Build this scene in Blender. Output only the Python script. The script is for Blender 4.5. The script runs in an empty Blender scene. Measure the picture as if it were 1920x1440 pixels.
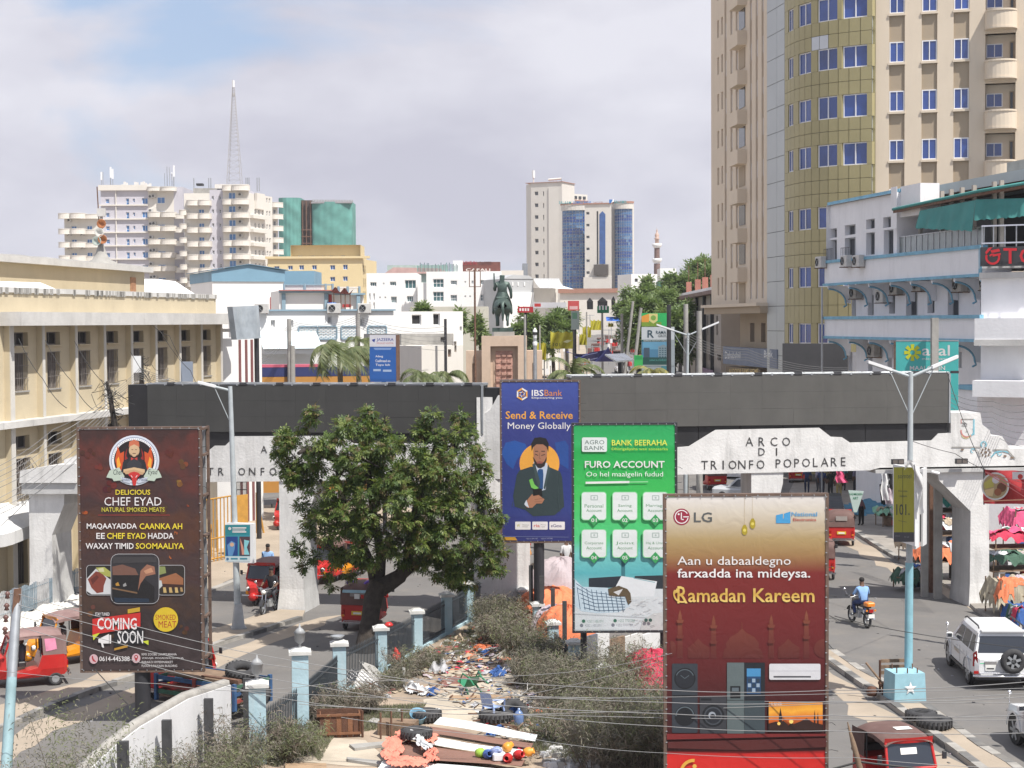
# recreated street scene, built in metres; camera at the origin looking along +Y
import bpy,math as ma,random
import numpy as np
from mathutils import Vector as V3,Matrix
random.seed(7);rng=np.random.default_rng(11)
S=bpy.context.scene
COL=S.collection
FPX=3100.0;CH=11.3;HOR=603.0;ROLL=0.006
cd=bpy.data.cameras.new('camera');cam=bpy.data.objects.new('camera',cd);COL.objects.link(cam)
S.camera=cam
cd.sensor_width=36;cd.lens=36*FPX/1920;cd.clip_start=.5;cd.clip_end=6000
PITCH=ma.atan((720-HOR)/FPX)
cam.location=(0,0,CH)
RC=(Matrix.Rotation(ma.pi/2-PITCH,3,'X')@Matrix.Rotation(-ROLL,3,'Z'))
cam.rotation_euler=RC.to_euler()
S.render.resolution_x=1024;S.render.resolution_y=768
S.view_settings.view_transform='Standard';S.view_settings.look='None'
S.view_settings.gamma=1;S.view_settings.exposure=0.36
S.view_settings.use_curve_mapping=False
SUN_EL=ma.radians(58);SUN_AZ=ma.radians(42)
sdir=V3((ma.sin(SUN_AZ)*ma.cos(SUN_EL),-ma.cos(SUN_AZ)*ma.cos(SUN_EL),ma.sin(SUN_EL)))
W=bpy.data.worlds.new('World');S.world=W;W.use_nodes=True
wn=W.node_tree;wn.nodes.clear()
def wnode(t,**k):
 n=wn.nodes.new(t)
 for a,b in k.items():setattr(n,a,b)
 return n
sky=wnode('ShaderNodeTexSky',sky_type='NISHITA');sky.sun_disc=False
sky.sun_elevation=SUN_EL;sky.sun_rotation=ma.atan2(sdir.x,sdir.y);sky.altitude=10;sky.dust_density=1.5
tc=wnode('ShaderNodeTexCoord')
mp=wnode('ShaderNodeMapping');mp.inputs['Scale'].default_value=(1,1,2.6);mp.inputs['Location'].default_value=(6.42,1.9,7.48)
wn.links.new(tc.outputs['Generated'],mp.inputs['Vector'])
n1=wnode('ShaderNodeTexNoise');n1.inputs['Scale'].default_value=3.0;n1.inputs['Detail'].default_value=9;n1.inputs['Roughness'].default_value=.52;n1.inputs['Distortion'].default_value=.35
n2=wnode('ShaderNodeTexNoise');n2.inputs['Scale'].default_value=5.5;n2.inputs['Detail'].default_value=7;n2.inputs['Roughness'].default_value=.5
mp2=wnode('ShaderNodeMapping');mp2.inputs['Location'].default_value=(5.16,2.56,.57);mp2.inputs['Scale'].default_value=(1,1,2.2)
wn.links.new(tc.outputs['Generated'],mp2.inputs['Vector'])
wn.links.new(mp.outputs[0],n1.inputs['Vector']);wn.links.new(mp2.outputs[0],n2.inputs['Vector'])
cr=wnode('ShaderNodeValToRGB');cr.color_ramp.elements[0].position=.40;cr.color_ramp.elements[0].color=(0.12,0.12,0.12,1)
cr.color_ramp.elements[1].position=.50;cr.color_ramp.elements[1].color=(1,1,1,1)
cc=wnode('ShaderNodeValToRGB');cc.color_ramp.elements[0].position=.36;cc.color_ramp.elements[0].color=(5.2,5.2,6.1,1)
cc.color_ramp.elements[1].position=.64;cc.color_ramp.elements[1].color=(7.2,7.2,7.9,1)
wn.links.new(n1.outputs[0],cr.inputs[0]);wn.links.new(n2.outputs[0],cc.inputs[0])
mix=wnode('ShaderNodeMix',data_type='RGBA')
wn.links.new(cr.outputs[0],mix.inputs[0])
sk2=wnode('ShaderNodeMix',data_type='RGBA');sk2.inputs[0].default_value=.55;sk2.inputs[7].default_value=(4.6,6.1,8.8,1)
wn.links.new(sky.outputs[0],sk2.inputs[6])
wn.links.new(sk2.outputs[2],mix.inputs[6]);wn.links.new(cc.outputs[0],mix.inputs[7])
bg=wnode('ShaderNodeBackground');bg.inputs[1].default_value=.088
wo=wnode('ShaderNodeOutputWorld');wn.links.new(mix.outputs[2],bg.inputs[0]);wn.links.new(bg.outputs[0],wo.inputs[0])
sl=bpy.data.lights.new('sun','SUN');sl.energy=5.0;sl.angle=ma.radians(.6);sl.color=(1,.955,.88)
so=bpy.data.objects.new('sun',sl);COL.objects.link(so);so.rotation_euler=(-sdir).to_track_quat('-Z','Y').to_euler();so.location=(40,-40,80)
def ray(x,y):
 v=RC@V3(((x-960)/FPX,(720-y)/FPX,-1));return v/v.y
def P(x,y,d):
 v=ray(x,y);return V3((v.x*d,d,CH+v.z*d))
def G(x,y,z=0):
 v=ray(x,y);t=(z-CH)/v.z;return V3((v.x*t,t,z))
def terr(d):
 t=max(0,min(1,(d-120)/330));return 10.6*t
def XY(x,d):
 v=ray(x,HOR);return V3((v.x*d,d,0))
class Fac:
 """vertical plane through two picture columns at two distances"""
 def __init__(s,a,b):
  s.A=XY(*a);s.B=XY(*b);t=(s.B-s.A);s.L=t.length;s.t=t.normalized();s.n=V3((s.t.y,-s.t.x,0))
 def uz(s,x,y):
  v=ray(x,y);k=s.A.dot(s.n)/v.dot(s.n);p=v*k;return((p-s.A).dot(s.t),CH+p.z)
 def pt(s,u,z,o=0):
  q=s.A+s.t*u+s.n*o;return V3((q.x,q.y,z))
 def P(s,x,y,o=0):
  u,z=s.uz(x,y);return s.pt(u,z,o)
MATS={}
def mat(name,rgb,rough=.8,var=.12,scale=1.5,bump=0,metal=0,streak=0,dirt=None,spec=None,trans=0,emit=0,detail=5):
 if name in MATS:return MATS[name]
 m=bpy.data.materials.new(name);m.use_nodes=True;nt=m.node_tree;N=nt.nodes;L=nt.links
 b=N['Principled BSDF'];b.inputs['Roughness'].default_value=rough;b.inputs['Metallic'].default_value=metal
 if spec is not None:b.inputs['Specular IOR Level'].default_value=spec
 b.inputs['Base Color'].default_value=(*rgb,1)
 src=None
 if var or streak or bump or dirt:
  g=N.new('ShaderNodeNewGeometry')
  no=N.new('ShaderNodeTexNoise');no.inputs['Scale'].default_value=scale;no.inputs['Detail'].default_value=detail;no.inputs['Roughness'].default_value=.62
  L.new(g.outputs['Position'],no.inputs['Vector'])
 if var:
  r=N.new('ShaderNodeValToRGB');r.color_ramp.elements[0].position=.3;r.color_ramp.elements[1].position=.7
  lo=[c*(1-var)for c in rgb];hi=[min(1,c*(1+var*.6))for c in rgb]
  r.color_ramp.elements[0].color=(*lo,1);r.color_ramp.elements[1].color=(*hi,1)
  L.new(no.outputs[0],r.inputs[0]);src=r.outputs[0]
 if streak or dirt:
  mpn=N.new('ShaderNodeMapping');mpn.inputs['Scale'].default_value=(2.2,2.2,.35)if streak else(1,1,1)
  L.new(g.outputs['Position'],mpn.inputs[0])
  n3=N.new('ShaderNodeTexNoise');n3.inputs['Scale'].default_value=.9;n3.inputs['Detail'].default_value=8;n3.inputs['Roughness'].default_value=.7
  L.new(mpn.outputs[0],n3.inputs['Vector'])
  r2=N.new('ShaderNodeValToRGB');r2.color_ramp.elements[0].position=.5;r2.color_ramp.elements[1].position=.78
  r2.color_ramp.elements[0].color=(0,0,0,1);v=streak or.5;r2.color_ramp.elements[1].color=(v,v,v,1)
  L.new(n3.outputs[0],r2.inputs[0])
  mx=N.new('ShaderNodeMix');mx.data_type='RGBA';L.new(r2.outputs[0],mx.inputs[0])
  if src:L.new(src,mx.inputs[6])
  else:mx.inputs[6].default_value=(*rgb,1)
  dc=dirt or tuple(c*.45 for c in rgb);mx.inputs[7].default_value=(*dc,1);src=mx.outputs[2]
 if src:L.new(src,b.inputs['Base Color'])
 if bump:
  bp=N.new('ShaderNodeBump');bp.inputs['Strength'].default_value=bump;bp.inputs['Distance'].default_value=.03
  nb=N.new('ShaderNodeTexNoise');nb.inputs['Scale'].default_value=scale*9;nb.inputs['Detail'].default_value=4
  L.new(g.outputs['Position'],nb.inputs['Vector']);L.new(nb.outputs[0],bp.inputs['Height']);L.new(bp.outputs[0],b.inputs['Normal'])
 if trans:
  t=N.new('ShaderNodeBsdfTranslucent');t.inputs[0].default_value=(min(1,rgb[0]*1.5),min(1,rgb[1]*1.6),rgb[2],1)
  ms=N.new('ShaderNodeMixShader');ms.inputs[0].default_value=trans
  L.new(b.outputs[0],ms.inputs[1]);L.new(t.outputs[0],ms.inputs[2]);L.new(ms.outputs[0],N['Material Output'].inputs[0])
 MATS[name]=m;return m
def srgb(r,g,b):
 f=lambda c:(c/255/12.92)if c<=10 else((c/255+.055)/1.055)**2.4
 return(f(r),f(g),f(b))
def ink(r,g,b,rough=.55):
 n='print_%d_%d_%d'%(r,g,b)
 return mat(n,[c*.82 for c in srgb(r,g,b)],rough,var=.10,scale=.8,bump=.2)
ORG={}
class MB:
 def __init__(s):s.v=[];s.f=[];s.m=[];s.sm=[];s.mats=[]
 def mi(s,m):
  if m not in s.mats:s.mats.append(m)
  return s.mats.index(m)
 def face(s,pts,m,sm=False):
  b=len(s.v);s.v+=[tuple(p)for p in pts];s.f.append(tuple(range(b,b+len(pts))));s.m.append(s.mi(m));s.sm.append(sm);return s
 def raw(s,vs,fs,m,sm=False):
  b=len(s.v);s.v+=[tuple(p)for p in vs];i=s.mi(m)
  for f in fs:s.f.append(tuple(b+k for k in f));s.m.append(i);s.sm.append(sm)
  return s
 def obox(s,o,a,b,c,m):
  o,a,b,c=map(V3,(o,a,b,c));vs=[o,o+a,o+a+b,o+b,o+c,o+a+c,o+a+b+c,o+b+c]
  fs=[(0,3,2,1),(4,5,6,7),(0,1,5,4),(1,2,6,5),(2,3,7,6),(3,0,4,7)]
  if a.cross(b).dot(c)<0:fs=[f[::-1]for f in fs]
  return s.raw(vs,fs,m)
 def box(s,lo,hi,m):
  return s.obox(lo,(hi[0]-lo[0],0,0),(0,hi[1]-lo[1],0),(0,0,hi[2]-lo[2]),m)
 def cbox(s,c,d,m,rz=0,taper=1):
  x,y,z=d[0]/2,d[1]/2,d[2];ca,sa=ma.cos(rz),ma.sin(rz)
  vs=[]
  for k,zz in((1,0),(taper,z)):
   for X,Y in((-x,-y),(x,-y),(x,y),(-x,y)):
    X*=k;Y*=k;vs.append((c[0]+X*ca-Y*sa,c[1]+X*sa+Y*ca,c[2]+zz))
  return s.raw(vs,[(0,3,2,1),(4,5,6,7),(0,1,5,4),(1,2,6,5),(2,3,7,6),(3,0,4,7)],m)
 def bbox(s,lo,hi,m,bv=.03):
  x0,y0,z0=lo;x1,y1,z1=hi;b=bv
  ring=lambda z,i:[(x0+b+i,y0+i,z),(x1-b-i,y0+i,z),(x1-i,y0+b+i,z),(x1-i,y1-b-i,z),(x1-b-i,y1-i,z),(x0+b+i,y1-i,z),(x0+i,y1-b-i,z),(x0+i,y0+b+i,z)]
  vs=ring(z0,0)+ring(z1-b,0)+ring(z1,b*.7);fs=[tuple(range(7,-1,-1)),tuple(range(16,24))]
  for k in(0,8):
   for i in range(8):j=(i+1)%8;fs.append((k+i,k+j,k+8+j,k+8+i))
  return s.raw(vs,fs,m)
 def cyl(s,p0,p1,r0,m,r1=None,n=10,caps=True):
  p0,p1=V3(p0),V3(p1);r1=r0 if r1 is None else r1
  d=(p1-p0).normalized();a=d.orthogonal().normalized();b=d.cross(a)
  vs=[];fs=[]
  for p,r in((p0,r0),(p1,r1)):
   for i in range(n):
    t=2*ma.pi*i/n;vs.append(p+a*(r*ma.cos(t))+b*(r*ma.sin(t)))
  for i in range(n):j=(i+1)%n;fs.append((i,j,n+j,n+i))
  s.raw(vs,fs,m,True)
  if caps:
   s.face(vs[:n][::-1],m);s.face(vs[n:],m)
  return s
 def tube(s,pts,r,m,n=6):
  pts=[V3(p)for p in pts];R=r if hasattr(r,'__len__')else[r]*len(pts)
  vs=[];fs=[];a=None
  for k,p in enumerate(pts):
   d=(pts[min(k+1,len(pts)-1)]-pts[max(k-1,0)]).normalized()
   if a is None:a=d.orthogonal().normalized()
   a=(a-d*a.dot(d)).normalized();b=d.cross(a)
   for i in range(n):
    t=2*ma.pi*i/n;vs.append(p+a*(R[k]*ma.cos(t))+b*(R[k]*ma.sin(t)))
  for k in range(len(pts)-1):
   for i in range(n):j=(i+1)%n;fs.append((k*n+i,k*n+j,(k+1)*n+j,(k+1)*n+i))
  s.raw(vs,fs,m,True);s.face(vs[:n][::-1],m);s.face(vs[-n:],m);return s
 def lathe(s,prof,c,m,n=16,axis='z',sm=True,squash=1):
  vs=[];fs=[];K=len(prof)
  for r,h in prof:
   for i in range(n):
    t=2*ma.pi*i/n;x,y=r*ma.cos(t),r*ma.sin(t)*squash
    if axis=='z':q=(c[0]+x,c[1]+y,c[2]+h)
    elif axis=='x':q=(c[0]+h,c[1]+x,c[2]+y)
    else:q=(c[0]+x,c[1]+h,c[2]+y)
    vs.append(q)
  for k in range(K-1):
   for i in range(n):j=(i+1)%n;fs.append((k*n+i,k*n+j,(k+1)*n+j,(k+1)*n+i)if axis!='y'else(k*n+j,k*n+i,(k+1)*n+i,(k+1)*n+j))
  return s.raw(vs,fs,m,sm)
 def torus(s,c,R,r,m,axis='x',n=20,k=8):
  prof=[(R+r*ma.cos(2*ma.pi*i/k),r*ma.sin(2*ma.pi*i/k))for i in range(k+1)]
  return s.lathe(prof,c,m,n,axis)
 def grid(s,fn,nu,nv,m,sm=True):
  vs=[fn(i/nu,j/nv)for j in range(nv+1)for i in range(nu+1)]
  fs=[(j*(nu+1)+i,j*(nu+1)+i+1,(j+1)*(nu+1)+i+1,(j+1)*(nu+1)+i)for j in range(nv)for i in range(nu)]
  return s.raw(vs,fs,m,sm)
 def prism(s,front,back,m):
  n=len(front);s.face(front,m);s.face(back[::-1],m)
  for i in range(n):j=(i+1)%n;s.face([front[j],front[i],back[i],back[j]],m)
  return s
 def fbox(s,F,u0,u1,z0,z1,o0,o1,m):
  return s.obox(F.pt(u0,z0,o0),F.t*(u1-u0),F.n*(o1-o0),(0,0,z1-z0),m)
 def build(s,name,parent=None,origin=None):
  if parent is not None:o=ORG[parent.name]
  elif origin is not None:o=V3(origin)
  elif s.v:
   a=np.array(s.v);lo=a.min(0);hi=a.max(0);o=V3(((lo[0]+hi[0])/2,(lo[1]+hi[1])/2,lo[2]))
  else:o=V3()
  me=bpy.data.meshes.new(name);me.from_pydata([(p[0]-o.x,p[1]-o.y,p[2]-o.z)for p in s.v],[],s.f)
  for m in s.mats:me.materials.append(m)
  me.polygons.foreach_set('material_index',s.m);me.polygons.foreach_set('use_smooth',s.sm)
  me.update()
  ob=bpy.data.objects.new(name,me);COL.objects.link(ob)
  if parent is not None:ob.parent=parent
  else:ob.location=o
  ORG[ob.name]=o;return ob
def npmesh(name,verts,quads,mats,mi=None,parent=None,origin=None,nper=4):
 """fast mesh from numpy arrays: verts (N,3), quads (M,nper)"""
 o=ORG[parent.name]if parent is not None else V3(origin if origin is not None else(0,0,0))
 v=np.asarray(verts,dtype=np.float32)-np.array(o,dtype=np.float32)
 q=np.asarray(quads,dtype=np.int32);M=len(q)
 me=bpy.data.meshes.new(name);me.vertices.add(len(v));me.vertices.foreach_set('co',v.ravel())
 me.loops.add(M*nper);me.loops.foreach_set('vertex_index',q.ravel())
 me.polygons.add(M);me.polygons.foreach_set('loop_start',np.arange(0,M*nper,nper,dtype=np.int32))
 for m in mats:me.materials.append(m)
 if mi is not None:me.polygons.foreach_set('material_index',np.asarray(mi,dtype=np.int32))
 me.update(calc_edges=True)
 ob=bpy.data.objects.new(name,me);COL.objects.link(ob)
 if parent is not None:ob.parent=parent
 else:ob.location=o
 ORG[ob.name]=o;return ob
def tag(o,label=None,cat=None,group=None,kind=None):
 if label:o['label']=label
 if cat:o['category']=cat
 if group:o['group']=group
 if kind:o['kind']=kind
 return o
def thing(name,label,cat,loc,group=None):
 o=bpy.data.objects.new(name,None);COL.objects.link(o);o.location=loc;o.empty_display_size=.3
 ORG[o.name]=V3(loc);return tag(o,label,cat,group)
def copy_tree(o,parent=None,kids=None):
 if kids is None:
  kids={}
  for x in COL.objects:
   if x.parent:kids.setdefault(x.parent.name,[]).append(x)
 c=o.copy();COL.objects.link(c)
 if parent is not None:c.parent=parent
 ORG[c.name]=ORG.get(o.name,V3())
 for ch in kids.get(o.name,[]):copy_tree(ch,c,kids)
 return c
def place(o,loc,rz=0,sc=None):
 o.location=loc;o.rotation_euler=(0,0,rz)
 if sc:o.scale=(sc,sc,sc)
 ORG[o.name]=V3(loc);return o
_tc=bpy.data.curves.new('lettering_curve','FONT');_to=bpy.data.objects.new('lettering_curve',_tc);COL.objects.link(_to)
TXT={}
def textmesh(s,bold=0,shear=0,spacing=1):
 k=(s,bold,shear,spacing)
 if k in TXT:return TXT[k]
 _tc.body=s;_tc.offset=bold*.3;_tc.shear=shear;_tc.resolution_u=2;_tc.space_character=spacing;_tc.size=1
 dg=bpy.context.evaluated_depsgraph_get();dg.update();e=_to.evaluated_get(dg);me=e.to_mesh()
 v=[(p.co.x,p.co.y)for p in me.vertices];f=[tuple(p.vertices)for p in me.polygons];e.to_mesh_clear()
 xs=[a for a,b in v];ys=[b for a,b in v]
 x0,x1,y0,y1=min(xs),max(xs),min(ys),max(ys)
 v=[((a-x0)/(x1-x0),(b-y0)/(y1-y0))for a,b in v]
 TXT[k]=(v,f,(x1-x0)/(y1-y0));return TXT[k]
class Print:
 """flat print laid on a plane; picture coordinates, layers 3 mm apart"""
 def __init__(s,F,o=.004):s.F=F;s.mb=MB();s.o=o;s.k=0
 def lay(s):s.k+=1;return s.o+.0006*s.k
 def poly(s,pts,m,o=None):
  o=s.lay()if o is None else o;s.mb.face([s.F.P(x,y,o)for x,y in pts][::-1],m);return s
 def rect(s,x0,y0,x1,y1,m,o=None):return s.poly([(x0,y0),(x1,y0),(x1,y1),(x0,y1)],m,o)
 def rrect(s,x0,y0,x1,y1,r,m,o=None):
  pts=[]
  for cx,cy,a in((x1-r,y0+r,-90),(x1-r,y1-r,0),(x0+r,y1-r,90),(x0+r,y0+r,180)):
   for i in range(5):t=ma.radians(a+i*22.5);pts.append((cx+r*ma.cos(t),cy+r*ma.sin(t)))
  return s.poly(pts,m,o)
 def disc(s,cx,cy,r,m,ry=None,n=24,a0=0,a1=360,o=None):
  ry=ry or r;full=(a1-a0)>=360
  pts=[(cx+r*ma.cos(ma.radians(a0+(a1-a0)*i/n)),cy+ry*ma.sin(ma.radians(a0+(a1-a0)*i/n)))for i in range(n if full else n+1)]
  return s.poly(pts,m,o)
 def ring(s,cx,cy,r0,r1,m,a0=0,a1=360,n=28):
  o=s.lay()
  for i in range(n):
   t0=ma.radians(a0+(a1-a0)*i/n);t1=ma.radians(a0+(a1-a0)*(i+1)/n)
   s.poly([(cx+r1*ma.cos(t0),cy+r1*ma.sin(t0)),(cx+r1*ma.cos(t1),cy+r1*ma.sin(t1)),(cx+r0*ma.cos(t1),cy+r0*ma.sin(t1)),(cx+r0*ma.cos(t0),cy+r0*ma.sin(t0))],m,o)
  return s
 def line(s,pts,w,m):
  o=s.lay()
  for(xa,ya),(xb,yb)in zip(pts[:-1],pts[1:]):
   L=ma.hypot(xb-xa,yb-ya)or 1;nx,ny=-(yb-ya)/L*w/2,(xb-xa)/L*w/2
   s.poly([(xa+nx,ya+ny),(xa-nx,ya-ny),(xb-nx,yb-ny),(xb+nx,yb+ny)][::-1],m,o)
  return s
 def text(s,t,x0,y0,x1,y1,m,bold=0,shear=0,spacing=1,dy=0):
  v,f,_=textmesh(t,bold,shear,spacing);o=s.lay()
  vs=[s.F.P(x0+a*(x1-x0),y1+(y0-y1)*b+dy*a,o)for a,b in v];s.mb.raw(vs,f,m);return s
 def build(s,name,parent):return s.mb.build(name,parent)
m_white=mat('white_plaster',(.60,.60,.60),.85,.08,.6,bump=.15,streak=.25,dirt=(.33,.32,.30))
m_archw=mat('arch_whitewash',(.66,.655,.645),.9,.12,1.3,bump=.4,streak=.6,dirt=(.24,.235,.225))
m_dk=mat('dark_opening',(.02,.02,.022),.6,0)
m_gd=mat('dark_glass',(.03,.035,.045),.12,0,spec=.8)
m_glass_blue=mat('blue_glass',(.035,.10,.30),.12,.25,.7,spec=.9)
m_st=mat('galvanised_steel',(.42,.44,.46),.45,.15,4,metal=.6)
m_rs=mat('rusty_steel',(.16,.085,.055),.8,.4,6)
m_bk=mat('black_metal',(.03,.03,.035),.5,.2,3)
m_wood=mat('weathered_wood',(.22,.15,.10),.85,.35,4,bump=.3)
m_ru=mat('rubber',(.045,.045,.048),.85,.25,8,bump=.3)
m_ch=mat('chrome',(.75,.75,.77),.18,0,metal=1)
m_wp=mat('white_paint',(.72,.73,.74),.4,.05,2)
m_co=mat('concrete',(.33,.32,.30),.9,.22,1.6,bump=.3,streak=.4)
m_cable=mat('cable_grey',(.17,.17,.17),.6,0)
m_cd=mat('cable_black',(.03,.03,.03),.6,0)
m_asph=mat('dusty_asphalt',(.150,.143,.137),.92,.14,.35,bump=.25,dirt=(.225,.20,.17),detail=9)
m_sand=mat('pale_sand',(.36,.30,.235),.95,.16,.5,bump=.35,dirt=(.30,.25,.20),detail=9)
m_kerb_l=mat('kerb_pale',(.34,.325,.30),.9,.25,2.5,bump=.3,dirt=(.22,.2,.18))
m_kerb_d=mat('kerb_dark',(.15,.148,.145),.9,.35,2.5,bump=.3,dirt=(.30,.27,.23))
m_pave=mat('worn_pavement',(.30,.275,.245),.93,.22,.8,bump=.3,dirt=(.16,.145,.13),detail=9)
m_park=mat('park_dirt',(.36,.285,.215),.95,.28,.6,bump=.4,dirt=(.17,.13,.10),detail=10)
b=MB();ys=[-60,0,40,80,120,160,200,260,320,380,450,700,1200,2600]
for a,c in zip(ys[:-1],ys[1:]):
 for x0,x1 in((-1500,-60),(-60,60),(60,1500)):
  b.face([(x0,a,terr(a)-.02),(x1,a,terr(a)-.02),(x1,c,terr(c)-.02),(x0,c,terr(c)-.02)],m_sand)
tag(b.build('ground'),kind='structure')
b=MB();b.face([(-60,20,.004),(60,20,.004),(60,118,.004),(-60,118,.004)],m_asph)
tag(b.build('road'),kind='structure')
b=MB();prev=None
for d in(110,150,200,260,330,400,450,560,700):
 xc={110:16,150:18.5,200:19,260:20,330:22,400:25,450:26,560:32,700:38}[d];w=7.5
 cur=((xc-w,d,terr(d)+.03),(xc+w,d,terr(d)+.03))
 if prev:b.face([prev[0],prev[1],cur[1],cur[0]],m_asph)
 prev=cur
tag(b.build('far_street'),kind='structure')
def jag(pts,step=1.1,amp=.16,seed=0):
 r=random.Random(seed);out=[]
 for p,q in zip(pts,pts[1:]+pts[:1]):
  n=max(1,int((q-p).length/step))
  for i in range(n):
   w=p.lerp(q,i/n);out.append(V3((w.x+r.uniform(-amp,amp),w.y+r.uniform(-amp,amp)*2,w.z)))
 return out
def flat(name,px,m,z,jagged=0,seed=0):
 pts=[G(x,y,0)for x,y in px]
 for p in pts:p.z=z
 if jagged:pts=jag(pts,1.1,jagged,seed)
 b=MB();b.face(pts,m)
 me=b.build(name);return tag(me,kind='structure')
from mathutils import geometry as _geo
def slab(name,px,z,m,side=None):
 pts=[G(x,y,0)for x,y in px];b=MB()
 area=sum(p.x*q.y-q.x*p.y for p,q in zip(pts,pts[1:]+pts[:1]))
 if area<0:pts=pts[::-1]
 b.face([(p.x,p.y,z)for p in pts],m)
 for p,q in zip(pts,pts[1:]+pts[:1]):b.face([(p.x,p.y,0),(q.x,q.y,0),(q.x,q.y,z),(p.x,p.y,z)],side or m)
 return tag(b.build(name),kind='structure')
def kerb(parent,px,z=.15,w=.22,step=1.0,inward=1):
 """row of single kerb stones, black and pale in turn"""
 pts=[G(x,y,0)for x,y in px];k=0
 for p,q in zip(pts[:-1],pts[1:]):
  L=(q-p).length;n=max(1,round(L/step));t=(q-p)/n;nn=V3((-t.y,t.x,0)).normalized()*w*inward
  for i in range(n):
   b=MB();j=random.uniform(-.02,.02)
   o=p+t*i+t.normalized()*.02+nn.normalized()*j
   b.obox((o.x,o.y,.002),t-t.normalized()*.03,nn,(0,0,z+random.uniform(-.012,.012)),m_kerb_d if k%2 else m_kerb_l)
   ob=b.build('kerbstone',parent);k+=1
ISL_L=[(-70,1402),(8,1371),(105,1326),(185,1297),(253,1274),(340,1240),(422,1208),(500,1184),(567,1163),(572,1150),(525,1148),(470,1166),(380,1198),(148,1289),(8,1338),(-70,1366)]
il=slab('left_traffic_island',ISL_L,.12,m_sand,m_kerb_l)
kerb(il,ISL_L[:9],inward=1)
flat('sand_drift',[(-70,1425),(105,1340),(253,1285),(422,1218),(560,1172),(640,1150),(600,1172),(430,1240),(260,1312),(105,1375),(-70,1480)],m_sand,.008,.2,3)
flat('sand_drift',[(-70,1360),(148,1288),(380,1197),(520,1150),(500,1146),(380,1186),(148,1276),(-70,1345)],m_sand,.008,.15,4)
flat('sand_forecourt',[(250,1165),(380,1111),(437,1089),(520,1056),(600,1022),(700,985),(800,960),(760,950),(600,946),(460,950),(340,960),(120,1010)],m_sand,.009,.35,5)
kf=slab('forecourt_edge',[(300,1142),(437,1090),(445,1092),(300,1149)],.1,m_kerb_l)
flat('sand_drift',[(560,905),(940,935),(940,928),(560,900)],m_sand,.008,.3,9)
ISL_R=[(1480,1196),(1552,1246),(1637,1305),(1728,1371),(1820,1440),(1900,1500),(1985,1500),(1905,1440),(1853,1409),(1787,1361),(1737,1323),(1624,1263),(1552,1213),(1510,1185)]
ir=slab('right_traffic_island',ISL_R,.13,m_sand,m_kerb_l)
kerb(ir,ISL_R[:6],z=.16,w=.25,inward=1)
kerb(ir,ISL_R[6:],z=.14,w=.25,inward=1)
flat('sand_drift',[(1480,1205),(1552,1255),(1637,1316),(1728,1383),(1810,1440),(1880,1500),(1740,1500),(1700,1440),(1640,1380),(1585,1320),(1552,1290),(1470,1240)],m_sand,.008,.25,6)
PAV=[(1480,925),(1540,957),(1605,1004),(1637,1025),(1697,1060),(1722,1075),(1790,1110),(1830,1148),(1905,1188),(2050,1250),(2150,1100),(2000,930),(1700,885),(1500,885)]
mpv=slab('market_pavement',PAV,.13,m_pave,m_kerb_l)
kerb(mpv,PAV[:6],z=.16,w=.28,inward=1)
flat('sand_drift',[(1690,1062),(1722,1085),(1800,1130),(1850,1165),(1925,1215),(1925,1200),(1840,1145),(1730,1066)],m_sand,.008,.25,7)
flat('sand_drift',[(1605,1008),(1697,1065),(1740,1090),(1700,1088),(1620,1045),(1560,1005)],m_sand,.0085,.2,8)
PARK=[(330,1540),(425,1440),(486,1395),(545,1350),(600,1312),(655,1282),(717,1250),(782,1218),(839,1190),(881,1165),(960,1122),(985,1120),(1040,1180),(1090,1235),(1160,1300),(1230,1370),(1300,1440),(1380,1540)]
pk=slab('park_ground',PARK,.14,m_park,m_kerb_l)
m_path=mat('pale_path',(.46,.40,.32),.93,.25,.8,bump=.35,dirt=(.27,.22,.17),detail=10)
f=flat('park_path',[(860,1262),(985,1258),(1000,1330),(930,1375),(830,1370),(800,1320)],m_path,.149,.3,12)
f=flat('park_path',[(545,1440),(600,1400),(700,1392),(760,1440)],m_path,.149,.3,13)
m_rub=mat('whitewashed_rubble',(.68,.66,.62),.95,.2,1.3,bump=.8,dirt=(.42,.38,.33))
b=MB()
A=[G(x,y)for x,y in((-60,1245),(0,1213),(70,1178),(145,1140),(260,1120))]
B=[P(x,y,G(x,y2).y+1.2)for x,y,y2 in((-60,1178,1220),(0,1163,1190),(60,1143,1160),(145,1111,1122),(260,1072,1090))]
def rub(u,v):
 k=min(int(u*4),3);t=u*4-k;p=A[k].lerp(A[k+1],t);q=B[k].lerp(B[k+1],t)
 r=p.lerp(q,v);s=ma.sin(u*47+v*13)*.12+ma.sin(u*91-v*29)*.08
 return r+V3((s*.6,-abs(s),s*.7*(0 if v<.02 else 1)))
b.grid(rub,60,8,m_rub,False);bank=tag(b.build('rubble_bank'),kind='structure')
PAVL=B[:]
b=MB();zz=[p.z for p in PAVL]
for p,q in zip(PAVL[:-1],PAVL[1:]):
 b.face([p,q,q+V3((-4,9,0)),p+V3((-4,9,0))],m_pave)
tag(b.build('left_pavement'),kind='structure')
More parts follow.
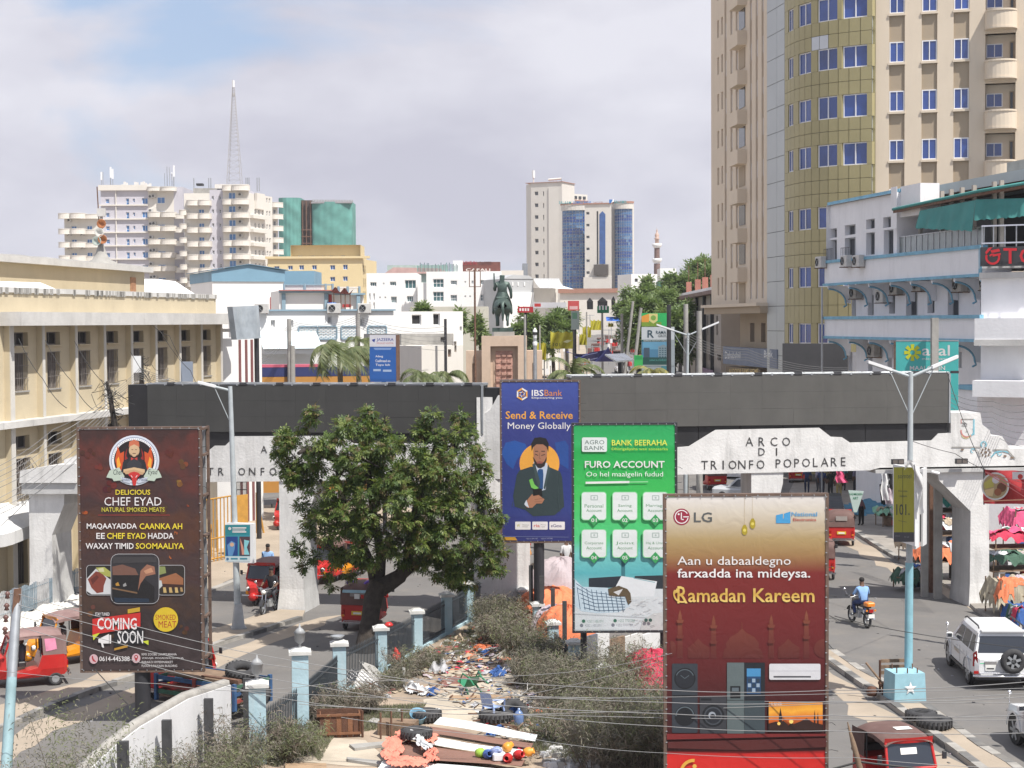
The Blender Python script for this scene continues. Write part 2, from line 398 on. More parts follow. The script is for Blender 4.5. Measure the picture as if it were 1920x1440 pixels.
def hwall(mb,F,u0,u1,z0,z1,holes,m,th=.3,o=0,rev=None):
 """sheet wall with real openings and reveals; holes=(ua,ub,za,zb)"""
 us=sorted({u0,u1,*[min(max(h[i],u0),u1)for h in holes for i in(0,1)]});zs=sorted({z0,z1,*[min(max(h[i],z0),z1)for h in holes for i in(2,3)]})
 def merge(a):
  out=[a[0]]
  for x in a[1:]:
   if x-out[-1]>1e-4:out.append(x)
  return out
 us=merge(us);zs=merge(zs)
 for j in range(len(zs)-1):
  zc=(zs[j]+zs[j+1])/2;run=None
  for i in range(len(us)):
   solid=False
   if i<len(us)-1:
    uc=(us[i]+us[i+1])/2;solid=not any(h[0]<uc<h[1]and h[2]<zc<h[3]for h in holes)
   if solid and run is None:run=us[i]
   if not solid and run is not None:
    a,c=run,us[i];mb.face([F.pt(a,zs[j],o),F.pt(c,zs[j],o),F.pt(c,zs[j+1],o),F.pt(a,zs[j+1],o)],m);run=None
 r=rev or m
 for a,c,e,g in holes:
  if th:
   mb.face([F.pt(a,e,o),F.pt(a,e,o-th),F.pt(a,g,o-th),F.pt(a,g,o)][::-1],r)
   mb.face([F.pt(c,e,o-th),F.pt(c,e,o),F.pt(c,g,o),F.pt(c,g,o-th)][::-1],r)
   mb.face([F.pt(a,e,o),F.pt(c,e,o),F.pt(c,e,o-th),F.pt(a,e,o-th)],r)
   mb.face([F.pt(a,g,o-th),F.pt(c,g,o-th),F.pt(c,g,o),F.pt(a,g,o)],r)
_WIN={}
def window(parent,F,u,z,w,h,o,pane,frame,mull=(1,0),fw=.06,name='window',pname='pane'):
 """frame mesh (part) with glass (sub-part), standing on facade F at left edge u, sill z"""
 key=(round(w,2),round(h,2),pane.name,frame.name,mull,fw)
 rz=ma.atan2(F.t.y,F.t.x)
 if key not in _WIN:
  a=MB();d=.07
  a.box((0,0,0),(w,d,fw),frame);a.box((0,0,h-fw),(w,d,h),frame)
  a.box((0,.001,fw),(fw,d,h-fw),frame);a.box((w-fw,.001,fw),(w,d,h-fw),frame)
  for i in range(mull[0]):c=w*(i+1)/(mull[0]+1);a.box((c-fw*.4,.002,fw),(c+fw*.4,d-.004,h-fw),frame)
  for i in range(mull[1]):c=h*(i+1)/(mull[1]+1);a.box((fw,.004,c-fw*.4),(w-fw,d-.008,c+fw*.4),frame)
  g=MB();g.face([(fw*.5,.045,fw*.5),(w-fw*.5,.045,fw*.5),(w-fw*.5,.045,h-fw*.5),(fw*.5,.045,h-fw*.5)],pane)
  fo=a.build(name,None,(0,0,0));go=g.build(pname,None,(0,0,0));_WIN[key]=(fo.data,go.data)
  bpy.data.objects.remove(fo);bpy.data.objects.remove(go)
 fd,gd=_WIN[key]
 fo=bpy.data.objects.new(name,fd);COL.objects.link(fo);fo.parent=parent
 p=F.pt(u,z,o);fo.location=p-ORG[parent.name];fo.rotation_euler=(0,0,rz)
 go=bpy.data.objects.new(pname,gd);COL.objects.link(go);go.parent=fo
 ORG[fo.name]=p
 return fo
def body(mb,F,u0,u1,z0,z1,depth,m,roof=None,front=False):
 a=lambda u,z,o:F.pt(u,z,o)
 if front:mb.face([a(u0,z0,0),a(u1,z0,0),a(u1,z1,0),a(u0,z1,0)],m)
 mb.face([a(u1,z0,0),a(u1,z0,-depth),a(u1,z1,-depth),a(u1,z1,0)],m)
 mb.face([a(u0,z0,-depth),a(u0,z0,0),a(u0,z1,0),a(u0,z1,-depth)],m)
 mb.face([a(u1,z0,-depth),a(u0,z0,-depth),a(u0,z1,-depth),a(u1,z1,-depth)],m)
 mb.face([a(u0,z1,0),a(u1,z1,0),a(u1,z1,-depth),a(u0,z1,-depth)],roof or m)
def simple(name,label,x0,d0,x1,d1,ytop,depth,m,wins=(),pane=None,frame=None,ybot=None,mull=(1,0),roofm=None,parapet=None,cat='building',th=.25,extra=None,fw=.08):
 """far building: facade between columns x0@d0 and x1@d1, top at picture row ytop; wins = list of (x,y,w,h) in the picture"""
 F=Fac((x0,d0),(x1,d1));zt=F.uz((x0+x1)/2,ytop)[1];zb=min(terr(min(d0,d1)),terr(max(d0,d1)))-1
 base=F.pt(F.L/2,max(zb,0),-depth/2);t=thing(name,label,cat,base)
 H=[]
 for x,y,w,h in wins:
  u0,z1=F.uz(x,y);u1,z0=F.uz(x+w,y+h);H.append((u0,u1,z0,z1))
 b=MB();hwall(b,F,0,F.L,zb,zt,H,m,th);body(b,F,0,F.L,zb,zt,depth,m,roofm)
 w=b.build('wall',t)
 for(a,c,e,g)in H:window(t,F,a,e,c-a,g-e,-th*.8,pane or m_gd,frame or m_wp,mull,fw)
 if parapet:
  p=MB();p.fbox(F,-.15,F.L+.15,zt-.05,zt+parapet[0],-.3,.12,parapet[1]);p.fbox(F,F.L-.2,F.L+.13,zt-.05,zt+parapet[0]-.003,-depth,-.303,parapet[1]);p.build('parapet',t)
 return t,F,zb,zt
m_lav=mat('lavender_plaster',(.50,.49,.545),.85,.08,.2,streak=.15)
m_cr=mat('pale_cream_plaster',(.66,.63,.58),.85,.06,.2,streak=.15)
m_bluep=mat('blue_pane',(.07,.20,.46),.2,.25,.5,spec=.8)
m_ab=mat('air_conditioner_white',(.55,.54,.52),.6,.15,6)
_AC={}
def ac(parent,p,rz,s=1.0,m=None,name='air_conditioner'):
 m=m or m_ab
 if m.name not in _AC:
  b=MB();b.bbox((-.42,-.17,0),(.42,.17,.6),m,.03)
  b.lathe([(.0,.0),(.2,.0),(.21,-.02),(.21,.0)],(-.1,-.185,.3),m_dk,14,'y')
  for k in range(4):b.cyl((-.1,-.19,.3),(-.1+.2*ma.cos(k*1.57+.7),-.19,.3+.2*ma.sin(k*1.57+.7)),.012,m_st,n=4)
  b.box((-.34,-.25,-.04),(-.3,.3,0),m_rs);b.box((.3,-.25,-.04),(.34,.3,0),m_rs)
  o=b.build(name,None,(0,0,0));_AC[m.name]=o.data;bpy.data.objects.remove(o)
 o=bpy.data.objects.new(name,_AC[m.name]);COL.objects.link(o);o.parent=parent
 o.location=V3(p)-ORG[parent.name];o.rotation_euler=(0,0,rz);o.scale=(s,s,s);return o
def balcony(parent,F,u0,u1,z,dep,h,m,slab=.25,n=10,name='balcony',o=0,rail=None):
 """half-round balcony: floor slab with a solid curved parapet"""
 b=MB();uc,r=(u0+u1)/2,(u1-u0)/2
 arc=lambda k,e:(uc-(r-e)*ma.cos(ma.pi*k/n),(dep-e)*ma.sin(ma.pi*k/n)**.6)
 out=[arc(k,0)for k in range(n+1)];inn=[arc(k,.18)for k in range(n+1)]
 for k in range(n):
  a,c=out[k],out[k+1];d,e=inn[k],inn[k+1]
  b.raw([F.pt(a[0],z,o+a[1]),F.pt(c[0],z,o+c[1]),F.pt(c[0],z+h,o+c[1]),F.pt(a[0],z+h,o+a[1])],[(0,1,2,3)],m,True)
  b.face([F.pt(d[0],z,o+d[1]),F.pt(e[0],z,o+e[1]),F.pt(e[0],z+h,o+e[1]),F.pt(d[0],z+h,o+d[1])][::-1],m)
  b.face([F.pt(a[0],z+h,o+a[1]),F.pt(c[0],z+h,o+c[1]),F.pt(e[0],z+h,o+e[1]),F.pt(d[0],z+h,o+d[1])],m)
 b.face([F.pt(a,z,o+c)for a,c in out][::-1],m);b.face([F.pt(a,z+slab,o+max(c-.02,0))for a,c in out],m)
 if h>.7:
  for zz in(z-.06,z+h-.04):
   for k in range(n):
    a,c=out[k],out[k+1]
    b.obox(F.pt(a[0],zz,o+a[1]),F.pt(c[0],zz,o+c[1])-F.pt(a[0],zz,o+a[1]),F.n*.07,(0,0,.12),m)
 return b.build(name,parent)
FL=3.25
def hotel_left():
 d=400;F=Fac((112,d),(346,d));t=thing('apartment_hotel','pale lavender apartment hotel with stacked round balconies and blue windows, left of the lattice mast','building',F.pt(F.L/2,9,-9))
 uu=lambda x:F.uz(x,450)[0];zz=lambda y:F.uz(230,y)[1]
 rows=[y for y in(377,403,428,453,478,503,528,553)]
 b=MB();H=[];W=[]
 for i,y in enumerate(rows):
  for x,w,h,dy in((199,7,8,0),(237,6,14,2),(250,4,7,-1),(267,11,11,0),(297,10,9,0)):
   if x>297:continue
   u=uu(x);z=zz(y+h/2+dy);W.append((u,z,w/7.75,h/7.75));H.append((u,u+w/7.75,z,z+h/7.75))
 top=zz(351);
 hwall(b,F,uu(190),F.L,8,top,H,m_lav,.3);body(b,F,uu(190),F.L,8,top,16,m_lav)
 b.build('wall',t)
 H2=[];W2=[];b=MB();t2=zz(408)
 for i,y in enumerate((429,454,479,504)):
  for x,w,h in((134,10,9),(163,10,10)):
   u=uu(x);z=zz(y+h/2-1);W2.append((u,z,w/7.75,h/7.75));H2.append((u,u+w/7.75,z,z+h/7.75))
 hwall(b,F,uu(121),uu(190)-.01,8,t2,H2,m_cr,.3);body(b,F,uu(121),uu(190)-.01,8,t2,14,m_cr);b.build('side_wing',t)
 for u,z,w,h in W+W2:window(t,F,u,z,w,h,-.25,m_bluep,m_wp,(1,0)if w>1 else(0,1),.1)
 b=MB();b.fbox(F,uu(279),uu(327),8,top+.01,.002,.06,m_cr);b.fbox(F,uu(190)-.4,uu(279),top-.8,top+.5,-.2,.7,m_cr);b.fbox(F,uu(218),uu(219.6),8,top-.8,.003,.35,m_cr);b.build('pilaster',t)
 b=MB()
 for y in rows:b.fbox(F,uu(190)-.3,uu(279),zz(y+9),zz(y+9)+.3,.004,.5,m_cr)
 b.build('string_course',t)
 for y in[352]+[r+24 for r in rows]:
  z=zz(y+2)-.6
  balcony(t,F,uu(278),uu(305),z,1.8,1.15 if y>352 else.9,m_cr,o=.06);balcony(t,F,uu(303),uu(333),z-.05,2.3,1.15 if y>352 else.9,m_cr,o=.06)
  if y>352:balcony(t,F,uu(328),uu(348),z-.4,1.5,1.1,m_cr,o=.0)
 for y in(403,432,457,482,507):
  z=zz(y+2)-.6
  balcony(t,F,uu(111),uu(136),z,2.0,1.2,m_cr);balcony(t,F,uu(133),uu(163),z,2.4,1.2,m_cr);balcony(t,F,uu(160),uu(188),z,1.2,1.0,m_cr)
 for k,y in enumerate(rows[:7]):
  ac(t,F.pt(uu(284),zz(y-5),.3),0,1.3);
  window(t,F,uu(296),zz(y+5),1.9,1.5,.16,m_bluep,m_wp,(1,0),.1)
  if k%2==0:ac(t,F.pt(uu(290),zz(y-6),.3),0,1.3)
 for x,y in((131,415),(155,441),(131,441),(156,466),(131,466)):ac(t,F.pt(uu(x),zz(y),.3),0,1.3)
 for x in(187,190,200,203,205,304,308,314,317,320,323):
  b=MB();h=random.uniform(3.5,5.5);p=F.pt(uu(x),top,-2-random.random()*3)
  b.cyl(p,p+V3((0,0,h)),.09,m_st,n=5)
  if x%2:b.box((p.x-.2,p.y-.15,p.z+h*.5),(p.x+.2,p.y+.15,p.z+h),m_wp)
  b.build('antenna',t)
 b=MB()
 for x in range(226,282,4):
  p=F.pt(uu(x),top,-3);b.cbox((p.x,p.y,p.z),(.5,.5,random.uniform(.5,1.6)),m_cr)
 b.build('rooftop_railing',t)
def hotel_right():
 d=385;F=Fac((348,d),(470,d));t=thing('apartment_hotel','cream and lavender apartment hotel with round balconies standing under the tall lattice mast','building',F.pt(F.L/2,9,-10))
 uu=lambda x:F.uz(x,450)[0];zz=lambda y:F.uz(420,y)[1];sc=8.05
 top=zz(356);rows=[371,396,422,448,473,498,523,548]
 H=[];W=[]
 for y in rows:
  for x,w,h in((411.5,4,7),(398,4,7),(432,9.5,8.5)):
   u=uu(x);z=zz(y+h/2);W.append((u,z,w/sc,h/sc));H.append((u,u+w/sc,z,z+h/sc))
 b=MB();hwall(b,F,uu(394),F.L,8,top,H,m_lav,.3);body(b,F,uu(394),F.L,8,top,14,m_lav);b.build('wall',t)
 for u,z,w,h in W:window(t,F,u,z,w,h,-.25,m_bluep if w>1 else m_gd,m_wp,(1,0)if w>1 else(0,1),.12)
 H=[];W=[]
 for y in rows[1:]:
  u=uu(373);z=zz(y+5);W.append((u,z,1.3,1.1));H.append((u,u+1.3,z,z+1.1))
 b=MB();hwall(b,F,0,uu(394)-.01,8,zz(362),H,m_cr,.3);body(b,F,0,uu(394)-.01,8,zz(362),12,m_cr);b.build('side_wing',t)
 for u,z,w,h in W:window(t,F,u,z,w,h,-.25,m_bluep,m_wp,(1,0),.1)
 b=MB();b.fbox(F,uu(420),F.L,8,top+1.2,.004,.8,m_cr)
 b.build('pilaster',t)
 for k,y in enumerate([356]+[r+11 for r in rows]):
  z=zz(y)-.3
  balcony(t,F,uu(419),uu(440),z,1.6,1.15,m_cr,o=.8);balcony(t,F,uu(437),uu(471),z,2.4,1.15,m_cr,o=.8)
  if k:balcony(t,F,uu(351),uu(376),z-.1,1.8,1.15,m_cr);balcony(t,F,uu(373),uu(398),z-.1,2.2,1.15,m_cr)
  if k:window(t,F,uu(431),z+1.3,1.6,1.5,.92,m_bluep,m_wp,(1,0),.1);ac(t,F.pt(uu(453),z+2.0,1.0),0,1.3)
  if k>1:balcony(t,F,uu(337),uu(353),z+.8,1.4,1.1,m_cr)
 F2=Fac((470,385),(513,398));uu2=lambda x:F2.uz(x,450)[0]
 H=[];W=[]
 for y in rows:
  for x in(478,485,492,500,505):
   u=uu2(x);z=zz(y+4);W.append((u,z,.9,1.2));H.append((u,u+.9,z,z+1.2))
 b=MB();hwall(b,F2,0,F2.L,8,zz(362),H,m_cr,.25);body(b,F2,0,F2.L,8,zz(362),10,m_cr);b.build('flank_wall',t)
 for u,z,w,h in W:window(t,F2,u,z,w,h,-.2,m_gd,m_wp,(0,1),.1)
 b=MB();b.fbox(F2,uu2(478),uu2(494),zz(390),zz(360),.004,.5,m_cr);b.build('blank_panel',t)
 for y in rows[1:]:
  b=MB();b.fbox(F2,0,uu2(496),zz(y+13),zz(y+7),.006,1.0,m_cr);b.build('balcony',t)
 F3=Fac((505,400),(523,402))
 b=MB();b.fbox(F3,0,F3.L,8,zz(371),-8,0,m_cr);b.build('corner_block',t)
 for k in range(6):
  z=zz(376+k*23);balcony(t,F3,.4,F3.L+1.2,z-.5,1.5,1.1,m_cr)
  window(t,F3,.5,z-2.6,.7,1.6,.1,m_gd,m_wp,(1,0),.08);window(t,F3,1.5,z-2.6,.7,1.6,.1,m_gd,m_wp,(1,0),.08)
 b=MB();b.fbox(F,uu(362),uu(405),zz(362),zz(352),-6,-1,m_co);b.fbox(F,uu(366),uu(378),zz(346),zz(342),-4,-2,m_dk)
 b.fbox(F,uu(401),uu(420),zz(352),zz(344),-6,-2,m_cr);b.build('rooftop_room',t)
 for x in(362,390,394,460,463,466,481,485):
  b=MB();p=F.pt(uu(x),zz(358),-2);b.cyl(p,p+V3((0,0,3.2)),.12,m_st,n=5);b.build('antenna',t)
 base=F.pt(uu(434.5),zz(348),-5);mt=thing('lattice_mast','tall tapering steel lattice communications mast rising above the apartment hotels','mast',base)
 hz=(zz(158)-zz(348));w0=1.65;w1=.22;pt=lambda k,c:base+V3((c[0]*(w0+(w1-w0)*k),c[1]*(w0+(w1-w0)*k),hz*k))
 cs=((-1,-1),(1,-1),(1,1),(-1,1));ms=mat('mast_steel',(.38,.37,.37),.6,.1,1)
 for c in cs:
  b=MB();b.cyl(pt(0,c),pt(1,c),.08,ms,.05,n=4);b.build('leg',mt)
 b=MB();ks=[0];
 while ks[-1]<.985:ks.append(ks[-1]+max(.03,.075*(1-ks[-1])))
 ks[-1]=1
 for k0,k1 in zip(ks[:-1],ks[1:]):
  for i in range(4):
   a,c=cs[i],cs[(i+1)%4];b.cyl(pt(k0,a),pt(k1,c),.03,ms,n=3,caps=False);b.cyl(pt(k1,a),pt(k1,c),.035,ms,n=3,caps=False)
 b.build('bracing',mt)
 b=MB();p=base+V3((0,0,hz));b.cyl(p,p+V3((0,0,1.6)),.3,m_wp,n=8);b.cyl(p-V3((0,0,2)),p-V3((0,0,1.3)),.4,ms,n=8);b.build('antenna',mt)
hotel_left();hotel_right()
m_net=mat('green_net',(.11,.29,.26),.9,.3,.25,detail=9)
def netted():
 F=Fac((523,470),(663,470));t=thing('netted_building','unfinished tower wrapped in green scaffold netting behind the yellow block','building',F.pt(F.L/2,9,-10))
 uu=lambda x:F.uz(x,430)[0];zz=lambda y:F.uz(600,y)[1]
 def curtain(x0,x1,y0):
  b=MB();u0,u1=uu(x0),uu(x1);L=u1-u0
  def f(u,v):
   z=8+(zz(y0)-8)*v;o=1.2*ma.sin(ma.pi*min(max(u,0),1))**.5*1.5+.04*ma.sin(u*37)+.09*ma.sin(v*50+u*9)
   return F.pt(u0+L*u,z,o)
  b.grid(f,40,40,m_net);body(b,F,u0,u1,8,zz(y0),10,m_net);return b.build('scaffold_net',t)
 curtain(523,565,371);curtain(585,661,379)
 b=MB();b.fbox(F,uu(565),uu(585),8,zz(375),-9,-.5,mat('dark_brick',(.10,.075,.07),.9,.3,1))  # even dark brown brick between the two nets
 b.build('stair_core',t)
 b=MB()
 for i in range(16):b.fbox(F,uu(565)+.05,uu(585)-.05,9+i*1.9,9.25+i*1.9,-.5,.4,m_rs)
 for x in(567,574,582):b.fbox(F,uu(x),uu(x)+.2,8,zz(376),-.3,.45,m_rs)
 b.build('scaffold',t)
 b=MB()
 for i in range(26):
  u=uu(586)+(uu(660)-uu(586))*i/25;b.fbox(F,u,u+.25,zz(379),zz(374+1*(i/25)),-.6,-.3,m_co)
 b.fbox(F,uu(585),uu(661),zz(382),zz(379),-.2,1.7,mat('grey_slab_edge',(.30,.29,.31),.9,.2,1));b.build('column_stub',t)
netted()
m_yel=mat('mustard_plaster',(.62,.51,.30),.85,.06,.2,streak=.1)
t,F,zb,zt=simple('office_block','mustard yellow block with rows of small white framed windows below the netted tower',503,330,680,330,482,10,m_yel,[(514+0,499,10,7),(540,498,9,8),(561,497,9,9),(585,497,9,8.5),(619,497,9.5,9),(643,496,9,9.5),(619,519,9.5,8.5),(643,518,9,9),(536,519,9,8),(560,519,9,8),(584,519,9,8)],m_glass_blue,m_wp)
b=MB();u=lambda x:F.uz(x,480)[0];z=lambda y:F.uz(600,y)[1]
H=[]
for x,w in((557,8),(581,8),(602,3.5),(616,7.5),(638,8)):H.append((u(x),u(x+w),z(483.5),z(478.5)))
hwall(b,F,u(545),u(676),zt,z(459.5),H,m_yel,.3,o=-1.2);
F_=Fac((503,331.2),(680,331.2));body(b,F,u(545),u(676),zt,z(459.5),9,m_yel)
b.build('upper_storey',t)
for h in H:window(t,F,h[0],h[2],h[1]-h[0],h[3]-h[2],-1.4,m_gd,m_wp,(1,0),.1)
b=MB();b.fbox(F,-.4,F.L+1.5,zt-.3,zt+.15,-1,.5,m_yel);b.build('cornice',t)
F2=Fac((680,330),(707,345));b=MB();b.fbox(F2,0,F2.L,8,zt-.4,-6,0,m_yel)
for x in(664,674):pass
b.build('side_wall',t)
for k in range(3):
 for q in(.8,2.4):window(t,F2,q,zt-3.2-k*2.6,.7,1.6,.1,m_gd,m_yel,(0,0),.08)
m_blr=mat('blue_sheet',(.17,.31,.42),.6,.12,.3)
m_br2=mat('bright_white_render',(.78,.78,.77),.8,.03,.3)
F=Fac((399,190),(533,193));t=thing('warehouse','windowless white warehouse with a shallow pale blue gable','warehouse',F.pt(F.L/2,4,-8))
zz=lambda y:F.uz(466,y)[1];uu=lambda x:F.uz(x,520)[0]
b=MB();b.fbox(F,0,F.L,2,zz(527),-14,0,m_br2);b.build('wall',t)
b=MB();out=[(-.1,zz(528)),(F.L+.1,zz(528)),(F.L+.1,zz(507.5)),(uu(466),zz(496.5)),(-.1,zz(508.5))]
b.prism([F.pt(a,c,.15)for a,c in out],[F.pt(a,c,-14)for a,c in out],m_blr);b.build('gable',t)
b=MB();b.prism([F.pt(a,c,.4)for a,c in((-.5,zz(508)),(uu(466),zz(496)),(F.L+.5,zz(507)),(F.L+.5,zz(505.8)),(uu(466),zz(494.8)),(-.5,zz(506.8)))],[F.pt(a,c,-14)for a,c in((-.5,zz(508)),(uu(466),zz(496)),(F.L+.5,zz(507)),(F.L+.5,zz(505.8)),(uu(466),zz(494.8)),(-.5,zz(506.8)))],mat('blue_trim_dark',(.11,.22,.32),.6,.1,1));b.build('roof',t)
b=MB();b.fbox(F,uu(506),uu(521),zz(581),zz(557),.002,.12,mat('red_door_paint',(.35,.04,.04),.6,.15,2));b.build('door',t)
tb,_,_,_=simple('store_building','low grey blue roofed shed right of the warehouse',533,205,590,205,508,8,m_blr)
m_tblue=mat('grey_blue_trim',(.22,.33,.41),.7,.1,1)
F=Fac((524,160),(683,162));t=thing('terrace_house','white house with grey blue pillars, balustrade roof terrace and red porch','house',F.pt(F.L/2,3,-5))
zz=lambda y:F.uz(600,y)[1];uu=lambda x:F.uz(x,560)[0]
b=MB();b.fbox(F,0,uu(623),2,zz(545),-8,0,m_br2);b.fbox(F,uu(623)+.01,F.L,2,zz(550),-8,-.3,m_br2);b.build('wall',t)
for x in(528,608,668):
 b=MB();b.fbox(F,uu(x),uu(x+7),2.5,zz(550),.003,.22,m_tblue);b.build('pillar',t)
b=MB();b.fbox(F,uu(523),uu(624),zz(549),zz(545.5),-.2,.5,m_tblue);b.fbox(F,uu(624)+.01,uu(684),zz(553),zz(549.5),-.4,.3,m_tblue);b.build('cornice',t)
b=MB();b.fbox(F,uu(523),uu(624),zz(545.4),zz(544),-.1,.7,mat('red_tile_edge',(.40,.12,.10),.8,.2,3));b.fbox(F,uu(531),uu(622),zz(535),zz(533),-.2,.2,m_tblue)
b.build('eaves',t)
for x in(531,570,609,622,633,650,672):
 b=MB();q=0 if x<625 else 5;b.fbox(F,uu(x),uu(x+3.5),zz(544+q),zz(532+q),-.2,.25,m_tblue);b.build('terrace_post',t)
bal=MB()
for x0,x1,q in((535,569,0),(574,608,0),(637,649,5),(654,671,5)):
 for i in range(int((x1-x0)/2)):
  x=x0+i*2+.3;bal.fbox(F,uu(x),uu(x+1.1),zz(543.5+q),zz(535+q),-.05,.08,m_br2)
bal.fbox(F,uu(634),uu(672),zz(539.5),zz(538),-.1,.12,m_br2)
bal.build('balustrade',t)
b=MB();b.grid(lambda u_,v_:F.pt(uu(618+38*u_),zz(549+4*u_)+.25*ma.sin(u_*14)*v_+.3*v_,.2+2.4*v_),12,3,mat('dark_red_sheet',(.22,.05,.045),.7,.3,3),False);b.build('porch_roof',t)
b=MB()
for x in(620,633,641,650):b.cyl(F.pt(uu(x),zz(581),2.3),F.pt(uu(x),zz(551),2.3),.05,m_rs,n=5)
b.fbox(F,uu(636),uu(652),zz(577),zz(571),2.0,2.2,mat('red_bench',(.4,.05,.05),.6,.1,2));b.build('porch_post',t)
b=MB();b.fbox(F,uu(616),uu(622),zz(580),zz(552),.002,.1,mat('red_door_paint',(.35,.04,.04)));b.build('door',t)
m_lat=mat('lattice_blue',(.38,.48,.54),.8,.1,2)
t,F,zb,zt=simple('shop_building','long low white building with two air conditioners on its roof edge and patterned lattice screens',484,118,738,122,581,9,m_br2,[(508,600,8,14),(542,600,8,13),(674,597,9,15),(614,593,9,14),(508,638,6,5)],m_gd,m_wp)
zz=lambda y:F.uz(600,y)[1];uu=lambda x:F.uz(x,600)[0]
b=MB();b.fbox(F,-.1,F.L+.1,zz(583),zz(580),-.1,.2,m_tblue);b.build('roof_edge',t)
for x0,x1,y0,y1 in((560,594,613,635),(596,630,613,635),(690,723,613,633),(640,668,613,635)):
 b=MB();u0,u1,z0,z1=uu(x0),uu(x1),zz(y1),zz(y0)
 for a in((u0-.08,u0),(u1,u1+.08)):b.fbox(F,a[0],a[1],z0,z1,.002,.1,m_tblue)
 b.fbox(F,u0,u1,z0-.08,z0,.002,.1,m_tblue);b.fbox(F,u0,u1,z1,z1+.08,.002,.1,m_tblue)
 n=max(2,int((u1-u0)/.28))
 for i in range(n):
  for j in range(4):
   a=u0+(u1-u0)*i/n;c=z0+(z1-z0)*j/4;w=(u1-u0)/n;h=(z1-z0)/4
   b.fbox(F,a+.03,a+w*.42,c+.03,c+h*.45,.002,.05,m_lat);b.fbox(F,a+w*.55,a+w-.02,c+h*.5,c+h-.03,.002,.05,m_lat)
 b.build('lattice_screen',t)
b=MB();b.fbox(F,uu(484),uu(585),zz(662),zz(652),1.2,1.35,m_br2);b.grid(lambda a,c:F.pt(uu(482+110*a),zz(660)-.0+1.2*(1-c)+.3,.05+1.6*c),4,3,mat('pale_blue_awning',(.60,.70,.74),.7,.08,1),False);b.build('awning',t)
for x in(489,624,681):ac(t,F.pt(uu(x),zz(587),.3),0,1.15)
b=MB();b.lathe([(0,0),(.35,0),(.35,.55),(.3,.6),(0,.62)],F.pt(uu(627),zz(583),-.6),mat('blue_plastic',(.03,.16,.45),.4,.1,2),12);tag(b.build('water_barrel'),'small blue water barrel on the roof edge of the low white building','barrel')
b=MB();F=Fac((490,100),(700,101));zz=lambda y:F.uz(600,y)[1];uu=lambda x:F.uz(x,690)[0]
b.fbox(F,0,F.L,1,zz(706),-1,0,mat('ochre_print',(.45,.22,.05),.6,.1,1));b.fbox(F,0,F.L,zz(705.5),zz(688),-1,.01,mat('navy_print',(.03,.04,.13),.5,.1,1));b.fbox(F,0,F.L*.55,zz(687.8),zz(683),-1,.02,mat('pink_print',(.55,.12,.18),.5,.1,1))
tag(b.build('shop_fascia'),'navy shop fascia with a pink and an ochre stripe just above the left screen','shop sign')
m_greenp=mat('green_pane',(.05,.13,.14),.15,.3,1,spec=.8)
wins=[(694,529,12,8),(731,528,12,8),(759,525,21,16),(733,556,11,12),(763,555,12,11),(692,550,3,12),(700,550,3,12),(692,567,3,12),(700,567,3,12),(718,530,3,3),(711,556,3,3),(721,556,3,3)]
t,F,zb,zt=simple('office_block','white office block with green tinted windows, left part behind the terrace house',688,235,782,235,512,12,m_br2,wins,m_greenp,m_wp,mull=(2,0))
wins2=[(812,523,20,16),(812,547,20,18),(845,526,12,8),(845,553,12,12),(871,527,3,3),(871,554,3,3),(880,554,3,3),(884,526,4,6),(901,525,11,8),(901,552,12,12)]
t,F,zb,zt=simple('office_block','white office block with a sign on its roof, behind the rider statue',800,232,940,232,509,12,m_br2,wins2,m_greenp,m_wp,mull=(2,1))
zz=lambda y:F.uz(850,y)[1];uu=lambda x:F.uz(x,510)[0]
b=MB();b.fbox(F,uu(868),uu(938),zt,zz(491),-5,-1,mat('brick_red',(.16,.06,.05),.8,.25,2));b.fbox(F,uu(849),uu(867),zt,zz(488),-5,-1,m_br2);b.build('rooftop_room',t)
pr=Print(F,-.95);pr.text('LOVE IN',868,489,893,496,mat('letters_crimson',(.35,.03,.05),.5,0),.02);pr.text('CAFFEE',897,490,921,496,mat('letters_dark',(.10,.05,.05),.5,0),.02);pr.text('CAFALI',873,503,919,508,mat('letters_pale',(.7,.65,.6),.5,0),.02);pr.build('lettering',t)
b=MB()
for i in range(30):
 x=782+i*2.6;b.fbox(F,uu(x),uu(x+1.2),zt,zt+.8+random.random()*.5,-.5,-.3,m_greenp if i%3 else m_net)
b.fbox(F,uu(782),uu(800),8,zt-1.5,-10,-.5,m_br2);b.build('terrace_railing',t)
tb,Fb,_,_=simple('rooftop_pavilion','green and pink roofed pavilion far behind the white office block',727,260,838,260,497,6,mat('sage_plaster',(.35,.45,.42),.8,.2,1))
b=MB();b.prism([Fb.pt(a,c,.6)for a,c in((-.5,18.9),(Fb.L+.5,18.9),(Fb.L-1,19.7),(1,19.9))],[Fb.pt(a,c,-6)for a,c in((-.5,18.9),(Fb.L+.5,18.9),(Fb.L-1,19.7),(1,19.9))],mat('pink_roof',(.5,.33,.31),.7,.15,1));b.build('roof',tb)
simple('office_block','low beige parapet building in front of the white office blocks',770,205,915,205,575,8,mat('greige_plaster',(.47,.46,.40),.85,.08,.3))
simple('shop_building','small white building with a laundry line and two dark doorways',738,140,868,142,584,7,m_br2,[(812,588,13,22),(772,590,18,19),(862,612,4,8)],m_dk,m_wp,mull=(0,0))
simple('house','grey concrete backed house wall beside the hospital billboard',752,112,850,114,626,6,m_co,[(826,632,8,10)],m_dk,m_co)
simple('house','cream house with a corrugated upper wall near the statue, turquoise post in front',790,108,868,110,648,6,m_cr,[(840,655,6,14),(852,640,4,20)],m_dk,m_rs)
F=Fac((943,225),(1048,228));t=thing('market_hall','grey metal clad hall with a curved ribbed roof behind the rider statue','hall',F.pt(F.L/2,7,-8))
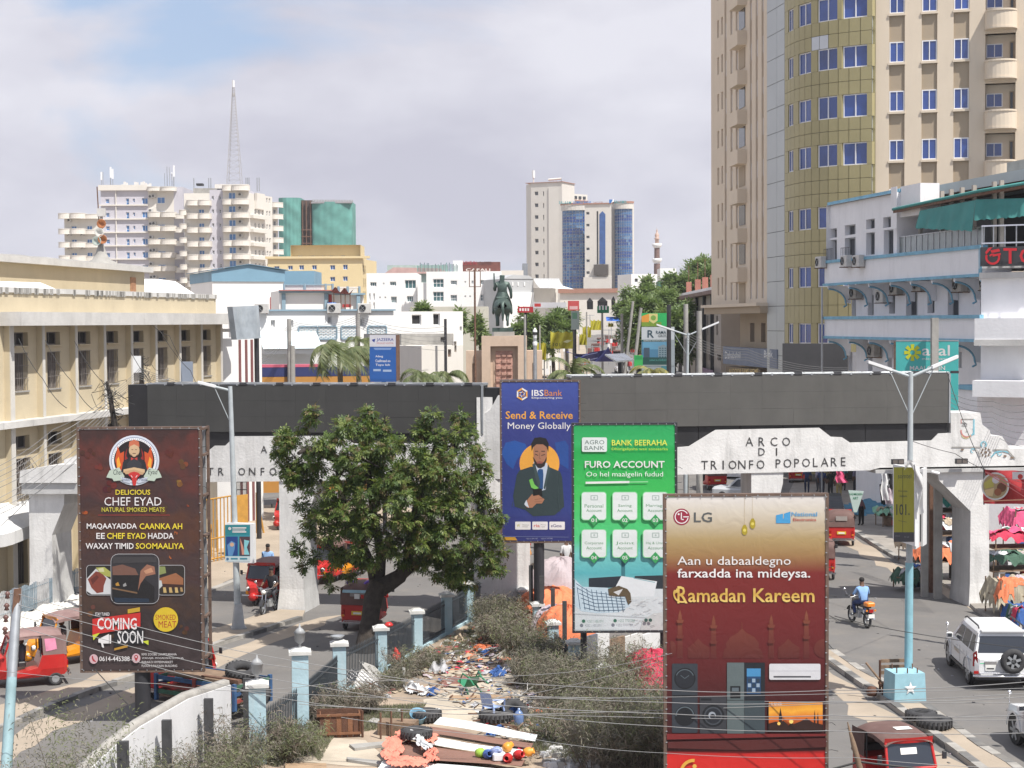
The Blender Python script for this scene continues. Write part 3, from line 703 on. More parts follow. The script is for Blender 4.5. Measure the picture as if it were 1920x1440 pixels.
zz=lambda y:F.uz(1000,y)[1];uu=lambda x:F.uz(x,530)[0];m_hall=mat('grey_cladding',(.44,.45,.46),.7,.08,.4)
b=MB();b.fbox(F,0,uu(1000),4,zz(523),-12,0,m_hall);b.prism([F.pt(a,c,.1)for a,c in((0,zz(523)),(uu(1000),zz(523)),(uu(992),zz(517)),(uu(962),zz(515)))],[F.pt(a,c,-12)for a,c in((0,zz(523)),(uu(1000),zz(523)),(uu(992),zz(517)),(uu(962),zz(515)))],m_hall)
b.fbox(F,0,uu(1000),4,zz(548),.01,.25,m_br2);b.fbox(F,uu(1000),uu(1048),4,zz(540),-12,-.5,m_cr);b.build('wall',t)
for x in(950,960,970,982):b=MB();b.fbox(F,uu(x),uu(x+2.2),zz(536),zz(529),.01,.08,m_br2);b.build('window',t)
for i in range(16):
 x=1000+i*3;b=MB();f=lambda v:(ma.sin(v*1.5)*2.2,zz(541)+(zz(522)-zz(541))*v)
 b.grid(lambda a,v:F.pt(uu(x)+(.2 if a else 0),f(v)[1],2.4-f(v)[0]),1,6,m_hall,False);b.grid(lambda a,v:F.pt(uu(x+.9)+.12*a,f(v)[1],2.25-f(v)[0]),1,6,m_white,False);b.build('roof_rib',t)
b=MB();b.face([F.pt(uu(1020),zz(541),3),F.pt(uu(1060),zz(543),3),F.pt(uu(1048),zz(534),0)],m_br2);b.build('canopy',t)
simple('house','grey box room far left of the bank tower',980,300,990,300,494,5,mat('slate_plaster',(.22,.24,.27),.8,.1,1))
simple('house','low beige house roof behind the grey metal hall',940,290,982,290,507,5,m_cr)
def bank():
 F=Fac((1021,455),(1182,445));t=thing('bank_tower','pale stone bank tower with two curved blue glass bays and rooftop lettering','tower',F.pt(F.L/2,10,-9))
 m=mat('pale_stone_cladding',(.60,.575,.535),.7,.05,.3);mr=mat('terracotta_band',(.36,.19,.14),.8,.1,1)
 uu=lambda x:F.uz(x,470)[0];zz=lambda y:F.uz(1060,y)[1]
 FA=Fac((997,468),(1055,464));zA=lambda y:FA.uz(1010,y)[1];uA=lambda x:FA.uz(x,450)[0]
 H=[]
 for k in range(8):
  y=359+k*22.2
  for x,w,h in((1003,6.5,7),(1018.5,2,9),(1032,2,9)):H.append((uA(x),uA(x+w),zA(y+h),zA(y)))
 b=MB();hwall(b,FA,0,FA.L,8,zA(343),H,m,.4);body(b,FA,0,FA.L,8,zA(343),9,m);b.build('wall',t)
 b=MB();b.fbox(FA,-1.6,FA.L+.3,zA(343),zA(342),-9,.3,mr);b.build('roof_edge',t)
 for h in H:window(t,FA,h[0],h[2],h[1]-h[0],h[3]-h[2],-.3,m_gd,m_st,(1,0)if h[1]-h[0]>.6 else(0,0),.08)
 FL0=Fac((988,474),(997,468));b=MB();b.fbox(FL0,0,FL0.L,8,zA(343),-3,0,m);b.build('side_wall',t)
 FB=Fac((1055,464),(1076,474));b=MB();b.fbox(FB,.1,FB.L,8,zz(343),-4,0,m);b.build('side_wall',t)
 FC=Fac((1076,474),(1103,478));b=MB();b.fbox(FC,0,FC.L,8,zz(352),-8,-.1,m)
 for x in(1077,1085,1093):b.fbox(FC,FC.uz(x,350)[0],FC.uz(x+5,350)[0],zz(361.5),zz(356),-.05,.06,m_gd)
 b.fbox(FC,0,FC.L,zz(366),zz(364),-.05,.3,mr);b.build('upper_storey',t)
 b=MB();b.fbox(F,uu(1049),uu(1181),8,zz(385),-3.3,-2.2,m);b.build('front_block',t)
 FG=Fac((1098,448),(1148,446))
 H=[]
 for k in range(7):H.append((FG.uz(1100,400)[0],FG.uz(1106,400)[0],zz(405+k*22),zz(400+k*22)))
 b=MB();hwall(b,FG,0,FG.L,8,zz(386),H,m,.4,o=.6);b.fbox(FG,-.3,FG.L,zz(386),zz(384),-.1,.9,mr);b.build('centre_wall',t)
 for h in H:window(t,FG,h[0],h[2],h[1]-h[0],h[3]-h[2],.3,m_gd,m_st,(1,0),.08)
 def bay(x0,x1,top,name='glass_bay',yb=541):
  u0,u1=uu(x0),uu(x1);uc=(u0+u1)/2;r=(u1-u0)/2;n=12;K=26;z0=zz(yb);z1=zz(top)
  mg=[mat('bay_glass_%d'%i,c,.1,.15,.5,spec=1)for i,c in enumerate(((.05,.14,.32),(.02,.065,.25),(.12,.22,.38)))]
  ptc=lambda k,zq,e=0:F.pt(uc-(r+e)*ma.cos(ma.pi*k/n),zq,-2.0+(r*.62+e)*ma.sin(ma.pi*k/n))
  tt=MB()
  tt.face([ptc(k,z1+1.5,.35)for k in range(n+1)],m)
  for k in range(n):
   tt.raw([ptc(k,z1,.35),ptc(k+1,z1,.35),ptc(k+1,z1+1.5,.35),ptc(k,z1+1.5,.35)],[(0,1,2,3)],m,True);tt.face([ptc(k,z1+1.5,.5),ptc(k+1,z1+1.5,.5),ptc(k+1,z1+2,.5),ptc(k,z1+2,.5)],mr)
   tt.raw([ptc(k,8,.2),ptc(k+1,8,.2),ptc(k+1,z0,.2),ptc(k,z0,.2)],[(0,1,2,3)],m,True)
   tt.face([ptc(k,z0,.6),ptc(k+1,z0,.6),ptc(k+1,z0+.01,0),ptc(k,z0+.01,0)],m)
  gb=tt.build(name,t)
  for j in range(K):
   za=z0+(z1-z0)*j/K;zb_=z0+(z1-z0)*(j+1)/K;g=mg[(0,0,1,1)[j%4]]
   for k in range(n):
    q=MB();gg=mg[2]if random.random()<.12 else g
    q.face([ptc(k+.06,za+.06),ptc(k+.94,za+.06),ptc(k+.94,zb_-.06),ptc(k+.06,zb_-.06)],gg);q.build('glass_panel',gb)
  q=MB()
  for k in range(n+1):q.cyl(ptc(k,z0,-.02),ptc(k,z1,-.02),.05,m_st,n=4,caps=False)
  for j in range(K+1):
   za=z0+(z1-z0)*j/K
   for k in range(n):q.face([ptc(k,za-.03,-.03),ptc(k+1,za-.03,-.03),ptc(k+1,za+.03,-.03),ptc(k,za+.03,-.03)],m_st)
  q.build('mullion',gb)
 bay(1050,1099,395);bay(1148,1181,395)
 b=MB();out=[(1125,495),(1136,495),(1136,402),(1130.5,396),(1125,402)]
 b.face([FG.P(x,y,.68)for x,y in out],m_glass_blue);b.build('arched_window',t)
 b=MB();b.fbox(FG,FG.uz(1120,400)[0],FG.uz(1122.5,400)[0],zz(497),zz(399),.61,.66,m_dk);b.build('slot_window',t)
 b=MB();b.fbox(FG,FG.uz(1116,500)[0],FG.uz(1142,500)[0],zz(518),zz(498),.7,1.8,mat('sign_back_dark',(.09,.08,.075),.7,.2,1));b.build('screen',t)
 b=MB();b.fbox(FG,-.2,FG.L,8,zz(521),.62,1.5,m);b.build('porch',t)
 pr=Print(F,2.0);g1=mat('letters_teal',(.05,.35,.38),.5,0);g2=mat('letters_blue',(.05,.20,.55),.5,0)
 pr.text('SALAAM',1053,378,1076,383.5,g1,.03);pr.text('SOMALI BANK',1079,377.5,1114,383,g2,.03);pr.text('HOTEL',1118,379,1137,383,mr,.03)
 pr.poly([(1147,375),(1154,375),(1150,382),(1147,382)],g2);pr.text('SALAMA',1156,376.5,1180,382.5,g1,.03);pr.build('roof_lettering',t)
 b=MB()
 for x in(1028,1034,1040,1046,1052,1058):
  p=FA.pt(uA(min(x,1049)),zA(343),-1.5);b.cyl(p,p+V3((0,0,1.2)),.08,m_wp,n=4)
 p=FA.pt(uA(1025),zA(337),-1.5);q=FA.pt(uA(1049),zA(336),-1.5);b.cyl(p,q,.3,m_cr,n=6);b.build('rooftop_railing',t)
 for x,h in((995,3.5),(1143,1.6)):
  FF=FA if x<1000 else F;b=MB();p=FF.P(x,342 if x<1000 else 384,-2);b.cyl(p,p+V3((0,0,h)),.15,m_cr,n=6);b.cyl(p+V3((0,0,h*.4)),p+V3((0,0,h)),.45,m_wp,n=6);b.build('antenna',t)
bank()
F=Fac((1050,375),(1192,372));t=thing('arcade','cream arcade with pointed arches and a terracotta band below the bank tower','arcade',F.pt(F.L/2,10,-4))
uu=lambda x:F.uz(x,570)[0];zz=lambda y:F.uz(1120,y)[1]
b=MB();H=[(uu(x0),uu(x1),zz(y1),zz(y0))for x0,x1,y0,y1 in((1100,1112,564,580),(1120,1139,564,580),(1146,1154,562,582))]
hwall(b,F,0,F.L,6,zz(547),H,m_cr,1.0);body(b,F,0,F.L,6,zz(547),8,m_cr);b.build('wall',t)
for x0,x1,y0,y1 in((1100,1112,558,565),(1120,1139,557,565),(1146,1154,555,563)):
 b=MB();b.face([F.P(x0,y1,.01),F.P(x1,y1,.01),F.P((x0*.3+x1*.7),y0+3,.01),F.P((x0+x1)/2,y0,.01),F.P(x0*.7+x1*.3,y0+3,.01)],m_dk);b.face([F.P(x0,y1+17,-.9),F.P(x1,y1+17,-.9),F.P(x1,y1,-.9),F.P(x0,y1,-.9)],m_dk);b.build('pointed_arch',t)
b=MB();b.fbox(F,-.3,F.L+.3,zz(549),zz(541),-.2,.6,mat('terracotta_band',(.36,.19,.14)));b.build('terracotta_band',t)
simple('house','long low white house right of the bank tower',1184,330,1340,335,514,8,m_br2,[(1190,522,6,7),(1206,522,4,6)],m_dk,m_st)
simple('house','small white rooftop room right of the minaret',1238,300,1268,300,503,6,m_br2)
simple('market_hall','long green roofed market hall below the minaret',1235,290,1290,290,527,5,mat('deep_green_sheet',(.05,.16,.12),.7,.15,1))
b0=P(1232,524,385);mn=thing('minaret','slim brown minaret with two white ringed balconies and a pointed top','minaret',(b0.x,b0.y,12))
m_mb=mat('minaret_brown',(.18,.12,.11),.8,.2,1);zz=lambda y:P(1232,y,385).z
b=MB();b.lathe([(.75,0),(.72,zz(494)-12)],(b0.x,b0.y,12),m_mb,12);b.lathe([(.66,0),(.62,zz(465)-zz(490))],(b0.x,b0.y,zz(490)),m_mb,12);b.build('shaft',mn)
for y in(489,461):
 b=MB();b.lathe([(.7,-.5),(1.1,0),(1.1,.55),(1.0,.55),(1.0,.1),(.4,.1)],(b0.x,b0.y,zz(y)),m_wp,14);b.build('balcony',mn)
b=MB();b.lathe([(.45,0),(.45,1.2),(.6,1.3),(.6,1.5),(.35,1.7),(.55,2.2),(.3,2.7),(.15,2.9),(.22,3.2),(.05,3.6),(0,4.1)],(b0.x,b0.y,zz(459)),mat('minaret_top',(.5,.36,.30),.7,.15,2),12);b.build('spire',mn)
m_yb=mat('ochre_wash',(.53,.455,.32),.9,.10,.5,bump=.2,streak=.3,dirt=(.42,.34,.23))
m_lg=mat('weathered_white_ledge',(.56,.55,.53),.9,.15,.8,bump=.3,streak=.3,dirt=(.26,.255,.25))
m_bars=mat('window_grille_steel',(.22,.20,.19),.7,.25,5)
m_shut=mat('dusty_shutter_pane',(.13,.11,.10),.6,.4,2.5)
def yellow_office():
 F=Fac((-25,67.2),(405,90));t=thing('office_building','long ochre yellow office building with upright fins and barred windows, on the left edge','building',F.pt(F.L/2,0,-5))
 zz=lambda y,x=300:F.uz(x,y)[1];uu=lambda x:F.uz(x,610)[0]
 z_par=F.uz(405,560)[1];z_eb=F.uz(405,608)[1];z_et=F.uz(405,590)[1];z_led=F.uz(25,790)[1]
 fins=[10,70,132,186,237,283,328,369,406]
 H=[];W=[]
 tops=[]
 for i,(x0,x1)in enumerate(zip(fins[:-1],fins[1:])):
  a,c=uu(x0)+.12,uu(x1)-.12;uc=(a+c)/2-.1;w=1.2
  H.append((uc-w/2,uc+w/2,z_eb-.85,z_eb-.28));W.append((0,)+H[-1])
  H.append((uc-w/2+.03,uc+w/2-.03,z_eb-2.75,z_eb-1.15));W.append((1,)+H[-1])
  z=z_led-.25
  if i<5:
   H.append((uc-w/2,uc+w/2,z-.95,z-.4));W.append((0,)+H[-1]);H.append((uc-w/2,uc+w/2,z-2.9,z-1.35));W.append((2,)+H[-1])
 H.append((uu(10)+.2,uu(10)+1.5,.3,2.9))
 b=MB();hwall(b,F,0,F.L,0,z_eb,H,m_yb,.35);b.fbox(F,0,F.L,z_eb,z_par,-.35,0,m_yb)
 body(b,F,0,F.L,0,z_eb,9,m_yb);wl=b.build('wall',t)
 b=MB();b.fbox(F,0,F.L+.05,z_par,z_par+.22,-.4,.06,m_lg)
 for i in range(120):
  u=random.uniform(0,F.L);b.fbox(F,u,u+random.uniform(.05,.2),z_par-.06,z_par+.2,.06,.07,m_co)
 b.build('parapet_cap',t)
 b=MB();b.fbox(F,.9,F.L+1.9,z_eb,z_et+.05,.001,1.05,m_lg);b.build('eaves_slab',t)
 b=MB();b.fbox(F,-2,F.L,z_led-.22,z_led+.05,.001,.65,m_lg);b.build('ledge',t)
 m_fin=mat('fin_white',(.58,.56,.52),.9,.12,1,streak=.3)
 for i,x in enumerate(fins):
  u=uu(x);b=MB();w=.10 if i else.16;b.fbox(F,u-w,u+w,z_led+.05,z_eb,.001,.26,m_yb);b.fbox(F,u-w,u+w,z_led+.05,z_eb,.261,.30,m_fin)
  b.fbox(F,u-w,u+w,0,z_led-.22,.001,.26,m_yb);b.fbox(F,u-w,u+w,0,z_led-.22,.261,.30,m_fin);b.build('fin',t)
 for kd,a,c,e,g in W:
  wo=window(t,F,a,e,c-a,g-e,-.22,m_shut if kd else m_dk,m_bars,(2,0)if kd else(1,0),.05)
  if kd:
   q=MB()
   q.fbox(F,a-.03,c+.03,e-.06,e,.001,.06,m_co)
   for j in range(1,7):q.cyl(F.pt(a+(c-a)*j/7,e,.04),F.pt(a+(c-a)*j/7,g,.04),.012,m_bars,n=4,caps=False)
   for j in range(4):q.cyl(F.pt(a,e+(g-e)*j/3,.045),F.pt(c,e+(g-e)*j/3,.045),.012,m_bars,n=4,caps=False)
   q.build('grille',t)
  else:
   q=MB();q.fbox(F,a-.06,c+.06,e-.06,e,.001,.12,m_yb);q.build('sill',t)
 q=MB();u0=W[2][1]if False else uu(40)
 r=random.Random(5)
 for k in range(26):
  u1=r.uniform(0,1.9);z1=z_led-r.uniform(1.5,2.2)
  pts=[F.pt(u0-1.1+u1+.25*ma.sin(s*1.9+k)*(1-s/5),z1-s*.42,.25+.15*ma.sin(s+k))for s in range(5)]
  q.tube(pts,.012,m_bars,3)
 q.build('wire_tangle',t)
 q=MB();u=uu(10)+.2;q.fbox(F,u,u+1.3,.3,2.9,-.3,-.2,m_bk)
 for j in range(9):q.cyl(F.pt(u+.08+j*.14,.35,-.18),F.pt(u+.08+j*.14,2.85,-.18),.02,m_bars,n=4)
 q.build('door',t)
 q=MB();q.grid(lambda a,c:F.pt(-2+5.2*a,3.9-.9*c-.05*ma.sin(a*9),.1+1.3*c),8,2,m_white,False);q.grid(lambda a,c:F.pt(-2+5.2*a,3.0-.5*c-.05*ma.sin(a*9),1.41),8,1,m_white,False);q.build('awning',t)
 FR=Fac((-30,76),(272,95));zt=FR.uz(100,500)[1]
 q=MB();q.fbox(FR,0,FR.L,z_eb,FR.uz(272,511)[1],-7,0,m_yb);q.build('roof_room',t)
 q=MB();q.fbox(FR,-.5,FR.L+.5,FR.uz(272,511)[1],FR.uz(272,501)[1],-7,.35,m_lg);q.grid(lambda a,c:FR.pt(-.5+(FR.L+1)*a,FR.uz(272,501)[1]+.35*ma.sin(ma.pi*c)*(.8+.2*ma.sin(a*40)),.3-7*c),20,4,m_co,False);q.build('roof',t)
 ud=FR.uz(244,530)[0];q=MB();q.fbox(FR,ud,ud+.75,z_eb,FR.uz(248,520)[1],.01,.04,mat('rust_brick',(.42,.22,.12),.8,.4,3));q.build('door',t)
 q=MB();q.face([FR.pt(-3,FR.uz(20,545)[1],1.6),FR.pt(FR.uz(53,540)[0],FR.uz(53,545)[1],1.6),FR.pt(FR.uz(47,540)[0],FR.uz(47,530)[1],.8),FR.pt(-3,FR.uz(20,531)[1],.8)],m_br2);q.build('lean_to_roof',t)
 return F,t,z_eb
FY,office,z_eb=yellow_office()
b=MB();p=[P(270,550,101),P(333,550,101),P(292,523,103),P(270,523,103)];q=[v+V3((0,6,0))for v in p];b.prism(p,q,m_br2);tag(b.build('roof_gable'),'small white sloping roof between the ochre roof room and the lavender hotel','roof')
bp=P(190,492,92);sm_=thing('loudspeaker_mast','leaning rooftop mast carrying two rust coloured and two pale horn loudspeakers','mast',bp)
b=MB();b.cyl(bp,P(182,350,92),.035,m_rs,n=5);b.cyl(bp,P(190,396,92),.09,m_co,n=6);b.build('pole',sm_)
b=MB();b.lathe([(1.0,-.25),(.85,0),(.5,.15),(.3,.5),(.15,1.0)],bp,m_co,9);b.build('base',sm_)
b=MB();b.cbox(P(190,406,92)[:],(.45,.25,.45),m_ab);b.build('control_box',sm_)
for x,y,m in((192,420,mat('rusty_horn',(.42,.16,.06),.5,.4,3)),(188,436,mat('pale_horn',(.62,.62,.58),.5,.2,3)),(194,449,MATS['rusty_horn']),(183,452,mat('green_grey_horn',(.40,.46,.42),.5,.2,3))):
 b=MB();c=P(x,y,91.8);b.lathe([(.02,.1),(.06,.05),(.07,.0),(.12,-.05),(.24,-.22),(.26,-.24),(.24,-.25),(.1,-.1),(0,-.12)],c,m,16,'y');b.lathe([(.0,.4),(.1,.4),(.1,.05)],c,m_st,10,'y');b.build('horn_loudspeaker',sm_)
t,F,zb,zt=simple('annex','white annex wall with three dark red vertical stripes beside the ochre building',407,92,490,95,634,7,m_br2)
zz=lambda y:F.uz(450,y)[1];uu=lambda x:F.uz(x,650)[0]
for x in(447,459,469.5):
 b=MB();b.fbox(F,uu(x),uu(x+3.6),0,zz(637),.002,.06,mat('stripe_maroon',(.20,.08,.08),.8,.2,2));b.build('stripe',t)
b=MB();b.fbox(F,uu(405),uu(432),zz(608),zz(592),-3,.4,m_lg);b.fbox(F,0,uu(418),zz(634),zz(615),-2,0,m_co);b.fbox(F,0,uu(432),zz(622),zz(616),-1,.5,m_lg);b.build('roof_slab',t)
FB=Fac((433,84),(485,86));c=FB.P(459,606);t=thing('billboard','tilted billboard with its peeled grey blue face above the striped annex','billboard',(c.x,c.y,0))
b=MB();pts=[(433,575),(482,573),(486,634),(441,637)];b.prism([FB.P(x,y,.1)for x,y in pts][::-1],[FB.P(x,y,-.25)for x,y in pts][::-1],mat('peeled_blue_grey',(.33,.37,.41),.8,.3,1.2,streak=.6,dirt=(.5,.5,.46)));b.build('panel',t)
b=MB();p=FB.P(490,600,-.3);b.cyl((p.x,p.y,0),FB.P(489,590,-.3),.13,m_bk,n=8);b.build('pole',t)
t,F,zb,zt=simple('office_block','grey beige block with black pilasters and red roof stubs left of the tan tower',1286,190,1352,150,556,12,mat('dusty_beige',(.36,.32,.28),.85,.12,.3),[(x,592,3.2,36)for x in(1297,1306,1325,1334,1343)]+[(x,664,7,13)for x in(1299,1329,1345)],m_dk,m_bk,mull=(0,0))
zz=lambda y:F.uz(1300,y)[1];uu=lambda x:F.uz(x,600)[0]
b=MB();b.fbox(F,-4,F.L+.5,zt,zt+.35,-12,.9,mat('rusty_roof_edge',(.20,.13,.11),.8,.3,1));b.fbox(F,-4,F.L+.5,zt+.36,zt+.7,-12,.5,m_br2);b.build('roof',t)
for x in(1308,1322,1337):b=MB();b.fbox(F,uu(x),uu(x+1.6),zb,zt-.01,.002,.3,m_bk);b.build('pilaster',t)
for x in(1279,1296,1309,1324):b=MB();u=uu(max(x,1280));b.fbox(F,u,u+.6,zt+.7,zt+2.1,-1,-.4,mat('red_stub',(.30,.12,.09),.8,.2,1));b.cyl(F.pt(u+.3,zt+2,-.7),F.pt(u+.3,zt+4,-.7),.05,m_rs,n=4);b.build('roof_stub',t)
b=MB();b.fbox(F,uu(1318),uu(1350),zz(702),zz(680),.6,.7,mat('dusty_purple',(.19,.12,.19),.7,.2,1));b.build('sign_panel',t)
m_tan=mat('tan_render',(.62,.53,.42),.85,.05,.25,bump=.1,streak=.12)
m_tand=mat('brown_spandrel',(.36,.29,.21),.85,.06,.3)
m_gold=mat('gold_cladding',(.36,.315,.165),.5,.08,.4,metal=.1)
m_silver=mat('silver_cladding',(.42,.44,.44),.4,.06,.4,metal=.15)
m_tblu=mat('tower_blue_glass',(.03,.07,.27),.1,.45,.35,spec=1)
m_brt=mat('bright_frame',(.75,.75,.77),.4,0)
def tan_tower():
 F=Fac((1637,116),(1935,113));t=thing('office_tower','tall tan office tower with a gold clad curved corner and blue windows, on the right','tower',F.pt(4,0,-9))
 uu=lambda x,y=0:F.uz(x,y)[0];zz=lambda y:F.uz(1680,y)[1];TOP=zz(-280)
 FLH=zz(98)-zz(190)
 cols=[(1669,1695),(1730,1756),(1790,1816)]
 H=[];W=[]
 for k in range(-1,4):
  zs=zz(117)-k*FLH
  for x0,x1 in cols:
   a=uu((x0));c=uu(x1);W.append((a,c,zs,zs+1.42))
 b=MB();recess=[(uu(x0)-.06,uu(x1)+.06,0,TOP)for x0,x1 in cols];uB=uu(1848);uE=uu(1905)
 Hb=[(uB,uE,zz(117)-k*FLH-.35,zz(117)-k*FLH+1.65)for k in range(-1,4)]
 hwall(b,F,0,F.L,0,TOP,recess+Hb,m_tan,.22);body(b,F,0,F.L,0,TOP,14,m_tan);b.build('wall',t)
 for x0,x1 in cols:
  a,c=uu(x0)-.06,uu(x1)+.06;prev=0
  for k in range(4,-2,-1):
   zs=zz(117)-k*FLH if k<4 else None
   if zs is None:continue
   q=MB();q.fbox(F,a,c,prev,zs-.18,-.3,-.14,m_tand);q.build('spandrel_panel',t)
   q=MB();q.fbox(F,a-.05,c+.05,zs-.17,zs-.01,-.2,.10,m_tan);q.build('sill',t)
   prev=zs+1.42
   window(t,F,a+.02,zs,c-a-.04,1.42,-.06,m_tblu,m_brt,(1,0),.07)
  q=MB();q.fbox(F,a,c,prev,TOP,-.3,-.14,m_tand);q.build('spandrel_panel',t)
 for k in range(-1,4):
  zs=zz(117)-k*FLH;z0=zs-.35
  q=MB();q.fbox(F,uB,uE,z0-.15,z0+2.0,-.9,-.8,m_tan);q.fbox(F,uE-.002,uE+.05,z0,z0+2.0,-.8,-.3,m_tan);q.fbox(F,uB,uE,z0-.2,z0-.0,-.8,-.01,m_tan);q.build('balcony_recess',t)
  window(t,F,uB+.05,z0+.45,1.1,.95,-.75,m_tblu,m_brt,(1,0),.06)
  window(t,F,uE-.4,z0+.1,.3,1.4,-.75,m_gd,m_tand,(0,0),.06)
  balcony(t,F,uB-.05,uE+.1,z0-1.15,1.25,1.15,m_tan,n=12,o=.0)
 A=XY(1470,123);B=XY(1634,115.4);
 C=XY(1405,131);D=XY(1335,146)
 ch=(B-A);nn=V3((ch.y,-ch.x,0)).normalized();N=12
 ap=lambda s,e=0:(A.lerp(B,s)+nn*(1.45*ma.sin(ma.pi*min(max(s,0),1)))+nn*e)
 def apz(s,z,e=0):p=ap(s,e);return V3((p.x,p.y,z))
 def s_of(x):
  best=0;bd=1e9
  for i in range(401):
   s=i/400;p=ap(s);v=P(x,603,p.y);d=abs(v.x-p.x)
   if d<bd:bd=d;best=s
  return best
 edges=[1478,1487,1497,1520,1532,1569,1578,1624];S_=[s_of(x)for x in edges]
 sw=[(S_[0],S_[1]),(S_[2],S_[3]),(S_[4],S_[5]),(S_[6],S_[7])]
 zc=lambda y:P(1600,y,ap(s_of(1600)).y).z
 zwin=[(zc(-58),zc(-101)),(zc(33),zc(-10)),(zc(126),zc(85)),(zc(219),zc(176)),(zc(309),zc(267)),(zc(426),zc(385)),(zc(537),zc(497)),(zc(645),zc(606))]
 q=MB()
 segs=sorted(set([0,1]+[round(x,4)for x in S_]+[i/N for i in range(N+1)]))
 for s0,s1 in zip(segs[:-1],segs[1:]):
  q.raw([apz(s0,0,-.35),apz(s1,0,-.35),apz(s1,TOP,-.35),apz(s0,TOP,-.35)],[(0,1,2,3)],m_gold)
 q.build('curved_wall',t)
 zr=[0]+sorted([v for w in zwin for v in w])+[TOP]
 bounds=sorted(set([0,1]+[round(x,4)for x in S_]));
 m_sil2=mat('replacement_panel',(.55,.57,.6),.4,.05,.4,metal=.2)
 for i in range(len(zr)-1):
  za,zb_=zr[i],zr[i+1]
  if zb_-za<.05:continue
  inwin=any(abs(za-w[0])<1e-6 for w in zwin)
  if inwin:
   for s0,s1 in zip(bounds[:-1],bounds[1:]):
    if any(abs(s0-a)<1e-3 for a,c in sw):continue
    p=MB();n=max(1,int((s1-s0)*N))
    for j in range(n):
     a=s0+(s1-s0)*j/n;c=s0+(s1-s0)*(j+1)/n
     p.raw([apz(a+.002,za,0),apz(c-.002,za,0),apz(c-.002,zb_,0),apz(a+.002,zb_,0)],[(0,1,2,3)],m_gold,True)
    p.face([apz(s0+.002,za,0),apz(s0+.002,za,-.3),apz(s0+.002,zb_,-.3),apz(s0+.002,zb_,0)][::-1],m_gold);p.face([apz(s1-.002,za,-.3),apz(s1-.002,za,0),apz(s1-.002,zb_,0),apz(s1-.002,zb_,-.3)],m_gold)
    p.build('mullion_panel',t)
  else:
   rows=max(1,round((zb_-za)/1.05))if zb_-za<6 else int((zb_-za)/1.05)
   for r in range(rows):
    z0=za+(zb_-za)*r/rows+.015;z1=za+(zb_-za)*(r+1)/rows-.015;K=12
    for k in range(K):
     a,c=k/K+.0018,(k+1)/K-.0018;m=m_gold
     if k in(6,7)and abs(z0-zc(88))<.9 and r==rows-1 or(k in(6,7)and z0<zc(72)<z1):m=m_sil2
     p=MB();p.raw([apz(a,z0,.0),apz(c,z0,.0),apz(c,z1,.0),apz(a,z1,.0)],[(0,1,2,3)],m);p.face([apz(a,z0,-.05),apz(a,z0,0),apz(a,z1,0),apz(a,z1,-.05)][::-1],m);p.face([apz(a,z1,0),apz(c,z1,0),apz(c,z1,-.3),apz(a,z1,-.3)],m);p.face([apz(a,z0,0),apz(c,z0,0),apz(c,z0,-.3),apz(a,z0,-.3)][::-1],m);p.build('cladding_panel',t)
 for z0,z1 in zwin:
  for s0,s1 in sw:
   fr=MB();e=-.16;w=.035
   a,c=apz(s0,z0,e),apz(s1,z0,e);d=(c-a);L=d.length;dn=d.normalized();no=V3((dn.y,-dn.x,0))
   ftr=((0,.07),(L-.07,L))+(((L/2-.04,L/2+.04),)if L>.8 else())
   for f0,f1 in ftr:fr.obox(a+dn*f0,dn*(f1-f0),no*.06,(0,0,z1-z0),m_brt)
   fr.obox(a,dn*L,no*.05,(0,0,.07),m_brt);fr.obox(a+V3((0,0,z1-z0-.07)),dn*L,no*.05,(0,0,.07),m_brt)
   fo=fr.build('window',t);g=MB();g.face([a+no*.01,c+no*.01,c+no*.01+V3((0,0,z1-z0)),a+no*.01+V3((0,0,z1-z0))],m_tblu);g.build('pane',fo)
 q=MB();
 Z=XY(1637,116)
 for k in range(int(TOP/1.75)):
  p=MB();z=k*1.75;p.face([(B.x,B.y,z+.02),(Z.x,Z.y,z+.02),(Z.x,Z.y,z+1.73),(B.x,B.y,z+1.73)],m_silver);p.build('cladding_panel',t)
 q.face([(B.x,B.y+.06,0),(Z.x,Z.y+.06,0),(Z.x,Z.y+.06,TOP),(B.x,B.y+.06,TOP)],m_dk);q.build('joint_backing',t)
 FS=Fac((1438,127),(1471,122.8))
 for z in range(0,int(TOP/1.86)+1):
  z0=4.9+z*1.86 if z else 4.9
  if z0+1.8>TOP:break
  for a,c in((0,.57),(.57,1)):
   p=MB();p.fbox(FS,FS.L*a+.02,FS.L*c-.02,z0+.02,z0+1.84,-.05,0,m_silver);p.build('cladding_panel',t)
 p=MB();p.fbox(FS,.01,FS.L-.01,0,TOP,-1,-.06,m_dk);p.build('joint_backing',t)
 FL_=Fac((1334,146),(1438,127));ul=lambda x:FL_.uz(x,570)[0];zl=lambda y,x=1400:FL_.uz(x,y)[1];zlow=zl(575)
 fh=3.16
 H=[];slots=[]
 for x,w in((1359,3.6),(1370,3.6),(1380,3.6),(1406,3.8),(1417,3.8),(1428,3.8)):
  H.append((ul(x),ul(x+w),zlow+.6,TOP-.5));slots.append((ul(x),ul(x+w)))
 nfl=int((TOP-zlow)/fh)
 for k in range(nfl+1):
  z=zlow+1.1+k*fh
  for x,w in((1345.5,3),(1353,3)):H.append((ul(x),ul(x+w),z,z+1.5))
 b=MB();hwall(b,FL_,0,FL_.L,zlow,TOP,H,m_tan,.35);body(b,FL_,0,FL_.L,zlow,TOP,12,m_tan);b.build('left_wall',t)
 m_pale=mat('pale_panel',(.50,.49,.50),.5,.1,.5)
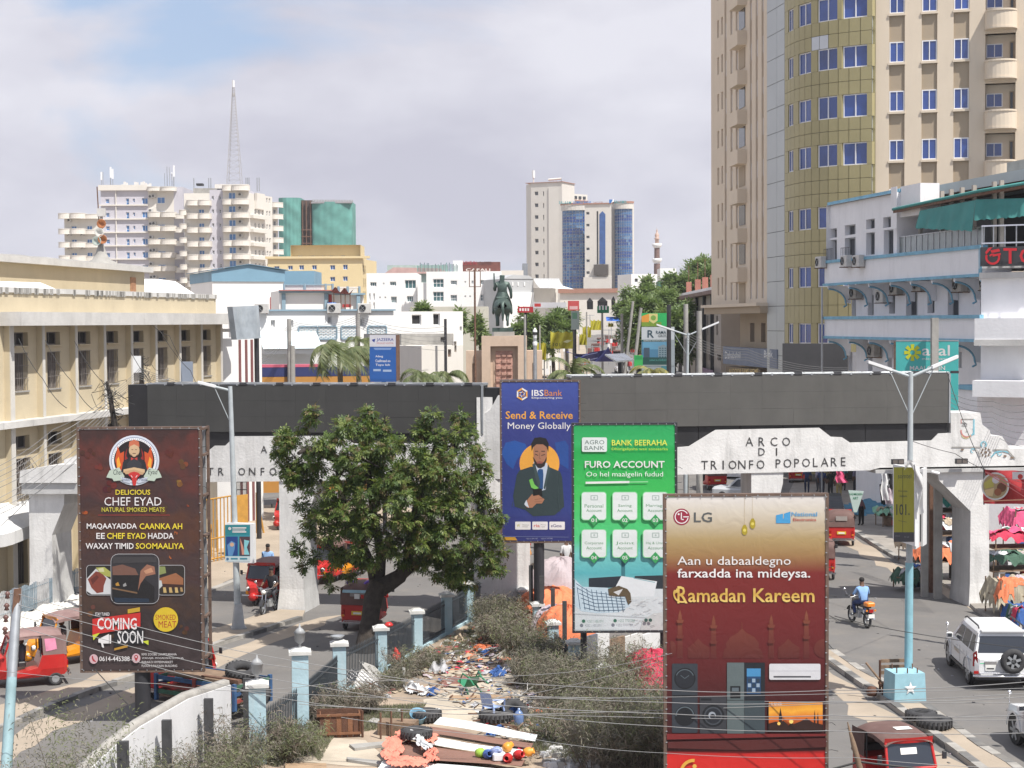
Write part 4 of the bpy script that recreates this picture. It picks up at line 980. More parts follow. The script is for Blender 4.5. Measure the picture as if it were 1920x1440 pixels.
 for a,c in slots:
  q=MB()
  for k in range(nfl+1):
   z=zlow+.6+k*fh;q.fbox(FL_,a,c,z+1.3,min(z+fh,TOP-.5),-.34,-.25,m_tand);q.fbox(FL_,a,c,z,z+1.3,-.34,-.12,m_pale)
  q.build('slot_infill',t)
 for k in range(nfl+1):
  z=zlow+1.1+k*fh
  for x,w in((1345.5,3),(1353,3)):window(t,FL_,ul(x),z,ul(x+w)-ul(x),1.5,-.25,m_pale,m_tan,(0,0),.05)
  q=MB();a,c=ul(1384),ul(1400);zc_=z+.9
  q.fbox(FL_,a,c,zc_,zc_+1.15,.003,.75,m_tan);q.build('bay_box',t)
  q=MB();q.fbox(FL_,a+.5,c-.4,zc_-1.7,zc_-.1,.003,.06,m_gd if k%3 else m_tand);q.build('window',t)
 q=MB();q.fbox(FL_,-.3,FL_.L+.2,zlow-.55,zlow,-1,.6,m_tand);q.fbox(FL_,-.3,FL_.L+.2,zlow,zlow+.25,-.2,.9,m_tan);q.build('cornice',t)
 FLo=Fac((1362,141),(1470,123.5));q=MB();ulo=lambda x:FLo.uz(x,620)[0]
 H=[(ulo(x),ulo(x+8),zl(643,1420),zl(606,1420))for x in(1380,1400,1425,1450)]
 hwall(q,FLo,0,FLo.L,0,zlow-.5,H,m_tand,.5,o=-1.2);q.build('lower_wall',t)
 for h in H:window(t,FLo,h[0],h[2],h[1]-h[0],h[3]-h[2],-1.6,m_tblu,m_brt,(1,0),.07)
 q=MB();q.fbox(FLo,0,FLo.L*.95,zl(686,1400),zl(652,1400),-.2,.3,mat('faded_blue_sign',(.14,.17,.24),.6,.2,1));q.build('sign_panel',t)
 pr=Print(FLo,.31);pr.text('Dahabshiil',1366,659,1395,672,m_wp,.0);pr.text('Bank',1440,657,1456,670,m_wp,0);pr.build('lettering',t)
 q=MB();a,c=G(1400,960),G(1470,960)
 q.fbox(FLo,ulo(1372),ulo(1437),zl(704,1400),zl(690,1400),-.2,.5,mat('brown_sign',(.14,.10,.06),.6,.2,1));q.build('sign_panel',t)
 pr=Print(FLo,.52);pr.text('ALDOOR SAMS HOME',1378,691,1434,701,mat('letters_gold',(.6,.45,.18),.5,0),.02);pr.build('lettering',t)
tan_tower()
F=Fac((1467,112),(1590,110));b=MB();b.fbox(F,0,F.L,3,F.uz(1500,644)[1],-.3,0,mat('charcoal_hoarding',(.07,.07,.075),.8,.15,1));tag(b.build('hoarding'),'charcoal hoarding between the gold clad corner and the white balconied hotel','hoarding')
m_wh=mat('hotel_whitewash',(.78,.78,.80),.9,.06,.7,bump=.25,streak=.3,dirt=(.5,.5,.52))
m_btrim=mat('sky_blue_trim',(.20,.42,.56),.8,.2,1.5,streak=.3)
m_teal=mat('teal_cloth',(.06,.25,.235),.85,.15,1)
def white_hotel():
 F=Fac((1545,103),(1840,82));FR=Fac((1838,82),(1960,80.5))
 t=thing('hotel','white hotel with sky blue ledges, scrolled brackets and many air conditioners, on the right','hotel',F.pt(F.L*.6,0,-6))
 uu=lambda x,y=600:F.uz(x,y)[0];zz=lambda y,x=1838:F.uz(x,y)[1]
 zA=zz(597);zA0=zz(636);zB=zz(466);zB0=zz(513);zT=zz(352,1690)
 wallo=-1.5
 def H_(x,y,w,h,o):
  def q(X,Y):
   v=ray(X,Y);k=(F.A+F.n*o).dot(F.n)/v.dot(F.n);p=v*k;return((p-F.A).dot(F.t),CH+p.z)
  a,zt=q(x,y);c,zb=q(x+w,y+h);return(a,c,zb,zt)
 mid=[(1597,556,8,36,0),(1627,553,11,38,1),(1667,552,11,36,0),(1699,547,21,45,1),(1739,547,13,40,0),(1777,546,21,47,1),(1838,543,13,50,0)]
 low=[(1591,660,7,36,0),(1628,660,8,36,0),(1664,655,8,40,0),(1700,655,6,40,0),(1797,660,6,30,0),(1841,672,12,44,0)]
 up_=[(1552,451,17,36,1),(1584,447,20,38,1),(1624,437,16,40,0),(1657,432,18,44,0),(1552,430,17,15,2),(1584,423,20,16,2),(1624,412,16,16,2),(1656,408,19,17,2)]
 H=[H_(x,y,w,h,wallo)for x,y,w,h,k in mid+low]
 b=MB();hwall(b,F,uu(1562),F.L+.9,0,zB0,H,m_wh,.4,o=wallo);b.build('wall',t)
 for h,(x,y,w,hh,k)in zip(H,mid+low):window(t,F,h[0],h[2],h[1]-h[0],h[3]-h[2],wallo-.3,m_gd,m_st,(1,0)if w>9 else(0,0),.06)
 o2=-.25
 H=[H_(x,y,w,h,o2)for x,y,w,h,k in up_];u_e=H_(1690,400,1,1,o2)[0]
 b=MB();hwall(b,F,uu(1549),u_e,zB-.1,zT-.2,H,m_wh,.35,o=o2);body(b,F,uu(1549),u_e,zB-.1,zT-.2,11,m_wh)
 b.fbox(F,uu(1549)-.1,u_e+.05,zT-.2,zT,-11,-.1,m_btrim);b.build('upper_wall',t)
 for h,(x,y,w,hh,k)in zip(H,up_):
  window(t,F,h[0],h[2],h[1]-h[0],h[3]-h[2],o2-.3,m_gd,m_st,(1,0),.06)
  if k==1:
   q=MB();z=h[2]
   for j in range(8):q.cyl(F.pt(h[0]+(h[1]-h[0])*j/7,z,.0),F.pt(h[0]+(h[1]-h[0])*j/7,z+.7,.0),.015,m_bk,n=4)
   q.cyl(F.pt(h[0],z+.7,0),F.pt(h[1],z+.7,0),.02,m_bk,n=4);q.build('balcony_grille',t)
 for(z1,z0,nm)in((zB,zB0,'upper'),(zA,zA0,'lower')):
  b=MB();b.fbox(F,uu(1546),F.L,z0,z1,-1.6,0,m_wh)
  b.face([F.pt(uu(1546),z0-.002,0),F.pt(F.L,z0-.002,0),F.pt(F.L,z0-.002,-1.6),F.pt(uu(1546),z0-.002,-1.6)][::-1],m_wh)
  b.build('balcony_parapet',t)
  b=MB();b.fbox(F,uu(1546)-.15,F.L+.05,z1,z1+.18,-.3,.12,m_btrim);b.fbox(F,uu(1546)-.1,F.L+.05,z0-.15,z0+.0,-.1,.10,m_btrim);b.fbox(F,F.L-.2,F.L+.06,z0,z1,.0,.07,m_btrim);b.build('blue_ledge',t)
  for i,x in enumerate((1552,1590,1628,1668,1706,1746,1788,1836)):
   u=uu(x);q=MB();w=.08
   prof=[(-.02,-.15),(-.02,-.3)]+[(-.05-1.1*ma.sin(a*ma.pi/2/6),-.35-.85*(1-ma.cos(a*ma.pi/2/6)))for a in range(7)]+[(-1.49,-1.25),(-1.49,-.15)]
   q.prism([F.pt(u-w,z0+z,o)for o,z in prof],[F.pt(u+w,z0+z,o)for o,z in prof],m_wh)
   q.build('bracket',t)
   q=MB();q.tube([F.pt(u+w+.01,z0-.35-.85*(1-ma.cos(a*ma.pi/12)),-.03-1.1*ma.sin(a*ma.pi/12))for a in range(7)]+[F.pt(u+w+.01,z0-1.35,-1.2),F.pt(u+w,z0-1.45,-1.0)],.055,m_btrim,5);q.build('bracket_trim',t)
 b=MB();b.cyl(F.pt(uu(1547),0,.2),F.pt(uu(1547),zA0+3,.2),.06,m_st,n=6);b.build('drain_pipe',t)
 rz=ma.atan2(F.t.y,F.t.x);acg=mat('air_conditioner_grimy',(.34,.32,.29),.7,.3,4)
 for x,y,o in((1546,496,.3),(1594,494,.3),(1617,494,.3)):
  u,z=F.uz(x,y);ac(t,F.pt(u,z-.2,.25),rz,1.15)
 for x,y,o in((1604,548,wallo),(1654,555,wallo),(1680,540,wallo),(1724,533,wallo),(1800,534,wallo),(1851,530,wallo+.2),(1638,657,wallo),(1858,683,wallo+.2)):
  v=ray(x,y+6);k=(F.A+F.n*(o+.35)).dot(F.n)/v.dot(F.n);p=v*k;ac(t,(p.x,p.y,CH+p.z-.2),rz,1.25,acg if x!=1654 else None)
 m_gl=mat('terrace_glass',(.22,.25,.25),.15,.3,1,spec=1)
 b=MB();ua=u_e;b.fbox(F,ua,F.L-.1,zB-.1,zz(372,1750)+.6,-6,-5.9,m_dk);b.fbox(F,ua+.01,F.L-.1,zB-.12,zB+.02,-6,-.1,m_wh);b.build('terrace_back',t)
 z1t=zB+1.05
 q=MB();
 for i in range(15):
  u=ua+(F.L-ua-.1)*i/14;q.fbox(F,u-.03,u+.03,zB+.15,z1t+.05,-.2,-.14,m_st)
 q.fbox(F,ua,F.L,z1t,z1t+.06,-.22,-.12,m_st);q.build('terrace_rail',t)
 for i in range(14):
  u=ua+(F.L-ua-.1)*i/14;g=MB();g.face([F.pt(u+.05,zB+.2,-.17),F.pt(u+(F.L-ua-.1)/14-.05,zB+.2,-.17),F.pt(u+(F.L-ua-.1)/14-.05,z1t,-.17),F.pt(u+.05,z1t,-.17)],m_gl);g.build('glass_panel',t)
 for x in(1694,1733,1750,1770,1792,1829,1842):
  b=MB();u=uu(x,430);w=.09;b.fbox(F,u-w,u+w,zB,zz(390,1800)+1.2,-1.1,-.9,mat('terrace_post_paint',(.38,.36,.32),.8,.2,2));b.build('terrace_post',t)
 zr0=zz(398,1690)
 b=MB();pA,pB=F.P(1684,400,.3),F.P(1845,367,.3);pC=FR.P(1935,352,.6)
 up=V3((0,0,.18));bk=-F.n*6+V3((0,0,1.0))
 b.prism([pA,pB,pB+up,pA+up],[pA+bk,pB+bk,pB+bk+up,pA+bk+up],m_rs);b.prism([pB,pC,pC+up,pB+up],[pB+bk,pC+bk,pC+bk+up,pB+bk+up],m_rs)
 b.tube([pA+up*1.2,pB+up*1.2,pC+up*1.2],.09,m_teal,5);b.build('terrace_roof',t)
 def awn(p,q,h0,h1,name='cloth_awning',push=.25):
  mb=MB();mb.grid(lambda a,c:p.lerp(q,a)+F.n*(.05+push*c+.07*ma.sin(a*30)*c)+V3((0,0,-(h0+(h1-h0)*a)*c-.06*abs(ma.sin(a*24))*(c==1))),36,4,m_teal);mb.build(name,t)
 awn(F.P(1733,395,.2),F.P(1838,375,.2),.9,1.5);awn(F.P(1840,374,.25),FR.P(1935,372,.3),1.0,.85,push=.1)
 b=MB();b.fbox(F,u_e+.01,F.L+2,zr0+.9,zz(338,1800)+.3,-9,-1.8,mat('pale_blue_grey_block',(.42,.50,.52),.8,.06,.6));b.build('roof_block',t)
 b=MB();b.fbox(F,u_e-.8,u_e-.003,zT-2.2,zT+.12,.0,.02,m_wh);b.fbox(F,u_e,u_e+2.6,zT-1.6,zT+.1,-1.3,-.2,m_wh);b.build('roof_block',t)
 b=MB();a=F.uz(1755,330)[0];b.fbox(F,a,a+3.6,zz(345,1800),zz(323,1800)+.8,-6,-4,m_co);b.build('roof_block',t)
 ur=lambda x:FR.uz(x,600)[0];zr=lambda y:FR.uz(1880,y)[1]
 b=MB();b.fbox(FR,.02,FR.L,0,zB0+.05,-6,-.05,m_wh);b.build('sunny_wing',t)
 b=MB();b.fbox(FR,.0,FR.L,zA0,zA,-.04,1.2,m_wh);b.fbox(FR,0,FR.L,zB0-.25,zB0+.04,-.04,.25,m_lg);b.fbox(FR,0,FR.L,zr(742),zr(712),-.04,1.6,m_wh);b.fbox(FR,-.02,FR.L,zA0-.3,zA0,-.04,1.25,m_lg);b.build('balcony_parapet',t)
 b=MB();b.fbox(FR,ur(1838)+.1,FR.L,zB+.2,zB+.27,.2,.26,m_ch);
 for i in range(8):b.fbox(FR,.1+i*.55,.15+i*.55,zB-.5,zB+1.1,.2,.25,m_st)
 b.fbox(FR,.1,FR.L,zB+1.05,zB+1.12,.19,.26,m_ch)
 b.fbox(FR,-.1,FR.L,zB-1.0,zB,-5.9,-.06,m_wh)
 b.build('terrace_rail',t)
 b=MB();b.fbox(FR,.2,FR.L,zB,zB+2.2,-4,-3.9,m_dk);b.build('terrace_back',t)
 sg=thing('shop_sign','dark sign with a red logo and the large red letter T under the teal awning','sign',FR.P(1880,500,0))
 b=MB();b.fbox(FR,.08,FR.L,FR.uz(1850,500)[1],FR.uz(1850,464)[1],.27,.42,mat('sign_charcoal',(.05,.05,.055),.5,.1,2));b.build('panel',sg)
 pr=Print(FR,.55);m=mat('sign_red',(.60,.02,.03),.4,.05,2);pr.text('T',1886,466,1911,495,m,.05);pr.text('O',1916,466,1945,495,m,.05)
 for a0,a1,r0,r1 in((-20,200,10,14),(200,330,4,7)):pr.ring(1866,483,r0,r1,m,a0,a1,16)
 pr.poly([(1862,470),(1878,467),(1880,472),(1864,475)],m);pr.poly([(1866,478),(1881,475),(1881,479),(1866,482)],m);pr.poly([(1858,466),(1866,464),(1854,478),(1852,474)],m)
 pr.build('lettering',sg)
 b=MB();b.fbox(F,uu(1799),F.L,zz(770,1838),zz(730,1838),-1.4,.2,m_wh);b.fbox(F,uu(1799),F.L+.02,zz(732,1838),zz(724,1838),-1.4,.3,m_btrim);b.build('porch',t)
white_hotel()
FLh=Fac((30,66.6),(938,62.6));FRh=Fac((938,62.6),(1990,65.0))
m_shadegrey=mat('shaded_whitewash',(.47,.47,.465),.9,.18,1.0,bump=.3,streak=.5,dirt=(.2,.2,.195))  # arch whitewash greyed in its colour to paint shaded faces; streaks are dirt
arch=thing('triumphal_arch','whitewashed concrete triumphal arch lettered ARCO DI TRIONFO POPOLARE spanning both carriageways','arch',FRh.pt(0,0,-.8))
def beam(F,top,bot,th,nm='beam'):
 b=MB();out=top+bot[::-1]
 fr=[F.P(x,y,0)for x,y in out];bk=[F.P(x,y,0)-F.n*th for x,y in out]
 n=len(top)
 b.face(fr[::-1],m_archw);b.face(bk,m_archw)
 for i in range(len(out)):
  j=(i+1)%len(out);b.face([fr[i],fr[j],bk[j],bk[i]],m_archw)
 return b.build(nm,arch)
TB=1.7
topR=[(938,795),(938,741),(928,762),(950,845),(1190,845),(1267,839),(1292,837),(1342,806),(1536,802),(1558,819),(1579,820),(1594,830),(1747,826),(1760,813),(1783,812),(1783,774),(1838,774),(1842,796),(1856,807),(1858,817),(1879,818),(1894,841),(1990,842)]
topR=[(940,845)]+topR[4:]
botR=[(940,893),(1267,890),(1631,882),(1650,877),(1990,872)]
beam(FRh,topR,botR,TB)
topL=[(120,862),(160,848),(375,850),(386,849),(402,836),(422,836),(440,818),(640,817),(660,830),(800,832),(878,822),(893,814),(905,812),(906,777),(919,768),(934,741),(939,741)]
botL=[(120,905),(375,904),(939,898)]
beam(FLh,topL,botL,TB)
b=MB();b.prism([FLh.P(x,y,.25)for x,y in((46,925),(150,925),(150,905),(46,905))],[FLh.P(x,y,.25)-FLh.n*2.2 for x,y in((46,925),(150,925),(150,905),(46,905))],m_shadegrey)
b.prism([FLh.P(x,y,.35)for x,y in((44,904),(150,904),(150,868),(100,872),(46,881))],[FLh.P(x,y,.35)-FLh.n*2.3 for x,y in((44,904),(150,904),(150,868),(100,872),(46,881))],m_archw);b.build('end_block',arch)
def pier(F,x,w,ztop,d0=-.05,d1=-1.75,flare=.55,side=1,foot=.1):
 """tapering pier, bracketed out at the head"""
 u,_=F.uz(x,1000);b=MB();lev=((0,w/2+foot,0),(.9,w/2+.02,0),(ztop-1.7,w/2,0),(ztop-.45,w/2+flare*.6*0,flare),(ztop,w/2,flare*1.05))
 ring=[]
 for z,hw,fl in lev:
  a=u-hw-(fl if side<0 else 0);c=u+hw+(fl if side>0 else 0)
  ring.append([F.pt(a,z,d0+(foot if z==0 else 0)),F.pt(c,z,d0+(foot if z==0 else 0)),F.pt(c,z,d1),F.pt(a,z,d1)])
 for r0,r1 in zip(ring[:-1],ring[1:]):
  for i in range(4):j=(i+1)%4;b.face([r0[i],r0[j],r1[j],r1[i]],m_archw if i==0 else m_shadegrey)  # front keeps the pale whitewash, other sides get the painted shade grey
 b.build('pier',arch)
zl=FLh.uz(560,903)[1];zr=FRh.uz(1700,880)[1]
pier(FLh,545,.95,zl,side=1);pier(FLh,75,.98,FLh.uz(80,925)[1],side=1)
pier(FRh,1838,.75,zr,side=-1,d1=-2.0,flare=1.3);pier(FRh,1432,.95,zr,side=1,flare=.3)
b=MB();u0,u1=-1.0,1.1
b.fbox(FRh,u0,u1,0,FRh.uz(938,898)[1]+.02,-1.9,-.08,m_archw);b.fbox(FRh,-.9,.0,FRh.uz(938,898)[1],FRh.uz(938,745)[1],-1.5,-.2,m_archw);b.build('centre_pier',arch)
b=MB();u,z=FLh.uz(905,950);b.fbox(FLh,u-.15,u+.12,z-.7,z+.6,-.02,.35,m_bk);b.build('meter_box',arch)
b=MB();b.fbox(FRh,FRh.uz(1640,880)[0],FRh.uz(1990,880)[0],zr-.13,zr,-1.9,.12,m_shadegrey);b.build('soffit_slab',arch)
m_red=mat('faded_red',(.50,.20,.18),.8,.2,4);m_cy=mat('faded_cyan',(.20,.48,.58),.8,.2,4);m_br=mat('relief_brown',(.20,.14,.10),.8,.2,4)
pr=Print(FRh,.012)
pr.line([(1802,786),(1826,786)],1.6,m_co);pr.line([(1802,786),(1802,794)],1.2,m_red);pr.line([(1826,786),(1826,815)],2.4,m_cy)
pr.ring(1813,808,10,12.5,m_red,40,190,10);pr.ring(1816,808,8.5,11,m_cy,-30,60,8);pr.ring(1811,813,8,9.5,mat('faded_yellow',(.6,.5,.25),.8,.1,2),20,160,8)
for x in(1806,1811):pr.line([(x-3,792),(x+2,796)],1.3,m_bk);pr.line([(x-3,798),(x+2,799)],1,m_bk)
pr.disc(1812,809,1.2,m_co);pr.line([(1784,838.5),(1838,838.5)],2.2,m_co)
for k in range(8):
 a=k*ma.pi/4;pr.disc(1848+8*ma.cos(a),848+7*ma.sin(a),1.7,m_br,2.2,8)
pr.disc(1848,848,2.6,m_br)
pr.ring(1824,845,3,4.6,m_cy,90,330,10);pr.line([(1826,840),(1834,847),(1838,857)],1.6,m_co);pr.ring(1844,833,4,6,m_cy,120,420,12)
pr.line([(1858,857),(1866,848),(1880,845),(1893,849)],2.4,m_cy);pr.ring(1874,850,2.5,4.4,m_cy,0,200,8);pr.line([(1862,843),(1888,844),(1903,860)],2.6,m_co)
pr.disc(1804,843,3,m_br,1.8);pr.disc(1884,855,3,m_br,2);pr.disc(1897,858,3.5,m_br,1.8)
pr.build('painted_relief',arch)
m_let=mat('letter_black',(.045,.043,.042),.7,.1,3)
def letters(F,word,x0,x1,y0,y1,xs=None,slope=0):
 n=len(word);xs=xs or[x0+(x1-x0)*i/(n-1)for i in range(n)]
 for ch,x in zip(word,xs):
  if ch==' ':continue
  v,f,asp=textmesh(ch,-.02);h=(y1-y0);w=h*min(asp,1.0)*.92;dy=slope*(x-x0);w=max(w,2.4)
  b=MB();vs=[F.P(x-w/2+a*w,y1+dy-c*h,.018)for a,c in v];b.raw(vs,f,m_let);vb=[F.P(x-w/2+a*w,y1+dy-c*h,.003)for a,c in v]
  ed={}
  for q in f:
   for i in range(len(q)):e=(q[i],q[(i+1)%len(q)]);k=tuple(sorted(e));ed[k]=ed.get(k,[])+[e]
  for k,e in ed.items():
   if len(e)==1:i,j=e[0];b.face([vs[j],vs[i],vb[i],vb[j]],m_let)
  b.build('letter',arch)
letters(FRh,'ARCO',0,0,820,836,[1405,1428,1451,1474]);letters(FRh,'DI',0,0,840,854,[1428,1456])
letters(FRh,'TRIONFO',1321,1426,864,880,slope=-.012);letters(FRh,'POPOLARE',1459,1581,861,877,slope=-.03)
letters(FLh,'AR',0,0,836,849,[495,517]);letters(FLh,'TR ONFO',395,512,877,891);letters(FLh,'DI',0,0,855,868,[528,548])
m_led=mat('led_panel_face',(.045,.045,.044),.75,.12,.9,streak=.2,dirt=(.085,.085,.08));m_led2=mat('led_panel_face_dusty',(.088,.086,.081),.8,.12,.9,streak=.25,dirt=(.13,.125,.115))
m_skirt=mat('black_sheet',(.018,.018,.02),.45,.3,1.5)
def screen(F,x0,x1,yt0,yb0,n,label,mled,th=1.1,o=.04,nr=3):
 u0,u1=F.uz(x0,760)[0],F.uz(x1,760)[0];xm=(x0+x1)/2;z1=F.uz(xm,yt0)[1];z0=F.uz(xm,yb0)[1]
 t=thing('led_screen',label,'LED screen',F.pt((u0+u1)/2,z0,-.3))
 b=MB();b.fbox(F,u0,u1,z0,z1,o-th-.02,o-.05,m_skirt);b.build('cabinet',t)
 pm={}
 for j in range(nr):
  for i in range(n):
   a=u0+(u1-u0)*i/n;c=u0+(u1-u0)*(i+1)/n;e=z0+(z1-z0)*j/nr;g=z0+(z1-z0)*(j+1)/nr
   k=MB();k.fbox(F,a+.0015,c-.0015,e+.0015,g-.0015,o-.045,o+random.uniform(-.003,.003),mled);k.build('screen_panel',t)
 b=MB()
 for zz_,oo in((z1+.05,o),(z1+.05,o-th)):
  b.cyl(F.pt(u0,zz_,oo),F.pt(u1,zz_,oo),.022,m_st,n=5)
 k=int((u1-u0)/.75)
 for i in range(k+1):
  u=u0+(u1-u0)*i/k;b.fbox(F,u-.03,u+.03,z1-.02,z1+.06,o-th,o+.02,m_st)
  if i%2:b.fbox(F,u+.1,u+.4,z1+.0,z1+.10,o-.1,o+.02,m_bk)
 b.fbox(F,u1,u1+.07,z0,z1,o-.1,o+.03,m_st);b.build('top_frame',t)
 return t,u0,u1,z0,z1
t1,a,c,e,g=screen(FLh,277,903,722,811,11,'left LED screen, switched off, charcoal face with a black side panel',m_led)
b=MB();b.fbox(FLh,FLh.uz(241,760)[0],a-.01,e-.3,g,-.75,.02,m_skirt);b.build('side_panel',t1)
b=MB();b.fbox(FLh,a,c,FLh.uz(600,848)[1],e-.01,-.6,-.08,m_skirt);b.build('skirt',t1)
b=MB();uo=FLh.uz(906,730)[0];b.fbox(FLh,uo+.03,FLh.L-.05,FLh.uz(920,770)[1],g-.1,-.8,-.1,m_skirt);b.build('end_panel',t1)
t2,a,c,e,g=screen(FRh,1070,1778,703.5,797.5,12,'right LED screen, switched off, dusty grey face above the complete inscription',m_led2)
b=MB()
n=9
for i in range(n):b.fbox(FRh,a+(c-a)*i/n+.01,a+(c-a)*(i+1)/n-.01,FRh.uz(1500,842)[1],e-.01,-.6,-.08,m_skirt)
b.build('skirt',t2)
b=MB();b.fbox(FRh,FRh.uz(941,740)[0],a-.02,e+.2,g-.1,-.8,.1,m_skirt);b.build('end_panel',t2)
for x,y,l in((1796,872,'small floodlight under the painted crest of the arch'),(1677,873,'small floodlight on the arch beam above the yellow sign')):
 p=FRh.P(x,y-4,.35);f=thing('floodlight',l,'floodlight',p);b=MB();b.obox(p-FRh.t*.24-FRh.n*.06,FRh.t*.48,FRh.n*.14,(0,0,.2),m_bk);b.build('housing',f)
 for s in(-.21,.02):
  b=MB();b.obox(p+FRh.t*s+FRh.n*.085+V3((0,0,.03)),FRh.t*.19,FRh.n*.01,(0,0,.14),m_shut);b.build('lens',f)
p=FRh.P(1750,883,.3);b=MB();b.cyl(p-FRh.t*.2,p+FRh.t*.12-V3((0,0,.08)),.06,m_wp,n=8);tag(b.build('security_camera'),'white tube security camera under the arch beam beside the yellow sign','camera')
def skin(name,J,E,m,parent=None,sub=1,bone_m=None,mats=None,origin=None,M=None):
 """continuous body: J joints (x,y,z,r), E bones; bone_m = material index per bone"""
 me=bpy.data.meshes.new(name);me.from_pydata([j[:3]for j in J],E,[]);ob=bpy.data.objects.new(name,me);COL.objects.link(ob)
 sk=ob.modifiers.new('s','SKIN');sk.use_smooth_shade=True
 sd=me.skin_vertices[0].data
 for i,j in enumerate(J):r=j[3];sd[i].radius=(r,r)if not hasattr(r,'__len__')else r;sd[i].use_root=(i==0)
 if sub:s=ob.modifiers.new('u','SUBSURF');s.levels=sub;s.render_levels=sub
 dg=bpy.context.evaluated_depsgraph_get();dg.update();nm=bpy.data.meshes.new_from_object(ob.evaluated_get(dg));bpy.data.objects.remove(ob)
 nm.materials.clear()
 for x in(mats or[m]):nm.materials.append(x)
 if mats and bone_m:
  seg=[(np.array(J[a][:3]),np.array(J[c][:3]))for a,c in E];idx=[]
  for p in nm.polygons:
   q=np.array(p.center);best=1e9;bi=0
   for(a,c),k in zip(seg,bone_m):
    d=c-a;t=min(1,max(0,(q-a).dot(d)/max(d.dot(d),1e-9)));ds=np.linalg.norm(q-a-d*t)
    if ds<best:best=ds;bi=k
   idx.append(bi)
  nm.polygons.foreach_set('material_index',idx)
 nm.polygons.foreach_set('use_smooth',[True]*len(nm.polygons))
 o=bpy.data.objects.new(name,nm);COL.objects.link(o)
 if parent is not None:o.parent=parent
 ORG[o.name]=ORG[parent.name]if parent is not None else V3();return o
SD=112;m_bz=mat('green_bronze',(.07,.105,.092),.5,.4,3,metal=.3,bump=.2)
m_stone=mat('pinkish_travertine',(.56,.43,.33),.8,.14,.9,bump=.2,streak=.25,dirt=(.42,.31,.23));m_relief=mat('red_relief_stone',(.50,.29,.23),.85,.45,4,bump=.8)
FS=Fac((870,SD),(1012,SD));su=lambda x:FS.uz(x,650)[0];sz=lambda y:FS.uz(940,y)[1]
ped=thing('pedestal','stepped pink stone pedestal with a red relief panel carrying the rider statue','pedestal',FS.pt(FS.L/2,0,-2))
ztop=sz(630)
b=MB();H=[(su(919.5),su(971),0,sz(649))]
hwall(b,FS,su(903),su(988),0,ztop,H,m_stone,.5);b.fbox(FS,su(903),su(988),0,ztop,-3.4,-.51,m_stone);
for u in(su(903),su(988)):b.face([FS.pt(u,0,0),FS.pt(u,0,-.51),FS.pt(u,ztop,-.51),FS.pt(u,ztop,0)],m_stone)
b.face([FS.pt(su(903),ztop,0),FS.pt(su(988),ztop,0),FS.pt(su(988),ztop,-.51),FS.pt(su(903),ztop,-.51)],m_stone);b.build('centre_block',ped)
b=MB();b.fbox(FS,su(929),su(961),.5,sz(658),-.51,-.38,m_relief)
for i in range(7):
 for j in range(3):
  z=sz(658)-.4-i*.42;b.fbox(FS,su(930)+j*.38,su(930)+j*.38+.3,z,z+.22,-.39,-.38+random.uniform(.03,.12),m_relief)
b.build('relief_panel',ped)
b=MB();b.fbox(FS,su(925),su(966),.5,sz(653),-.505,-.46,m_stone);b.build('panel_surround',ped)
for x0,x1,tag_ in((873,902.5,1),(988.5,1017,-1)):
 u0,u1=su(x0),su(x1);b=MB();zt=sz(658);hx=(u0+.42,u0+.68)if tag_>0 else(u0+.35,u0+.6)
 hwall(b,FS,u0,u1,0,zt,[(hx[0],hx[1],0,zt-.85)],m_stone,.4,o=-.7);b.fbox(FS,u0,u1,0,zt,-3.0,-1.12,m_stone)
 for u in(u0,u1):b.face([FS.pt(u,0,-.7),FS.pt(u,0,-1.12),FS.pt(u,zt,-1.12),FS.pt(u,zt,-.7)],m_stone)
 b.face([FS.pt(u0,zt,-.7),FS.pt(u1,zt,-.7),FS.pt(u1,zt,-1.12),FS.pt(u0,zt,-1.12)],m_stone);b.build('side_block',ped)
b=MB();b.fbox(FS,su(926),su(965),ztop,ztop+.28,-3.0,-.4,m_co);b.fbox(FS,su(923),su(962),ztop+.28,ztop+.55,-2.8,-.5,m_bz);b.build('plinth',ped)
sb=FS.pt(su(942),ztop+.55,-1.6);st=thing('rider_statue','green bronze statue of a turbaned horseman with raised sword, seen from behind','statue',sb)
k=1.0
hj=[(0,-.85,1.6,.60),(0,-.3,1.6,.56),(0,.35,1.6,.47),(0,.8,1.7,.42),(0,1.15,2.05,.28),(.05,1.4,2.45,.20),(0,1.65,2.5,.17),(0,1.95,2.25,.12),(-.32,-.95,1.25,.32),(-.36,-.8,.85,.15),(-.36,-1.05,.5,.09),(-.36,-.98,.1,.10),(.32,-.95,1.25,.32),(.36,-.75,.85,.15),(.36,-1.0,.5,.09),(.36,-.93,.1,.10),(-.26,.8,1.2,.2),(-.3,.85,.7,.10),(-.3,.8,.1,.10),(.26,.8,1.2,.2),(.3,1.1,.85,.10),(.3,.95,.45,.08),(0,-1.25,1.75,.12),(.03,-1.45,1.35,.13),(.05,-1.42,.8,.10),(.05,-1.4,.45,.04)]
he=[(0,1),(1,2),(2,3),(3,4),(4,5),(5,6),(6,7),(0,8),(8,9),(9,10),(10,11),(0,12),(12,13),(13,14),(14,15),(3,16),(16,17),(17,18),(3,19),(19,20),(20,21),(0,22),(22,23),(23,24),(24,25)]
